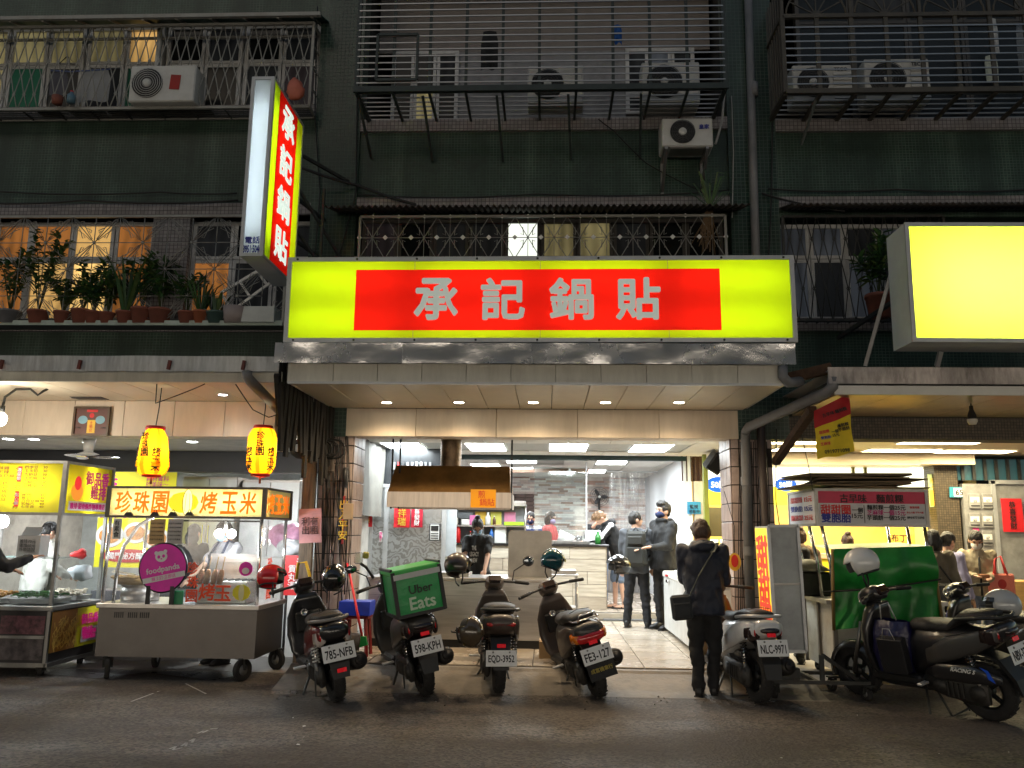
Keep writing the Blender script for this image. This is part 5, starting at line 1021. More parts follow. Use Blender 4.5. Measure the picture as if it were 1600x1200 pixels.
def lantern(px, py, label, flare, rz=0):
	yl = 8.9; q = P(px, py, Y=yl); r, h = .155, .5; o = thing('paper_lantern', label, 'lantern', (q.x, yl, q.z - h / 2), rz, group='yellow paper lanterns'); g = MB(); prof = []; n = 26
	for i in range(n + 1):
		t = i / n; s = min(1, .62 + 1.6 * min(t, 1 - t) ** .6 * .62); s = s * (1 + flare * (.5 - t)); prof.append((r * s * (1 if i % 2 else .975), h * t))
	g.lathe(prof, lanm, 32); g.B('paper_shade', o)
	g = MB(); g.lathe([(.1, h - .005), (.105, h + .01), (.1, h + .03), (.05, h + .035)], redp, 18); g.B('top_cap', o); g = MB(); g.lathe([(.05, -.03), (.1, -.02), (.1, .005)], redp, 18); g.B('bottom_ring', o); g = MB(); g.cyl((0, 0, -.03), (0, 0, -.1), .012, mat('tassel', (.25, .05, .02), .8)); g.B('tassel', o)
	g = MB(); g.tube([(0, 0, h + .03), (.01, .02, h + .25), (-.02, .1, SL - (q.z - h / 2))], .006, cable, 6); g.B('cord', o)
	for a, s, z in ((-8, '珍珠園', .68), (36, '烤玉米', .36), (-50, '烤玉米', .36)):
		for k, ch in enumerate(s): text(ch, .09, ink, o, RO(R(a), 3, 'Z') @ Vector((0, -r * 1.06, h * (z + .13 - k * .17))), M=RO(R(a), 4, 'Z'), fit=.085, bold=.03)
	l = lamp('lantern_bulb', 'POINT', (0, 0, 0), 3.6, (1, .85, .5), .04); l.parent = o; l.location = (0, 0, h * .55)
lantern(240, 706, 'yellow paper lantern with a flared bottom, over the corn stall middle', .42); lantern(409, 705, 'straight sided yellow paper lantern next to the pillar', 0, .35)
# deity plaque
p0, p1 = P(113, 681, Y=9.93), P(174, 636, Y=9.93); w, h = p1.x - p0.x, p1.z - p0.z; o = thing('framed_plaque', 'brown framed religious plaque on the cream beam', 'plaque', ((p0.x + p1.x) / 2, 9.93, p0.z)); panelsign(o, w - .04, h - .04, mat('plaque_maroon', (.12, .05, .04), .5), z=.02); g = MB()
for a, b in (((-w / 2, -.03, 0), (w / 2, 0, .025)), ((-w / 2, -.03, h - .025), (w / 2, 0, h)), ((-w / 2, -.03, .025), (-w / 2 + .025, 0, h - .025)), ((w / 2 - .025, -.03, .025), (w / 2, 0, h - .025))): g.span(a, b, mat('plaque_frame', (.09, .055, .03), .5))
g.B('frame', o); g = MB(); g.box((0, -.008, h * .32), (w * .22, .004, h * .45), paper_y); g.B('print', o); g = MB(); g.box((0, -.008, h * .86), (w * .3, .004, h * .08), redp); g.B('print', o); disc(o, 0, h * .7, .03, .03, redp)
for s in (-1, 1): disc(o, s * w * .24, h * .55, .06, .05, mat('plaque_blue', (.2, .4, .5), .5)); text('天官賜福', .05, ink, o, (s * w * .35, -.013, h * .28), fit=w * .16)
text(vert('土地公'), .06, redp, o, (0, -.014, h * .32), height=h * .36)
# ---------------- corn stall ----------------
fx0, fx1 = P(150, 1000, Y=9).x, P(399, 1000, Y=9).x; WX = fx1 - fx0; DC = .9
cs = thing('corn_stall', 'stainless push cart stall with lit orange lettered sign selling grilled corn', 'food stall', ((fx0 + fx1) / 2, 9, 0)); hw = WX / 2
zb_, zt_ = P(280, 1028, Y=9).z, P(280, 944, Y=9).z; s0, s1 = P(280, 808, Y=9).z, P(280, 762, Y=9).z
cst = mat('cart_steel', (.15, .14, .135), .36, 1, var=.2, scale=1.6, dirt=.45, dcol=(.15, .13, .115), bump=.05, bscale=3, rvar=.2)
g = MB(); g.span((-hw, 0, zb_), (hw, DC, zt_ - .05), cst); g.B('body', cs); g = MB(); g.box((0, DC / 2, zt_ - .025), (WX + .05, DC + .05, .05), mat('cart_top', (.5, .48, .46), .3, 1, dirt=.3), bev=.006); g.B('worktop', cs)
for k, x in enumerate((-.68, -.53, -.4)):
	g = MB()
	for i in range(5): g.box((x + i * .022, -.002, zt_ - .12), (.009, .006, .06), blackp)
	g.B('vent_slot', cs, kind='stuff')
def caster(o, x, y, r=.11, sw=.4, h=None):
	h = h or r * 2.1; T = TR((x, y, 0)) @ RO(sw, 4, 'Z'); g = MB(); g.lathe([(r * .5, -.022), (r * .95, -.025), (r, -.015), (r, .015), (r * .95, .025), (r * .5, .022)], rubber, 20, M=T @ TR((0, 0, r)) @ RO(R(90), 4, 'Y')); c = g.B('caster', o)
	g = MB(); g.lathe([(0, -.018), (r * .52, -.018), (r * .52, .018), (0, .018)], mat('caster_hub', (.2, .2, .2), .5, .5), 14, M=T @ TR((0, 0, r)) @ RO(R(90), 4, 'Y')); g.B('hub', c)
	g = MB(M=T); 
	for s in (-1, 1): g.bar((s * .034, 0, r), (s * .034, -.02, h), .035, iron, .008)
	g.box((0, -.02, h), (.1, .09, .014), iron); g.B('fork', c)
for x, y, sw in ((-hw + .12, .06, .5), (hw - .14, .06, -.5), (-hw + .3, DC - .1, .2), (hw - .02, DC - .08, 1.1)): caster(cs, x, y, .115, sw, zb_)
for x in (-hw + .02, hw - .02):
	for y in (.02, DC - .03): g = MB(); g.cyl((x, y, zt_), (x, y, s0), .02, chrome, 10); g.B('post', cs)
g = MB(); g.tube([(-hw + .14, .02, zt_), (-hw + .15, .02, zt_ + .35), (-hw + .2, .02, zt_ + .6), (-hw + .34, .02, zt_ + .82), (-hw + .5, .02, s0)], .02, chrome, 10); g.B('curved_post', cs)
litw = lucent('stall_sign_cream', (.9, .78, .32)); 
g = MB(); g.span((-hw - .02, .01, s1 - .012), (hw + .02, DC, s1), iron); g.span((-hw - .02, .01, s0), (hw + .02, DC, s0 + .012), iron); g.span((-hw - .02, .15, s0 + .012), (hw + .0, .16, s1 - .012), inner)
for x, y in ((-hw - .005, .0), (hw + .005, 0), (hw + .01, DC)): g.box((x, y, (s0 + s1) / 2), (.045, .035, s1 - s0 + .02), mat('sign_edge', (.1, .09, .08), .4, .6))
for z in (s0, s1): g.box((0, -.006, z), (WX, .03, .025), mat('sign_edge')); g.box((hw + .015, DC / 2, z), (.03, DC, .025), mat('sign_edge'))
g.B('sign_frame', cs)
g = MB(); g.quad((-hw, 0, s0), (hw, 0, s0), (hw, 0, s1), (-hw, 0, s1), litw); g.B('sign_panel', cs); g = MB(); g.quad((hw + .012, 0, s0), (hw + .012, DC, s0), (hw + .012, DC, s1), (hw + .012, 0, s1), litw); g.B('sign_panel', cs)
ora = mat('orange_letter_lit', (.9, .25, .0), .4, emit=.4, ecol=(1, .16, .0)); hs = s1 - s0; sm_ = (s0 + s1) / 2
for px, ch in ((192, '珍'), (220, '珠'), (249, '園'), (325, '烤'), (357, '玉'), (387, '米')): text(ch, .26, ora, cs, (P(px, 786, Y=8.97).x - W[cs].translation.x, -.012, sm_), fit=.175, height=hs * .72, bold=.02, shear=.05)
for k, ch in enumerate('烤玉米'): text(ch, .2, ora, cs, (hw + .018, DC * (.2 + .3 * k), sm_), M=RX, fit=.24, height=hs * .66, bold=.02)
yk = mat('yellow_print_lit', (.9, .8, .02), .4, emit=.35, ecol=(1, .8, .02)); xq = P(285, 786, Y=8.97).x - W[cs].translation.x
disc(cs, xq, sm_, .17, hs * .36, yk, -.008, 'print', 11); disc(cs, xq + .05, sm_, .05, hs * .44, mat('corn_print', (.95, .9, .35), .5, emit=.8, ecol=(1, .9, .3)), -.013, 'print'); g = MB()
g.tube([(xq + .05 + .055 * cos(a), -.016, sm_ + hs * .45 * sin(a)) for a in [2 * pi * i / 20 for i in range(20)]], .003, ink, 4, close=True)
for d in (-1, 1): g.tube([(xq + .05 + d * .02, -.016, sm_ + hs * .3), (xq + .05 + d * .025, -.016, sm_ - hs * .3)], .0025, ink, 4)
g.B('outline_print', cs)
for i in range(3): lamp('sign_tube', 'AREA', (W[cs].translation.x - hw + .3 + i * (WX - .6) / 2, 9.12, sm_), 2.6, (1, .96, .8), .5, .03, (R(90), 0, 0))
lamp('sign_tube', 'AREA', (W[cs].translation.x + hw - .12, 9.5, sm_), 2, (1, .96, .8), .03, .6, (R(90), 0, R(90)))
g = MB(); g.quad((-hw + .02, -.002, zt_), (hw - .02, -.002, zt_), (hw - .02, -.002, zt_ + .95), (-hw + .02, -.002, zt_ + .95), vinyl); g.B('front_screen', cs); g = MB(); g.quad((hw, .02, zt_), (hw, DC - .05, zt_), (hw, DC - .05, zt_ + .95), (hw, .02, zt_ + .95), vinyl); g.B('side_screen', cs); g = MB(); g.quad((-hw + .85, .04, zt_), (hw - .03, .04, zt_), (hw - .03, .04, zt_ + .45), (-hw + .85, .04, zt_ + .45), clear); g.B('low_glass', cs)
grd = mat('orange_red_letter', (.85, .07, .01), .5)
def cx_(px, py, y=9.0): q = P(px, py, Y=y); return q - W[cs].translation
for px, py, ch, s in ((300, 888, '珍', .13), (301, 909, '珠', .12), (299, 931, '園', .12), (323, 925, '烤', .17), (348, 927, '玉', .17)): q = cx_(px, py, 8.99); text(ch, .14, grd, cs, (q.x, -.01, q.z), fit=s, bold=.022)
for k, (y, z) in enumerate(((.3, .42), (.3, .12), (.62, .3))): text('珍園珠'[k], .14, grd, cs, (hw + .01, y, zt_ + z), M=RX, fit=.14, bold=.022)
q = cx_(377, 926, 8.99); disc(cs, q.x, q.z, .1, .085, ybn, -.008, 'print', 9); disc(cs, q.x, q.z, .03, .09, mat('corn_print2', (.75, .72, .4), .5), -.012); q = cx_(384, 889, 8.99); disc(cs, q.x, q.z, .075, .075, mat('delivery_magenta', (.75, .012, .42), .4), -.008); disc(cs, q.x, q.z - .02, .04, .033, paper_w, -.012)
# things on the corn stall
CSX = W[cs].translation.x
def on(px, y): return P(px, 900, Y=y).x
q = P(255, 887, Y=8.93); o = thing('delivery_disc', 'round magenta delivery sign on black legs with a white panda face', 'sign', (q.x, 8.93, zt_)); dz_ = q.z - zt_; r = .25; T = TR((0, 0, dz_)) @ RO(R(90), 4, 'X')
g = MB(); g.lathe([(0, -.012), (r + .015, -.012), (r + .015, .006), (0, .006)], blackp, 40, M=T); g.B('backing', o); g = MB(); g.lathe([(0, .009), (r, .009)], mat('delivery_magenta'), 40, M=T); g.B('face', o)
TT = RO(R(-12), 4, 'Y'); 
def dtext(s, x, z, fit, m=paper_w, b=.02, h=None): v = TT @ Vector((x, 0, z)); text(s, .1, m, o, (v.x, -.014, dz_ + v.z), M=TT, fit=fit, bold=b, height=h)
dtext('foodpanda', 0, -.02, .36, b=.016); g = MB(); 
for x0_, x1_, z0_, z1_ in ((-.23, .23, -.13, -.075),): g.add([TT @ Vector(v) + Vector((0, -.013, dz_)) for v in ((x0_, 0, z0_), (x1_, 0, z0_), (x1_, 0, z1_), (x0_, 0, z1_))], [(0, 1, 2, 3)], paper_w)
g.B('white_band', o); v = TT @ Vector((0, 0, -.1)); text('線上訂·立即送', .05, mat('delivery_magenta'), o, (v.x, -.018, dz_ + v.z), M=TT, fit=.26)
def dd(x, z, rx, rz, m, y): v = TT @ Vector((x, 0, z)); disc(o, v.x, dz_ + v.z, rx, rz, m, y, 'print', 18)
for s in (-1, 1): dd(s * .05, .165, .02, .02, paper_w, -.0125)
dd(0, .12, .066, .058, paper_w, -.0135)
for s in (-1, 1): dd(s * .026, .12, .016, .018, mat('delivery_magenta'), -.016)
dd(0, .095, .01, .007, mat('delivery_magenta'), -.016)
for px in (234, 271): x = on(px, 8.93) - q.x; g = MB(); g.box((x, .0, dz_ * .25), (.045, .02, dz_ * .5), blackp); g.B('leg', o)
pot = thing('steel_pot', 'wide steel pot under a woven basket on the corn stall', 'pot', (on(222, 9.4), 9.4, zt_)); g = MB(); g.lathe([(0, 0), (.2, 0), (.205, .17), (.195, .17), (.19, .02)], steel, 24); g.B('pot_body', pot)
bk = thing('bamboo_basket', 'shallow woven bamboo basket with tongs resting on the pot', 'basket', (on(212, 9.35), 9.35, zt_ + .17)); g = MB(); bam = mat('bamboo', (.42, .27, .1), .6, var=.35, scale=25, stretch=(6, 6, 1)); g.lathe([(0, .01), (.17, .01), (.25, .09), (.235, .09), (.16, .025)], bam, 24); g.B('bowl', bk); g = MB(); g.tube([(.245 * cos(a), .245 * sin(a), .09 + .006 * sin(a * 12)) for a in [2 * pi * i / 48 for i in range(48)]], .01, bam, 5, close=True); g.B('rim', bk)
tg = thing('tongs', 'steel tongs lying across the bamboo basket', 'tongs', (on(200, 9.3), 9.3, zt_ + .27)); g = MB(); g.bar((-.18, 0, .04), (.1, .05, .0), .03, chrome, .008); g.B('arm', tg); g = MB(); g.bar((-.18, .03, .05), (.1, .09, .0), .03, chrome, .008); g.B('arm', tg)
gx0, gx1 = on(318, 9.3), on(395, 9.3); gr = thing('corn_grill', 'steel box grill inside the corn stall', 'grill', ((gx0 + gx1) / 2, 9.3, zt_)); g = MB(); g.box((0, 0, .12), (gx1 - gx0, .34, .24), steel, bev=.01); g.B('firebox', gr); g = MB(); g.box((0, .17, .38), (gx1 - gx0, .015, .28), steel); g.B('back_plate', gr)
for i in range(9): g = MB(); g.bar((-.3 + .075 * i, -.17, .245), (-.3 + .075 * i, .16, .245), .012, iron); g.B('grate_bar', gr)
corn = mat('grilled_corn', (.35, .13, .03), .45, var=.5, scale=60, bump=.7, bscale=70)
for i, px in enumerate((312, 322, 333, 343)):
	o = thing('corn_skewer', 'brown grilled corn on a stick in the stall, %s' % ('nearest the magenta disc', 'second from the magenta disc', 'third from the magenta disc', 'farthest from the magenta disc')[i], 'corn skewer', M=TR((on(px, 9.12), 9.12, zt_ + .2)) @ Euler((R(8), R(12), 0)).to_matrix().to_4x4(), group='row of grilled corn'); g = MB(); g.lathe([(0, 0), (.028, .01), (.034, .06), (.032, .12), (.02, .165), (0, .17)], corn, 12); g.B('cob', o); g = MB(); g.cyl((0, 0, .16), (0, 0, .31), .006, bam, 6); g.B('stick', o)
carton(on(281, 8.98) , 8.99, zt_, .1, .02, .14, mat('pay_green', (.02, .3, .12), .4), 'small green payment card stand on the corn stall', 'card_stand', rz=.2)
for px, w, m, d in ((245, .2, mat('kraft_note', (.55, .38, .18), .6), 'tan notice in clear sleeve clipped under the corn stall sign'), (273, .22, mat('grey_note', (.5, .47, .46), .6), 'grey printed notice in clear sleeve clipped beside the tan one')):
	o = couplet(px - 13, 811, px + 14, 850, 8.93, None, d, m=m, cat='paper notice'); 
	for k in range(5): text('訂單請先付款謝謝' if k % 2 else '外送平台取餐處', .03, ink, o, (0, -.012, .05 + .042 * k), fit=.14)
for k, px in enumerate((201, 242, 270, 296)):
	q = P(px, 806, Y=8.95); o = thing('binder_clip', 'black binder clip under the corn sign, %s' % ('above the bent chrome post', 'above the tan notice', 'above the grey notice', 'right below the corn cob drawing')[k], 'clip', q, group='binder clips under the corn sign'); g = MB(); g.prism([(-.05, 0), (.05, 0), (.025, .04), (-.025, .04)], -.015, .015, blackp); g.B('clip_body', o); g = MB(); g.tube([(.015 * cos(a), 0, .05 + .015 * sin(a)) for a in [2 * pi * i / 10 for i in range(10)]], .004, blackp, 5, close=True); g.B('clip_loop', o)
couplet(175, 810, 191, 842, 8.93, vert('有素食'), 'white paper strip reading 有素食 at the corn stall corner', m=paper_w, tm=ink, cat='paper strip')
q = P(352, 834, Y=9.35); o = thing('work_lamp', 'bright white twin bulb lamp hanging inside the corn stall', 'lamp', q); wb = glow('bulb_white', (.92, .97, 1), 40)
for s in (-1, 1): g = MB(); g.ell((s * .07, 0, 0), (.05, .05, .05), wb, 14, 10); g.B('bulb', o)
g = MB(); g.cyl((0, 0, .02), (0, 0, .14), .015, white); g.bar((-.5, 0, .14), (.4, 0, .14), .02, iron); g.B('rod', o); lamp('stall_lamp', 'POINT', q + Vector((0, .0, -.07)), 28, (.92, .97, 1), .06)
def bag(px, py, y, w, h, m, label, seed=1, cat='plastic bag', z=None):
	q = P(px, py, Y=y); g = MB(); g.ell((0, 0, h / 2), (w / 2, w * .35, h / 2), m, 22, 14); me = g.mesh('plastic_bag'); rough_up(me, w * .16, 7 / w * .3, seed); o = link('plastic_bag', me, M=TR((q.x, y, z if z is not None else q.z))); props(o, label, cat); return o
pinkbag = mat('pink_bag', (.6, .3, .45), .3, var=.3, scale=12); whbag = mat('white_bag', (.65, .68, .7), .3, var=.15)
bag(447, 858, 10.9, .5, .32, pinkbag, 'heap of pink and white plastic bags beside the corn stall', 3); bag(232, 893, 10.2, .24, .24, whbag, 'white plastic bag behind the corn stall basket', 5); bag(457, 868, 10.7, .4, .22, whbag, 'white plastic bags pile near the red fish ball sign', 9); carton(P(443, 895, Y=10.95).x, 10.95, 0, .7, .4, P(443, 872, Y=10.95).z, white, 'white box stand carrying the plastic bags', 'cooler_box')
carton(P(240, 900, Y=10.4).x, 10.5, 0, 1.4, .5, .82, mat('back_counter', (.1, .1, .11), .4), 'dark low counter behind the corn stall', 'counter')
p0, p1 = P(443, 930, Y=10.3), P(480, 868, Y=10.3); o = thing('menu_sign', 'red standing fish ball menu board between corn stall and pillar', 'sign', ((p0.x + p1.x) / 2, 10.3, 0)); w, h = p1.x - p0.x, p1.z - p0.z; panelsign(o, w, h, redp, z=p0.z); text(vert('淡水魚丸'), .1, paper_w, o, (w * .22, -.012, p0.z + h * .5), height=h * .85, bold=.02); text(vert('貢丸湯'), .1, paper_w, o, (-w * .15, -.012, p0.z + h * .45), height=h * .6, bold=.02); g = MB()
for s in (-1, 1): g.bar((s * w * .4, .02, 0), (s * w * .4, .02, p0.z + h), .025, iron)
g.B('stand', o)
# ---------------- fried chicken stall ----------------
K0 = P(70, 1045, Y=9.05); ck = thing('chicken_stall', 'yellow signed fried chicken stall with glass food case', 'food stall', (K0.x, 9.05, 0)); DK = 1.0; WK = 2.6
def ky(px, py, y=9.05): q = P(px, py, Y=y) - W[ck].translation; return q
kb, kt = ky(70, 1040).z, ky(75, 948).z; ks0, ks1 = ky(78, 803).z, ky(78, 722).z
kfr = mat('stall_frame', (.34, .33, .31), .4, .9, dirt=.4); g = MB(); g.span((-WK, .02, kb), (-.01, DK, kt - .04), mat('stall_base', (.045, .04, .04), .4, .3, dirt=.4)); g.B('base', ck); g = MB(); g.box((-WK / 2, DK / 2, kt - .02), (WK + .06, DK + .06, .05), kfr, bev=.006); g.B('worktop', ck)
for x in (-.02, -1.3, -2.58):
	for y in (.02, DK - .02): g = MB(); g.bar((x, y, kb if x > -.1 else kt), (x, y, ks0), .035, kfr); g.B('post', ck)
g = MB()
for y in (.02, DK): g.bar((-WK, y, kb), (0, y, kb), .04, kfr)
g.bar((0, 0, kb), (0, DK, kb), .04, kfr); g.bar((-WK, -.005, kt * .56), (-.04, -.005, kt * .56), .03, kfr); g.B('lower_rail', ck)
ylit = lucent('stall_yellow', (.82, .74, .02)); g = MB(); g.span((-WK, .01, ks1 - .012), (0, DK, ks1), kfr); g.span((-WK, .01, ks0), (0, DK, ks0 + .012), kfr); g.span((-WK, .18, ks0 + .012), (-.1, .19, ks1 - .012), inner); g.span((-.12, .19, ks0 + .012), (-.11, DK, ks1 - .012), inner)
for z in (ks0, ks1): g.box((-WK / 2, -.004, z), (WK, .03, .03), kfr); g.box((.004, DK / 2, z), (.03, DK, .03), kfr)
for x, y in ((0, 0), (.004, DK)): g.box((x, y, (ks0 + ks1) / 2), (.045, .045, ks1 - ks0 + .03), kfr)
g.B('sign_frame', ck); g = MB(); g.quad((-WK, 0, ks0), (0, 0, ks0), (0, 0, ks1), (-WK, 0, ks1), ylit); g.B('sign_panel', ck); g = MB(); g.quad((.008, 0, ks0), (.008, DK, ks0), (.008, DK, ks1), (.008, 0, ks1), ylit); g.B('sign_panel', ck)
kx = W[ck].translation.x
for x in (-.4, -1.1, -1.8): lamp('sign_tube', 'AREA', (kx + x, 9.05 + .15, (ks0 + ks1) / 2), 1.9, (1, 1, .94), .6, .04, (R(90), 0, 0))
lamp('sign_tube', 'AREA', (kx - .09, 9.05 + .55, (ks0 + ks1) / 2), 1.5, (1, 1, .94), .04, .6, (R(90), 0, R(90)))
kin = mat('menu_ink', (.25, .06, .02), .5, emit=.02); kmag = mat('magenta_letter', (.5, .01, .2), .5, emit=.1, ecol=(.6, .02, .2)); krd = mat('red_lit', (.7, .02, .02), .5, emit=.35); H = ks1 - ks0
left_m = ['鹽酥雞　60', '甜不辣　20', '百頁豆腐20', '豆干　　20', '米血糕　25', '花枝丸　30', '銀絲捲　25', '杏鮑菇　35', '四季豆　30', '香菇　　40', '地瓜　　30']; right_m = ['四季豆　30', '玉米筍　30', '杏鮑菇　30', '洋蔥圈　30', '青椒　　30', '花椰菜　40']; low_m = ['雞翅　　40', '雞心　　40', '百頁豆腐40', '黑輪片　40', '七里香　40']
xw = ky(8, 760).x; text('\n'.join(left_m), .04, kin, ck, (xw, -.008, ks0 + H * .5), height=H * .82, fit=.34); xw2 = ky(54, 760).x; text('\n'.join(right_m), .04, kin, ck, (xw2, -.008, ks0 + H * .72), height=H * .42, fit=.26); text('\n'.join(low_m), .04, kin, ck, (xw2, -.008, ks0 + H * .25), height=H * .28, fit=.26)
for z, s in ((.76, '蔬菜類'), (.28, '點心類')):
	x = ky(29, 760).x; g = MB(); g.box((x, -.006, ks0 + H * z), (.045, .003, H * .3), krd); g.B('tag_print', ck); text(vert(s), .04, paper_w, ck, (x, -.011, ks0 + H * z), height=H * .24)
text('御品香', .2, kmag, ck, (.014, DK * .66, ks0 + H * .74), M=RX, fit=DK * .5, bold=.03); text('雞排', .2, kmag, ck, (.014, DK * .7, ks0 + H * .46), M=RX, fit=DK * .34, bold=.03)
g = MB(); g.span((.01, DK * .1, ks0 + H * .08), (.012, DK * .9, ks0 + H * .26), paper_w); g.B('white_band', ck); text('雞排·甜骨酥炸物專賣店', .06, kmag, ck, (.016, DK * .5, ks0 + H * .17), M=RX, fit=DK * .74, bold=.02)
def sdisc(y, z, ry, rz, m, x=.012): g = MB(); n = 18; g.add([(x, y, z)] + [(x, y + ry * cos(2 * pi * i / n), z + rz * sin(2 * pi * i / n)) for i in range(n)], [(0, i + 1, (i + 1) % n + 1) for i in range(n)], m); g.B('print', ck)
sdisc(DK * .25, ks0 + H * .45, .12, .1, mat('orange_print_lit', (.85, .3, .02), .5, emit=.3)); sdisc(DK * .25, ks0 + H * .62, .07, .08, krd, .014)
# base prints
bp0, bp1 = kb + .12, kt - .06; g = MB(); g.quad((.004, .03, bp0), (.004, DK - .02, bp0), (.004, DK - .02, bp1), (.004, .03, bp1), ybn); g.B('side_print', ck); frm = mat('fries_print', (.8, .48, .1), .5, var=.35, scale=18); g = MB(); g.quad((.007, .03, bp0), (.007, DK * .52, bp0), (.007, DK * .52, bp1), (.007, .03, bp1), mat('fries_brown_base', (.4, .17, .03), .6)); rr = random.Random(4)  # plain brown base under the printed fries
for k in range(90):
	y = rr.uniform(.08, DK * .55); z = rr.uniform(bp0 + .05, bp1 - .1); a = rr.uniform(-.9, .9) + 1.2; l = rr.uniform(.06, .13); t = .014; c_, s_ = cos(a), sin(a); x = .008 + k * .00006; pts = [(x, y + c_ * l * i - s_ * t * j, z + s_ * l * i + c_ * t * j) for i, j in ((-.5, -.5), (.5, -.5), (.5, .5), (-.5, .5))]; pts = [(a_, min(max(b_, .03), DK * .6), min(max(c, bp0), bp1)) for a_, b_, c in pts]; g.add(pts, [(0, 1, 2, 3)], frm)
g.B('fries_print', ck, kind='stuff'); text('御品香', .15, kmag, ck, (.02, DK * .78, bp1 - .13), M=RX, fit=DK * .36, bold=.03); text('雞排', .15, kmag, ck, (.02, DK * .74, bp1 - .27), M=RX, fit=DK * .22, bold=.03); g = MB(); g.span((.014, DK * .62, bp0 + .04), (.016, DK * .96, bp0 + .2), paper_w); g.B('white_band', ck); text('雞排·甜骨酥\n炸物專賣店', .06, kmag, ck, (.022, DK * .79, bp0 + .12), M=RX, fit=DK * .28, bold=.02)
g = MB(); 
for x0, x1, z0, z1, m in ((-.55, -.06, kt * .6, kt - .1, mat('photo_print', (.16, .06, .07), .4, var=.8, scale=14)), (-.55, -.06, kb + .05, kt * .53, mat('photo_print_dark', (.1, .08, .08), .4, var=.8, scale=9)), (-1.3, -.62, kt * .6, kt - .1, redp), (-1.3, -.62, kb + .05, kt * .53, mat('photo_print'))): g.quad((x0, .012, z0), (x1, .012, z0), (x1, .012, z1), (x0, .012, z1), m)
g.B('front_print', ck); gz = ky(70, 873).z
g = MB(); g.quad((-WK, 0, kt), (-.03, 0, kt), (-.03, 0, gz), (-WK, 0, gz), clear); g.B('front_glass', ck); g = MB(); g.quad((0, .02, kt), (0, DK - .03, kt), (0, DK - .03, gz), (0, .02, gz), clear); g.B('side_glass', ck); g = MB(); g.span((-WK, 0, gz), (-.02, .45, gz + .008), mat('green_glass_shelf', (.2, .35, .33), .08, alpha=.45)); g.B('glass_shelf', ck)
for x, w in ((-.9, .5), (-.38, .46)):
	pass
def foodtray(x, y, w, d, kind, label):
	o = thing('food_tray', label, 'food tray', (kx + x, 9.05 + y, kt + .02), group=None); g = MB(); g.loft([[(-w / 2, -d / 2, .05), (w / 2, -d / 2, .05), (w / 2, d / 2, .05), (-w / 2, d / 2, .05)], [(-w / 2 + .02, -d / 2 + .02, .0), (w / 2 - .02, -d / 2 + .02, 0), (w / 2 - .02, d / 2 - .02, 0), (-w / 2 + .02, d / 2 - .02, 0)]], steel, False); g.B('tray', o); g = MB(); rr = random.Random(int(abs(x) * 100 + y * 10))
	for k in range(70):
		a, b = rr.uniform(-w / 2 + .05, w / 2 - .05), rr.uniform(-d / 2 + .04, d / 2 - .04); z = .06 + rr.uniform(0, .05)
		if kind == 'bean': t = rr.uniform(0, 3.1); g.tube([(a - .06 * cos(t), b - .06 * sin(t), z), (a, b, z + .012), (a + .06 * cos(t), b + .06 * sin(t), z)], .007, mat('green_bean', (.04, .16, .02), .45, var=.4), 5)
		else: g.ell((a, b, z), (rr.uniform(.02, .04), rr.uniform(.015, .03), .018), {'fry': mat('golden_fried', (.5, .23, .04), .55, var=.4, scale=30, bump=.5), 'pale': mat('pale_balls', (.6, .5, .38), .5)}[kind], 7, 4)
	g.B('food', o, kind='stuff')
foodtray(-.3, .28, .5, .4, 'bean', 'tray of green beans at the chicken stall corner'); foodtray(-.85, .28, .5, .4, 'fry', 'tray of golden fried pieces beside the green beans'); foodtray(-.25, .72, .42, .34, 'pale', 'tray of pale fish balls at the back of the chicken case'); foodtray(-1.45, .28, .5, .4, 'fry', 'tray of fried pieces farther along the chicken case')
o = thing('price_box', 'cardboard box with white price lid standing on the glass shelf', 'box', (kx + ky(38, 860).x, 9.2, gz + .009)); g = MB(); g.box((0, 0, .12), (.26, .18, .24), mat('grey_card', (.42, .4, .38), .7), bev=.004); g.B('box_body', o); g = MB(); g.box((-.01, -.02, .28), (.2, .012, .12), paper_w, rot=(R(-40), 0, 0)); g.B('paper_lid', o); text('雞排70元\n雞塊60元\n外帶請說', .05, mat('grey_ink', (.12, .12, .12), .6), o, (-.01, -.094, .13), fit=.18)
bag(124, 873, 9.9, .2, .1, mat('red_basket', (.6, .03, .03), .4), 'red plastic basket piece at the end of the glass case', 2, 'basket'); bag(125, 905, 9.7, .26, .16, whbag, 'crumpled white food bags inside the chicken case', 8)
q = P(5, 815, Y=9.6); o = thing('stall_lamp', 'bright cool bulb under the chicken stall roof', 'lamp', q); g = MB(); g.ell((0, 0, 0), (.06, .06, .07), wb, 12, 8); g.B('bulb', o); g = MB(); g.cyl((0, 0, .06), (0, 0, ks0 - q.z), .02, white); g.B('stem', o); lamp('stall_bulb', 'POINT', q + Vector((.0, -.1, -.1)), 40, (.88, .95, 1), .06)
for x, y in ((-.1, .1), (-.12, DK - .1), (-1.6, .1)): caster(ck, x, y, kb / 2.3, .3, kb)
o = thing('ceiling_fan_light', 'white metal fan head above the chicken stall', 'fan', P(138, 706, Y=11)); g = MB(); g.cyl((0, 0, 0), (0, 0, .2), .06, white, 14, .09); g.lathe([(.06, 0), (.14, -.03), (.06, -.06)], white, 16); g.B('motor', o); g = MB()
for k in range(3): g.ell((0, 0, 0), (.2, .06, .01), chrome, 12, 6, M=RO(k * 2.1 + .3, 4, 'Z') @ TR((.22, 0, -.07)) @ RO(.3, 4, 'X'))
g.B('blade', o)
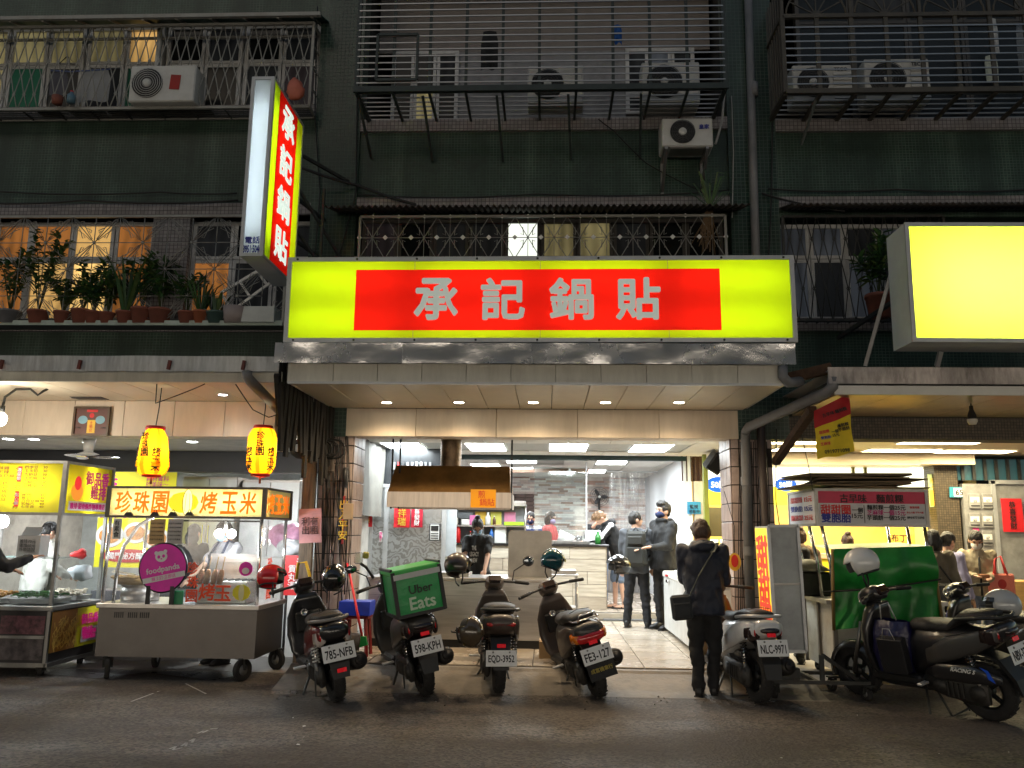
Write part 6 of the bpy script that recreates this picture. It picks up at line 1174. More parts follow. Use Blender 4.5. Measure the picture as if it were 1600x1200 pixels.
q = P(2, 655, Y=8.8); o = thing('street_bulb', 'bright bare bulb on a curved arm at the picture edge', 'lamp', q); g = MB(); g.ell((0, 0, 0), (.055, .055, .075), glow('bulb_warm', (1, .93, .8), 25), 14, 10); g.B('bulb', o); g = MB(); g.cyl((0, 0, .07), (0, 0, .15), .025, iron); g.tube([(0, 0, .15), (0, .02, .25), (.06, .1, .35), (.16, .2, .37), (.22, .25, .31), (.27, .27, .36), (.3, .3, SL - q.z)], .014, iron, 6); g.B('arm', o); lamp('bulb_light', 'POINT', q + Vector((0, -.1, -.12)), 20, (1, .9, .75), .06)
# ---------------- drink shop arcade ----------------
RC = 2.82
g = WB(); g.span((2.85, 10.4, RC + .01), (9.5, 17.5, RC + .05), mat('tan_ceiling', (.5, .42, .3), .5)); g.B('ceiling', kind='structure')
warm = glow('ceiling_panel_warm', (1, .84, .5), 26)
for px, y, d in ((1262, 12.3, 'behind the cloth banner'), (1408, 12.3, 'over the cardboard pile'), (1522, 12.4, 'near the hanging bulb'), (1240, 11.3, 'close to the pipes'), (1470, 11.2, 'over the school bag girls')):
	panel_light(None, P(px, 690, Y=y).x, y, 1.05, .42, RC + .004, warm, label='warm drink shop arcade light panel ' + d, group='warm arcade light panels', rib=8)
YG = 13.2; fas = mat('tan_fascia', (.55, .45, .32), .4, var=.05)
for a, b in ((1110, 1215), (1215, 1437), (1437, 1523)):
	g = WB(); g.span((P(a, 715, Y=YG - .4).x + .003, YG - .4, P(a, 725, Y=YG - .4).z), (P(b, 715, Y=YG - .4).x, YG + .1, RC), fas); g.B('fascia_panel', label='tan fascia panel over the drink shop, section at %s' % {1110: 'the pillar', 1215: 'the doughnut stall', 1437: 'the dark column'}[a], cat='fascia', group='tan fascia panels')
ds = thing('drink_shop', 'bright yellow drink shop front with a blue oval sign', 'shop front', (4.6, YG, 0)); wx0, wx1 = P(1100, 800, Y=YG).x, P(1472, 800, Y=YG).x
yw = mat('yellow_shop_wall', (.78, .6, .2), .5, var=.08); g = WB(); g.span((wx0, 16.6, 0), (wx1 + .5, 16.7, RC), yw); g.span((wx1 + .45, YG, 0), (wx1 + .55, 16.6, RC), yw); g.span((wx0 - .1, YG + .9, 0), (wx0 - .02, 16.6, RC), yw); g.B('room_wall', ds)
g = WB(); g.span((wx0, YG - .06, 0), (wx0 + .07, YG + .06, RC), mat('olive_post', (.16, .17, .02), .4)); g.span((wx1, YG - .08, 0), (wx1 + .12, YG + .06, P(1470, 726, Y=YG).z), mat('olive_post')); g.B('post', ds)
sgw = lucent('shop_sign_white', (.85, .85, .6)); z0, z1 = P(1200, 788, Y=YG).z, P(1200, 740, Y=YG).z; zm = P(1200, 766, Y=YG).z
bandy = mat('sign_band_lit', (.9, .82, .05), .4, emit=.5, ecol=(1, .86, .04)); bandw = mat('sign_white_lit', (.9, .9, .8), .4, emit=.95, ecol=(1, 1, .78))
g = WB(); g.span((wx0 + .08, YG + .3, z0), (wx1, YG + .32, z0 + (z1 - z0) * .62), bandy); g.span((wx0 + .08, YG + .3, z0 + (z1 - z0) * .62), (wx1, YG + .32, P(1200, 722, Y=YG).z), bandw); g.B('sign_band', ds); ob = mat('oval_blue', (.01, .1, .5), .4, emit=.35, ecol=(.0, .15, .8))
for px, py, r in ((1123, 757, .2), (1228, 757, .17)): q = P(px, py, Y=YG + .28) - W[ds].translation; disc(ds, q.x, q.z, r, r * .62, ob, YG + .28 - W[ds].translation.y); text('50嵐', .2, bandw, ds, (q.x, YG + .272 - W[ds].translation.y, q.z), fit=r * 1.2, bold=.02)
g = WB(); cz0, cz1 = P(1200, 905, Y=YG + .3).z, P(1200, 846, Y=YG + .3).z
g.span((wx0 + .08, YG + .3, 0), (wx1 - 1.0, YG + .8, cz1 - .25), mat('counter_yellow', (.75, .6, .02), .4)); g.span((wx0 + .08, YG + .28, .3), (wx1 - 1.0, YG + .3, cz0 - .02), mat('counter_blue', (.02, .05, .3), .4)); g.span((wx0 + .08, YG + .26, cz1 - .25), (wx1 - 1.0, YG + .85, cz1 - .18), mat('counter_top_tan', (.55, .4, .25), .4)); g.B('counter', ds)
for px, d in ((1113, 'first past the olive post'), (1118, 'second past the olive post'), (1129, 'third past the olive post'), (1134, 'nearest the tiled pillar')): cup(P(px, 845, Y=YG + .5).x, YG + .5, cz1 - .18, .2, .045, mat('cup_white', (.75, .72, .6), .3), 'white plastic cup on the drink counter, ' + d, 'cup', 'cups on the drink counter')
g = WB(); g.span((P(1105, 790, Y=15).x, 15, P(1105, 838, Y=15).z), (P(1146, 790, Y=15).x, 15.3, z0), mat('dark_shelf', (.05, .045, .03), .4)); g.B('back_shelf', ds)
g = WB(); g.span((wx0 + .1, YG + .1, z1 + .1), (wx1, YG + .115, RC - .1), glassy('shop_glass', (.95, .95, .85), .3)); g.B('transom_glass', ds)
for px in (1333, 1352, 1452): x = P(px, 735, Y=YG + .1).x; g = WB(); g.span((x - .02, YG + .08, z1), (x + .02, YG + .13, RC), mat('olive_post')); g.B('mullion', ds)
for i in range(4): panel_light(None, 2.9 + i * 1.0, 14.7, .6, .6, RC + .004, glow('shop_panel', (1, .88, .55), 30), label='ceiling light inside the yellow drink shop, place %s from the pillar' % ('first', 'second', 'third', 'fourth')[i], group='lights inside the drink shop', rib=3)
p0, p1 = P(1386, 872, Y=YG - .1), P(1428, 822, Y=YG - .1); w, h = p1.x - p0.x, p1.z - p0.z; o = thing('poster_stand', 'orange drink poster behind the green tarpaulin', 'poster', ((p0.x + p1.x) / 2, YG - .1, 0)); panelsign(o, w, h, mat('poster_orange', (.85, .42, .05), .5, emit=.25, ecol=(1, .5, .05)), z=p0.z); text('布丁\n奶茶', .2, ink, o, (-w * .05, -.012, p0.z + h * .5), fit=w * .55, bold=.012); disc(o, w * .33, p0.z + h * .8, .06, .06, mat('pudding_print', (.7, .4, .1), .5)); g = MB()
for s in (-1, 1): g.bar((s * w * .4, .02, 0), (s * w * .4, .02, p0.z + h), .03, alu)
g.B('stand', o)
o = couplet(1453, 741, 1472, 792, YG - .08, None, 'yellow green recruiting poster reading 招募 on the shop glass', m=mat('recruit_green', (.45, .6, .3), .5), cat='poster', extra=[('招募', 0, .8, .8, paper_y), ('早晚班', 0, .6, .6, paper_y)]); g = MB(); g.box((0, -.006, .14), (.2, .004, .24), paper_y); g.B('print', o)
YD = 13.0
g = WB(); g.span((P(1474, 900, Y=YD).x, YD + .05, 0), (P(1511, 900, Y=YD).x, YD + .4, 3), btile); g.B('pillar', label='dark brown mosaic pillar with the house number sign', cat='pillar')
p0, p1 = P(1485, 777, Y=YD), P(1508, 761, Y=YD); w, h = p1.x - p0.x, p1.z - p0.z; o = thing('house_number', 'teal and white house number sign reading 65', 'sign', ((p0.x + p1.x) / 2, YD + .02, p0.z)); panelsign(o, w, h, mat('teal_plate', (.03, .22, .3), .4)); g = MB(); g.box((w * .12, -.007, h * .48), (w * .7, .004, h * .82), paper_w); g.B('print', o); text('65', .1, ink, o, (w * .12, -.012, h * .48), fit=w * .46, bold=.02)
mw = thing('mailbox_wall', 'scuffed grey steel wall of mail slots numbered 65 and 67', 'mailboxes', (P(1532, 900, Y=YD).x, YD, 0)); mx0, mx1 = P(1511, 850, Y=YD).x, P(1556, 850, Y=YD).x; mz = P(1530, 756, Y=YD).z; scuf = mat('scuffed_grey', (.3, .3, .3), .5, .3, var=.2, dirt=.6, dcol=(.1, .085, .075), scale=5); g = WB(); g.span((mx0, YD, 0), (mx1, YD + .1, mz), scuf); g.B('sheet', mw)
for i, px in enumerate((1522, 1542)):
	for j, py in enumerate((783, 813, 841)):
		if i == 0 and j == 2: continue
		q = P(px, py, Y=YD) - W[mw].translation; g = MB(); g.box((q.x, -.012, q.z), (.16, .03, .22), scuf, bev=.006); f = g.B('mail_flap', mw); g = MB(); g.box((q.x, -.03, q.z + .02), (.13, .004, .08), paper_w); g.B('number_card', f); text('67' if i else '65', .05, ink, f, (q.x, -.035, q.z + .005), fit=.05); g = MB(); g.box((q.x, -.03, q.z - .07), (.13, .006, .015), ink); g.B('slot', f)
g = WB(); g.span((P(1522, 850, Y=YD).x, YD - .012, P(1530, 836, Y=YD).z), (P(1531, 850, Y=YD).x, YD - .002, P(1530, 825, Y=YD).z), mat('pink_print')); g.B('pink_note', mw)
md = thing('metal_door', 'grey sheet metal door with a red couplet paper', 'door', (P(1590, 900, Y=YD).x, YD, 0)); g = WB(); g.span((mx1 + .01, YD + .02, 0), (9, YD + .1, mz), scuf); g.B('leaf', md); g = WB(); g.span((mx1 + .0, YD - .02, 0), (mx1 + .06, YD + .06, mz + .05), alu); g.span((mx1, YD - .02, mz), (9, YD + .06, mz + .06), alu); g.B('frame', md)
couplet(1568, 779, 1596, 831, YD - .03, vert('恭喜發財'), 'bright red couplet paper with black brush writing on the metal door', tm=ink)
g = WB(); g.span((P(1500, 740, Y=YD).x, YD + .08, mz + .06), (9, YD + .12, RC - .05), mat('teal_glass', (.03, .09, .11), .3, emit=.02, ecol=(.2, .6, .7))); tb = g.B('transom', label='teal glazed barred transom above the metal door', cat='transom'); g = MB(); g.box((0, 0, 0), (.045, .03, RC - mz - .1), iron); me = g.mesh('bar'); W[tb] = TR(tb.location)
for i in range(14): link('bar', me, tb, M=W[tb].inverted() @ TR((P(1506, 740, Y=YD).x + .17 * i, YD + .04, (mz + RC) / 2)))
g = WB(); g.span((P(1511, 800, Y=YD).x, YD + .4, 0), (9.2, YD + .5, 3.1), mat('dark_room')); g.B('wall', label='dark wall behind the mail slots', cat='wall')
carton(P(1592, 920, Y=12.2).x, 12.2, 0, .5, .5, P(1592, 907, Y=12.2).z, mat('plywood', (.42, .25, .08), .6, var=.2, stretch=(1, 1, 6)), 'yellow brown plywood box at the picture edge beside the metal door', 'wooden_box')
q = P(1519, 655, Y=8.9); o = thing('hanging_bulb', 'unlit white bulb in a black holder hanging under the drink shop awning', 'lamp', q); g = MB(); g.lathe([(0, -.06), (.035, -.055), (.05, -.025), (.05, .0)], mat('bulb_unlit', (.6, .57, .5), .2), 16); g.B('bulb', o); g = MB(); g.lathe([(.05, 0), (.04, .05), (.022, .1), (.02, .14), (0, .15)], blackp, 16); g.B('holder', o); g = MB(); g.cyl((0, 0, .14), (0, 0, SR - q.z), .006, cable, 6); g.B('cord', o)
# pipes and struts at the right pillar
o = thing('drain_pipe', 'grey drain pipe elbow running from the gutter down the pillar', 'pipe', P(1168, 1015, Z=FZ)); g = WB()
pts = [P(1301, 590, Y=8.25), P(1301, 604, Y=8.25), P(1292, 613, Y=8.3), P(1170, 667, Y=9.75), P(1165, 675, Y=9.85)]; g.tube(pts, .055, pvc, 12); q = pts[-1]; g.tube([q, (q.x, 9.88, q.z - .1), (q.x - .02, 9.88, FZ - .1)], .055, pvc, 12); g.B('pipe', o); g = WB(); x2 = P(1196, 800, Y=9.85).x; g.cyl((x2, 9.9, 2.95), (x2, 9.9, FZ - .1), .05, mat('brown_pipe', (.06, .045, .04), .5), 12); g.B('brown_pipe', o)
for k in range(3): g = WB(); g.lathe([(.06, -.05), (.06, .05)], pvc, 12, M=TR((q.x - .01, 9.88, .6 + .8 * k))); g.B('collar', o)
g = WB(); g.tube([P(1223, 572, Y=8.15), P(1223, 588, Y=8.15), P(1232, 598, Y=8.15), P(1250, 596, Y=8.3)], .05, pvc, 10); g.B('drain_elbow', label='short grey drain elbow under the long sign flashing', cat='pipe')
g = WB(); g.bar(P(1212, 722, Y=9.95), P(1270, 640, Y=8.6), .08, rust); g.B('wooden_brace', label='dark rusty brace between the pillar and the right awning', cat='brace')
for a, b, w in (((1195, 575), (1290, 570), .09), ((1240, 640), (1215, 600), .07), ((1180, 690), (1240, 585), .05)): pass
g = WB(); g.bar(P(1228, 592, Y=8.6), P(1300, 575, Y=8.4), .1, rust); g.bar(P(1190, 660, Y=9.6), P(1300, 600, Y=8.5), .06, iron); g.B('awning_rafter', label='charred dark rafters in the gap between two awnings', cat='rafter', kind='stuff')
# old board wreck at the left pillar
bd = thing('rotten_awning_edge', 'black rotten sheet and cable mess hanging above the tiled pillar', 'rotten sheet', P(470, 690, Y=9.3)); g = WB(); rr = random.Random(12); blk = mat('charred_board', (.02, .017, .014), .9, var=.6, scale=8, stretch=(5, 5, .6), bump=.4)
for i in range(16):
	t = i / 15; y = 8.6 + 1.35 * t; x = P(447, 600, Y=8.6).x + (P(527, 640, Y=9.95).x - P(447, 600, Y=8.6).x) * t - .04; g.box((x, y, 2.92 - rr.uniform(0, .3) * (.4 + t)), (.03, .1, .75 + rr.uniform(0, .3)), blk, rot=(rr.uniform(-.06, .06), rr.uniform(-.06, .06), 0))
g.B('board', bd, kind='stuff'); g = WB(); g.tube([P(386, 580, Y=8.4), P(386, 588, Y=8.4), P(392, 596, Y=8.45), P(440, 645, Y=9.3), P(455, 655, Y=9.5)], .055, pvc, 10); g.B('drain_pipe', bd); g = WB(); g.bar(P(432, 585, Y=8.5), P(437, 665, Y=8.9), .05, iron); g.bar(P(460, 668, Y=9.2), P(495, 690, Y=9.85), .09, rust); g.B('strut', bd)
# cloth banner
o = thing('cloth_banner', 'wrinkled red and yellow cloth price banner tied to the drain pipe', 'banner', P(1303, 668, Y=8.55)); a, b, c, d = [P(*v, Y=8.55) - W[o].translation for v in ((1272, 642), (1328, 614), (1334, 707), (1278, 718))]; g = MB(); g2 = MB(); K = 10
def bil(u, v): q = a.lerp(b, u).lerp(d.lerp(c, u), v); return q + Vector((0, .025 * sin(u * 7 + v * 3) + .015 * sin(v * 9 - u * 4), .01 * sin(u * 8) * v))
for gg, v0, v1, m in ((g, 0, .36, mat('cloth_red', (.4, .015, .02), .7)), (g2, .36, 1, mat('cloth_yellow', (.75, .55, .02), .7))):
	vs = [bil(i / K, v0 + (v1 - v0) * j / 6) for i in range(K + 1) for j in range(7)]; gg.add(vs, [(i * 7 + j, i * 7 + j + 1, i * 7 + j + 8, i * 7 + j + 7) for i in range(K) for j in range(6)], m, True); gg.B('cloth', o)
for s, u, v, f, m in (('古早味 麵煎粿', .5, .2, .26, ink), ('甜甜圈', .2, .5, .1, redp), ('雙胞胎', .22, .62, .1, blue_ink), ('芝麻球', .2, .74, .1, redp), ('一個\n15元', .48, .58, .07, ink), ('麵煎粿\n芋頭餅', .76, .52, .12, ink), ('0919771098', .52, .9, .25, ink)): q = bil(u, v); text(s, .1, m, o, (q.x, q.y - .03, q.z), fit=f, bold=.018, rot=R(18 * (1 - v) + 4))
# ---------------- doughnut stall ----------------
YQ = 9.6; qx0, qx1 = P(1276, 800, Y=YQ).x, P(1448, 800, Y=YQ).x; dk = thing('doughnut_stall', 'closed doughnut push cart with red and white price board and green tarpaulin', 'food stall', ((qx0 + qx1) / 2, YQ, 0)); hw = (qx1 - qx0) / 2; DQ = 1.05; qs0, qs1 = P(1360, 821, Y=YQ).z, P(1360, 766, Y=YQ).z; qt = P(1302, 938, Y=YQ).z
off = P(1303, 938, Y=YQ).x - qx0
bw = mat('dirty_white_panel', (.5, .48, .42), .5, dirt=.7, dcol=(.2, .14, .09), scale=4)
g = MB(); g.span((-hw + off, .01, .12), (hw + .12, DQ, qt - .04), bw); g.B('body', dk); g = MB(); g.box((.1, DQ / 2, qt - .02), (2 * hw + .1, DQ + .04, .045), kfr); g.B('worktop', dk)
g = MB()
for y in (0, DQ * .5, DQ): g.bar((-hw + off - .004, y, .1), (-hw + off - .004, y, qt - .04), .045, mat('edge_strip', (.2, .18, .16), .5, .5))
g.B('edge_strip', dk)
for y in (.02, DQ * .45, DQ):
	for x0, x1 in ((-hw + off + .02, -hw + .05), (hw + .02, hw - .03)): g = MB(); g.tube([(x0, y, qt), ((x0 + x1) / 2 + (x0 - x1) * .2, y, (qt + qs0) / 2), (x1, y, qs0)], .02, chrome, 10); g.B('post', dk)
hdr = mat('header_red', (.35, .01, .04), .4, emit=.06); brd = mat('board_white', (.6, .6, .63), .45, var=.03); H = qs1 - qs0
g = MB(); g.span((-hw, -.01, qs0 + H * .62), (hw, .0, qs1), hdr); g.span((-hw, -.01, qs0), (hw, 0, qs0 + H * .62), brd); g.B('price_board', dk); g = MB(); g.span((-hw - .01, 0.0, qs0), (-hw, DQ, qs1), brd); g.B('side_board', dk); g = MB()
for z in (qs0, qs1): g.box((0, -.01, z), (2 * hw + .04, .03, .03), kfr); g.box((-hw - .01, DQ / 2, z), (.03, DQ, .03), kfr)
for x, y in ((-hw, 0), (hw, 0), (-hw, DQ)): g.box((x, y - .005, (qs0 + qs1) / 2), (.035, .035, H), kfr)
g.B('board_frame', dk)
def dq(s, px, py, wpx, m, b=.02, parent=dk): q = P(px, py, Y=YQ) - W[dk].translation; text(s, .1, m, dk, (q.x, -.016, q.z), fit=wpx * YQ / FPX, bold=b)
dq('古早味　麵煎粿', 1361, 779, 95, ink); dq('甜甜圈', 1305, 796, 44, redp, .03); dq('雙胞胎', 1306, 809, 44, blue_ink, .03); dq('一個', 1339, 797, 16, ink); dq('15元', 1339, 806, 16, ink); dq('麵煎粿一個25元', 1384, 793, 57, ink); dq('芝麻球一個15元', 1384, 801, 57, mag); dq('芋頭餅一個25元', 1384, 809, 57, ink); dq('營業時間', 1428, 793, 14, redp); dq('早上六點·下午六點', 1429, 801, 25, redp); dq('0919771098', 1430, 809, 25, ink)
g = MB(); q = P(1350, 803, Y=YQ) - W[dk].translation; g.box((q.x, -.013, q.z), (.006, .004, H * .5), ink); g.B('rule_print', dk)
LXM = RO(R(-90), 4, 'Z')
for k, (s, m) in enumerate((('甜甜圈 15元', redp), ('雙胞胎 15元', blue_ink), ('麵煎粿 25元', redp))): text(s, .12, m, dk, (-hw - .016, DQ * .5, qs0 + H * (.76 - .27 * k)), M=LXM, fit=DQ * .8, height=H * .17, bold=.02)
tarp = mat('green_tarpaulin', (.012, .2, .03), .32, var=.3, scale=3, bump=.25, bscale=5, rvar=.12); g = MB(); a, b, c, d = [P(*v, Y=YQ - .08) - W[dk].translation for v in ((1301, 858), (1455, 853), (1473, 975), (1303, 985))]; K, J = 26, 16; vs = []
for i in range(K + 1):
	for j in range(J + 1):
		u, v = i / K, j / J; q = a.lerp(b, u).lerp(d.lerp(c, u), v); rip = .05 * sin(u * 17 + v * 2.5 + 2 * noise.noise((u * 3, v * 2, 7))) * (.3 + v) + .035 * noise.noise((u * 4, v * 5, 2)) - .06 * sin(pi * min(1, v * 2)) * (v < .5); vs.append((q.x, q.y + rip, q.z + .02 * sin(u * 9) * v))
g.add(vs, [(i * (J + 1) + j, i * (J + 1) + j + 1, (i + 1) * (J + 1) + j + 1, (i + 1) * (J + 1) + j) for i in range(K) for j in range(J)], tarp, True)
g.add([a + Vector((0, 0, 0)), b, b + Vector((0, .9, .03)), a + Vector((0, .9, .03))], [(0, 1, 2, 3)], tarp); tp = g.B('tarpaulin', dk); g = MB(); q0, q1 = P(1285, 925, Y=YQ - .18) - W[dk].translation, P(1470, 905, Y=YQ - .2) - W[dk].translation; g.tube([q0, q0.lerp(q1, .5) - Vector((0, .02, .03)), q1], .01, cable, 6); g.B('rope', dk); g = MB(); g.tube([a, (a + d) / 2 + Vector((-.01, -.02, 0)), d], .018, mat('tarp_hem', (.2, .13, .04), .7), 6); g.tube([b, (b + c) / 2, c], .018, mat('tarp_hem'), 6); g.B('hem', tp)
for x, y in ((-hw + off + .1, .1), (hw, .1), (-hw + off + .1, DQ - .1), (hw, DQ - .1)): caster(dk, x, y, .06, .3, .13)
bb = thing('oil_drum', 'dark square tin bin under a lid on the doughnut stall side', 'bin', (P(1268, 930, Y=10.3).x, 10.35, qt)); g = MB(); g.box((0, 0, .14), (.4, .4, .28), mat('tin_dark', (.06, .055, .05), .4, .8, dirt=.5), bev=.02); g.B('tin', bb); g = MB(); g.loft([[(.26 * cos(a), .26 * sin(a), .29) for a in [2 * pi * i / 16 for i in range(16)]], [(.05 * cos(a), .05 * sin(a), .42) for a in [2 * pi * i / 16 for i in range(16)]]], mat('sack_cloth', (.3, .27, .2), .85, bump=.4)); g.B('cover_cloth', bb)
for k in range(9):
	rr = random.Random(k + 40); w_ = rr.uniform(.8, 1.5); x = rr.uniform(-.15, .15); g = MB(M=W[dk] @ TR((x, .5, qs1 + .02 + .022 * k)) @ Euler((rr.uniform(-.03, .03), rr.uniform(-.035, .035), rr.uniform(-.1, .1))).to_matrix().to_4x4(), world=True); g.box((0, 0, 0), (w_, .9, .014), mat('flat_cardboard', (.17, .125, .075), .85, var=.25)); g.B('cardboard_sheet', label='flattened cardboard sheet in the pile on the doughnut stall roof, %s' % ('lowest', 'second up', 'third up', 'fourth up', 'fifth up', 'sixth up', 'seventh up', 'next to topmost', 'topmost')[k], cat='cardboard', group='cardboard pile on the stall roof')
# ---------------- leaning light box on its trolley ----------------
yb_ = 8.85; A = P(1200, 822, Y=yb_); B = P(1213, 1018, Y=yb_); wbx = 44 * yb_ / FPX; hb_ = (A - B).length; tilt = math.atan2(A.x - B.x, A.z - B.z)
lb = thing('light_box', 'leaning grey street sign box with yellow lettered side standing on a trolley', 'sign box', M=TR(B) @ RO(tilt, 4, 'Y')); gsh = mat('worn_grey_sheet', (.36, .38, .38), .5, .2, var=.15, scale=5, dirt=.5, dcol=(.16, .15, .14)); g = MB(); g.span((0, 0, 0), (wbx, .55, hb_), gsh); g.B('box', lb); g = MB()
for x in (0, wbx): g.bar((x, -.006, 0), (x, -.006, hb_), .03, alu)
for z in (0, hb_): g.bar((0, -.006, z), (wbx, -.006, z), .03, alu)
g.box((wbx / 2, -.006, hb_ * .53), (wbx, .012, .02), darksteel); g.B('frame', lb); ylb = lucent('lightbox_yellow', (.85, .62, .02)); g = MB(); g.quad((-.008, 0.02, .02), (-.008, .53, .02), (-.008, .53, hb_ - .02), (-.008, .02, hb_ - .02), mat('lightbox_face', (.85, .6, .02), .4, emit=.36, ecol=(1, .7, .03))); g.B('yellow_face', lb)
for k, ch in enumerate('甜甜圈'): text(ch, .4, mat('red_brush_lit', (.6, .03, .01), .4, emit=.2, ecol=(.9, .06, .02)), lb, (-.014, .27, hb_ * (.78 - .28 * k)), M=LXM, fit=.42, height=.34, bold=.03)
tr = thing('trolley', 'low black steel trolley frame on casters under the leaning sign box', 'trolley', (P(1225, 1060, Z=0).x, 8.7, 0)); g = MB()
for y in (0, .6): g.bar((-.45, y, .16), (.5, y, .16), .035, iron)
for x in (-.45, .0, .5): g.bar((x, 0, .16), (x, .6, .16), .035, iron)
g.bar((.05, .0, .16), (.05, .0, .42), .04, iron); g.bar((-.3, .2, .16), (-.3, .2, .28), .3, iron); g.bar((.06, .0, .42), (.42, .1, .17), .035, iron); g.B('frame', tr)
for x in (-.42, .3, .47): caster(tr, x, .0 if x != .3 else .5, .06, x, .14)
o = thing('wall_fan_sign', 'small round red and yellow sign hanging at the pillar foot', 'sign', P(1148, 878, Y=9.7)); disc(o, 0, 0, .07, .1, paper_y, 0); disc(o, 0, .01, .04, .07, redp, -.006, ang=.4); g = MB(); g.tube([(0, 0, .1), (.02, .05, .4), (-.05, .2, .8)], .004, cable, 5); g.B('cord', o)
# ---------------- scooters ----------------
def paint(n, c, r=.25, coat=.6): return mat('paint_' + n, c, r, var=.06, coat=coat, dirt=.18, dcol=(.08, .07, .06), scale=5)
pk, pgm, pbr, pred, pwh, pdk = paint('black', (.012, .012, .014)), paint('graphite', (.05, .048, .046), .38, .2), paint('brown_grey', (.075, .055, .045), .42, .15), paint('dark_red', (.13, .008, .01)), paint('white', (.6, .6, .6)), paint('olive_black', (.028, .025, .023), .4, .2)
seatm = mat('seat_vinyl', (.018, .016, .015), .55, bump=.25, bscale=60); eng = mat('engine_cast', (.05, .048, .045), .5, .5, var=.3, dirt=.4, dcol=(.06, .045, .03)); redlens = mat('red_lens', (.35, .008, .01), .12, spec=.7, coat=.5, emit=.015, ecol=(1, .02, .02)); amb = mat('amber_lens', (.6, .16, .01), .15, coat=.4); smoke = mat('smoked_lens', (.02, .012, .012), .1, coat=.5); whl = mat('clear_lens', (.5, .45, .42), .12, coat=.5); plw = mat('plate_white', (.75, .75, .74), .4, var=.03); gritm = mat('grip_rubber', (.012, .012, .012), .7)
def ring(y, zc, w, h, n=18, p=2.6, x=0, top=1):
	o = []
	for i in range(n):
		a = 2 * pi * i / n; c, s = cos(a), sin(a); o.append((x + w / 2 * math.copysign(abs(c) ** (2 / p), c), y, zc + h / 2 * math.copysign(abs(s) ** (2 / p), s)))
	return o
def wheel(o, y, r, w, spokes=5):
	T = TR((0, y, r)) @ RO(R(90), 4, 'Y'); g = MB(); rim = r * .62; n = 28
	g.lathe([(rim, -w * .36), (r * .86, -w / 2), (r * .96, -w * .36), (r, -w * .12), (r, w * .12), (r * .96, w * .36), (r * .86, w / 2), (rim, w * .36), (rim, -w * .36)], rubber, n, M=T); wh = g.B('wheel', o); g = MB()
	for k in range(24):
		a = 2 * pi * k / 24
		for s in (-1, 1): g.box((0, 0, 0), (.008, w * .4, .008), rubber, M=TR((0, y, r)) @ RO(a, 4, 'X') @ TR((s * w * .26, 0, r * .985)) @ RO(s * .5, 4, 'Z') @ RO(R(90), 4, 'Z'))
	g.B('tread', wh, kind='stuff'); g = MB(); rm = mat('wheel_rim', (.03, .03, .03), .4, .6)
	g.lathe([(rim * 1.02, -w * .38), (rim * .88, -w * .3), (rim * .88, w * .3), (rim * 1.02, w * .38)], rm, n, M=T); g.lathe([(0, -w * .35), (.05, -w * .35), (.05, w * .35), (0, w * .35)], rm, 14, M=T)
	for k in range(spokes): a = 2 * pi * k / spokes; g.bar((0, y, r), (0, y + rim * .92 * cos(a), r + rim * .92 * sin(a)), .04, rm, .025)
	g.B('rim', wh)
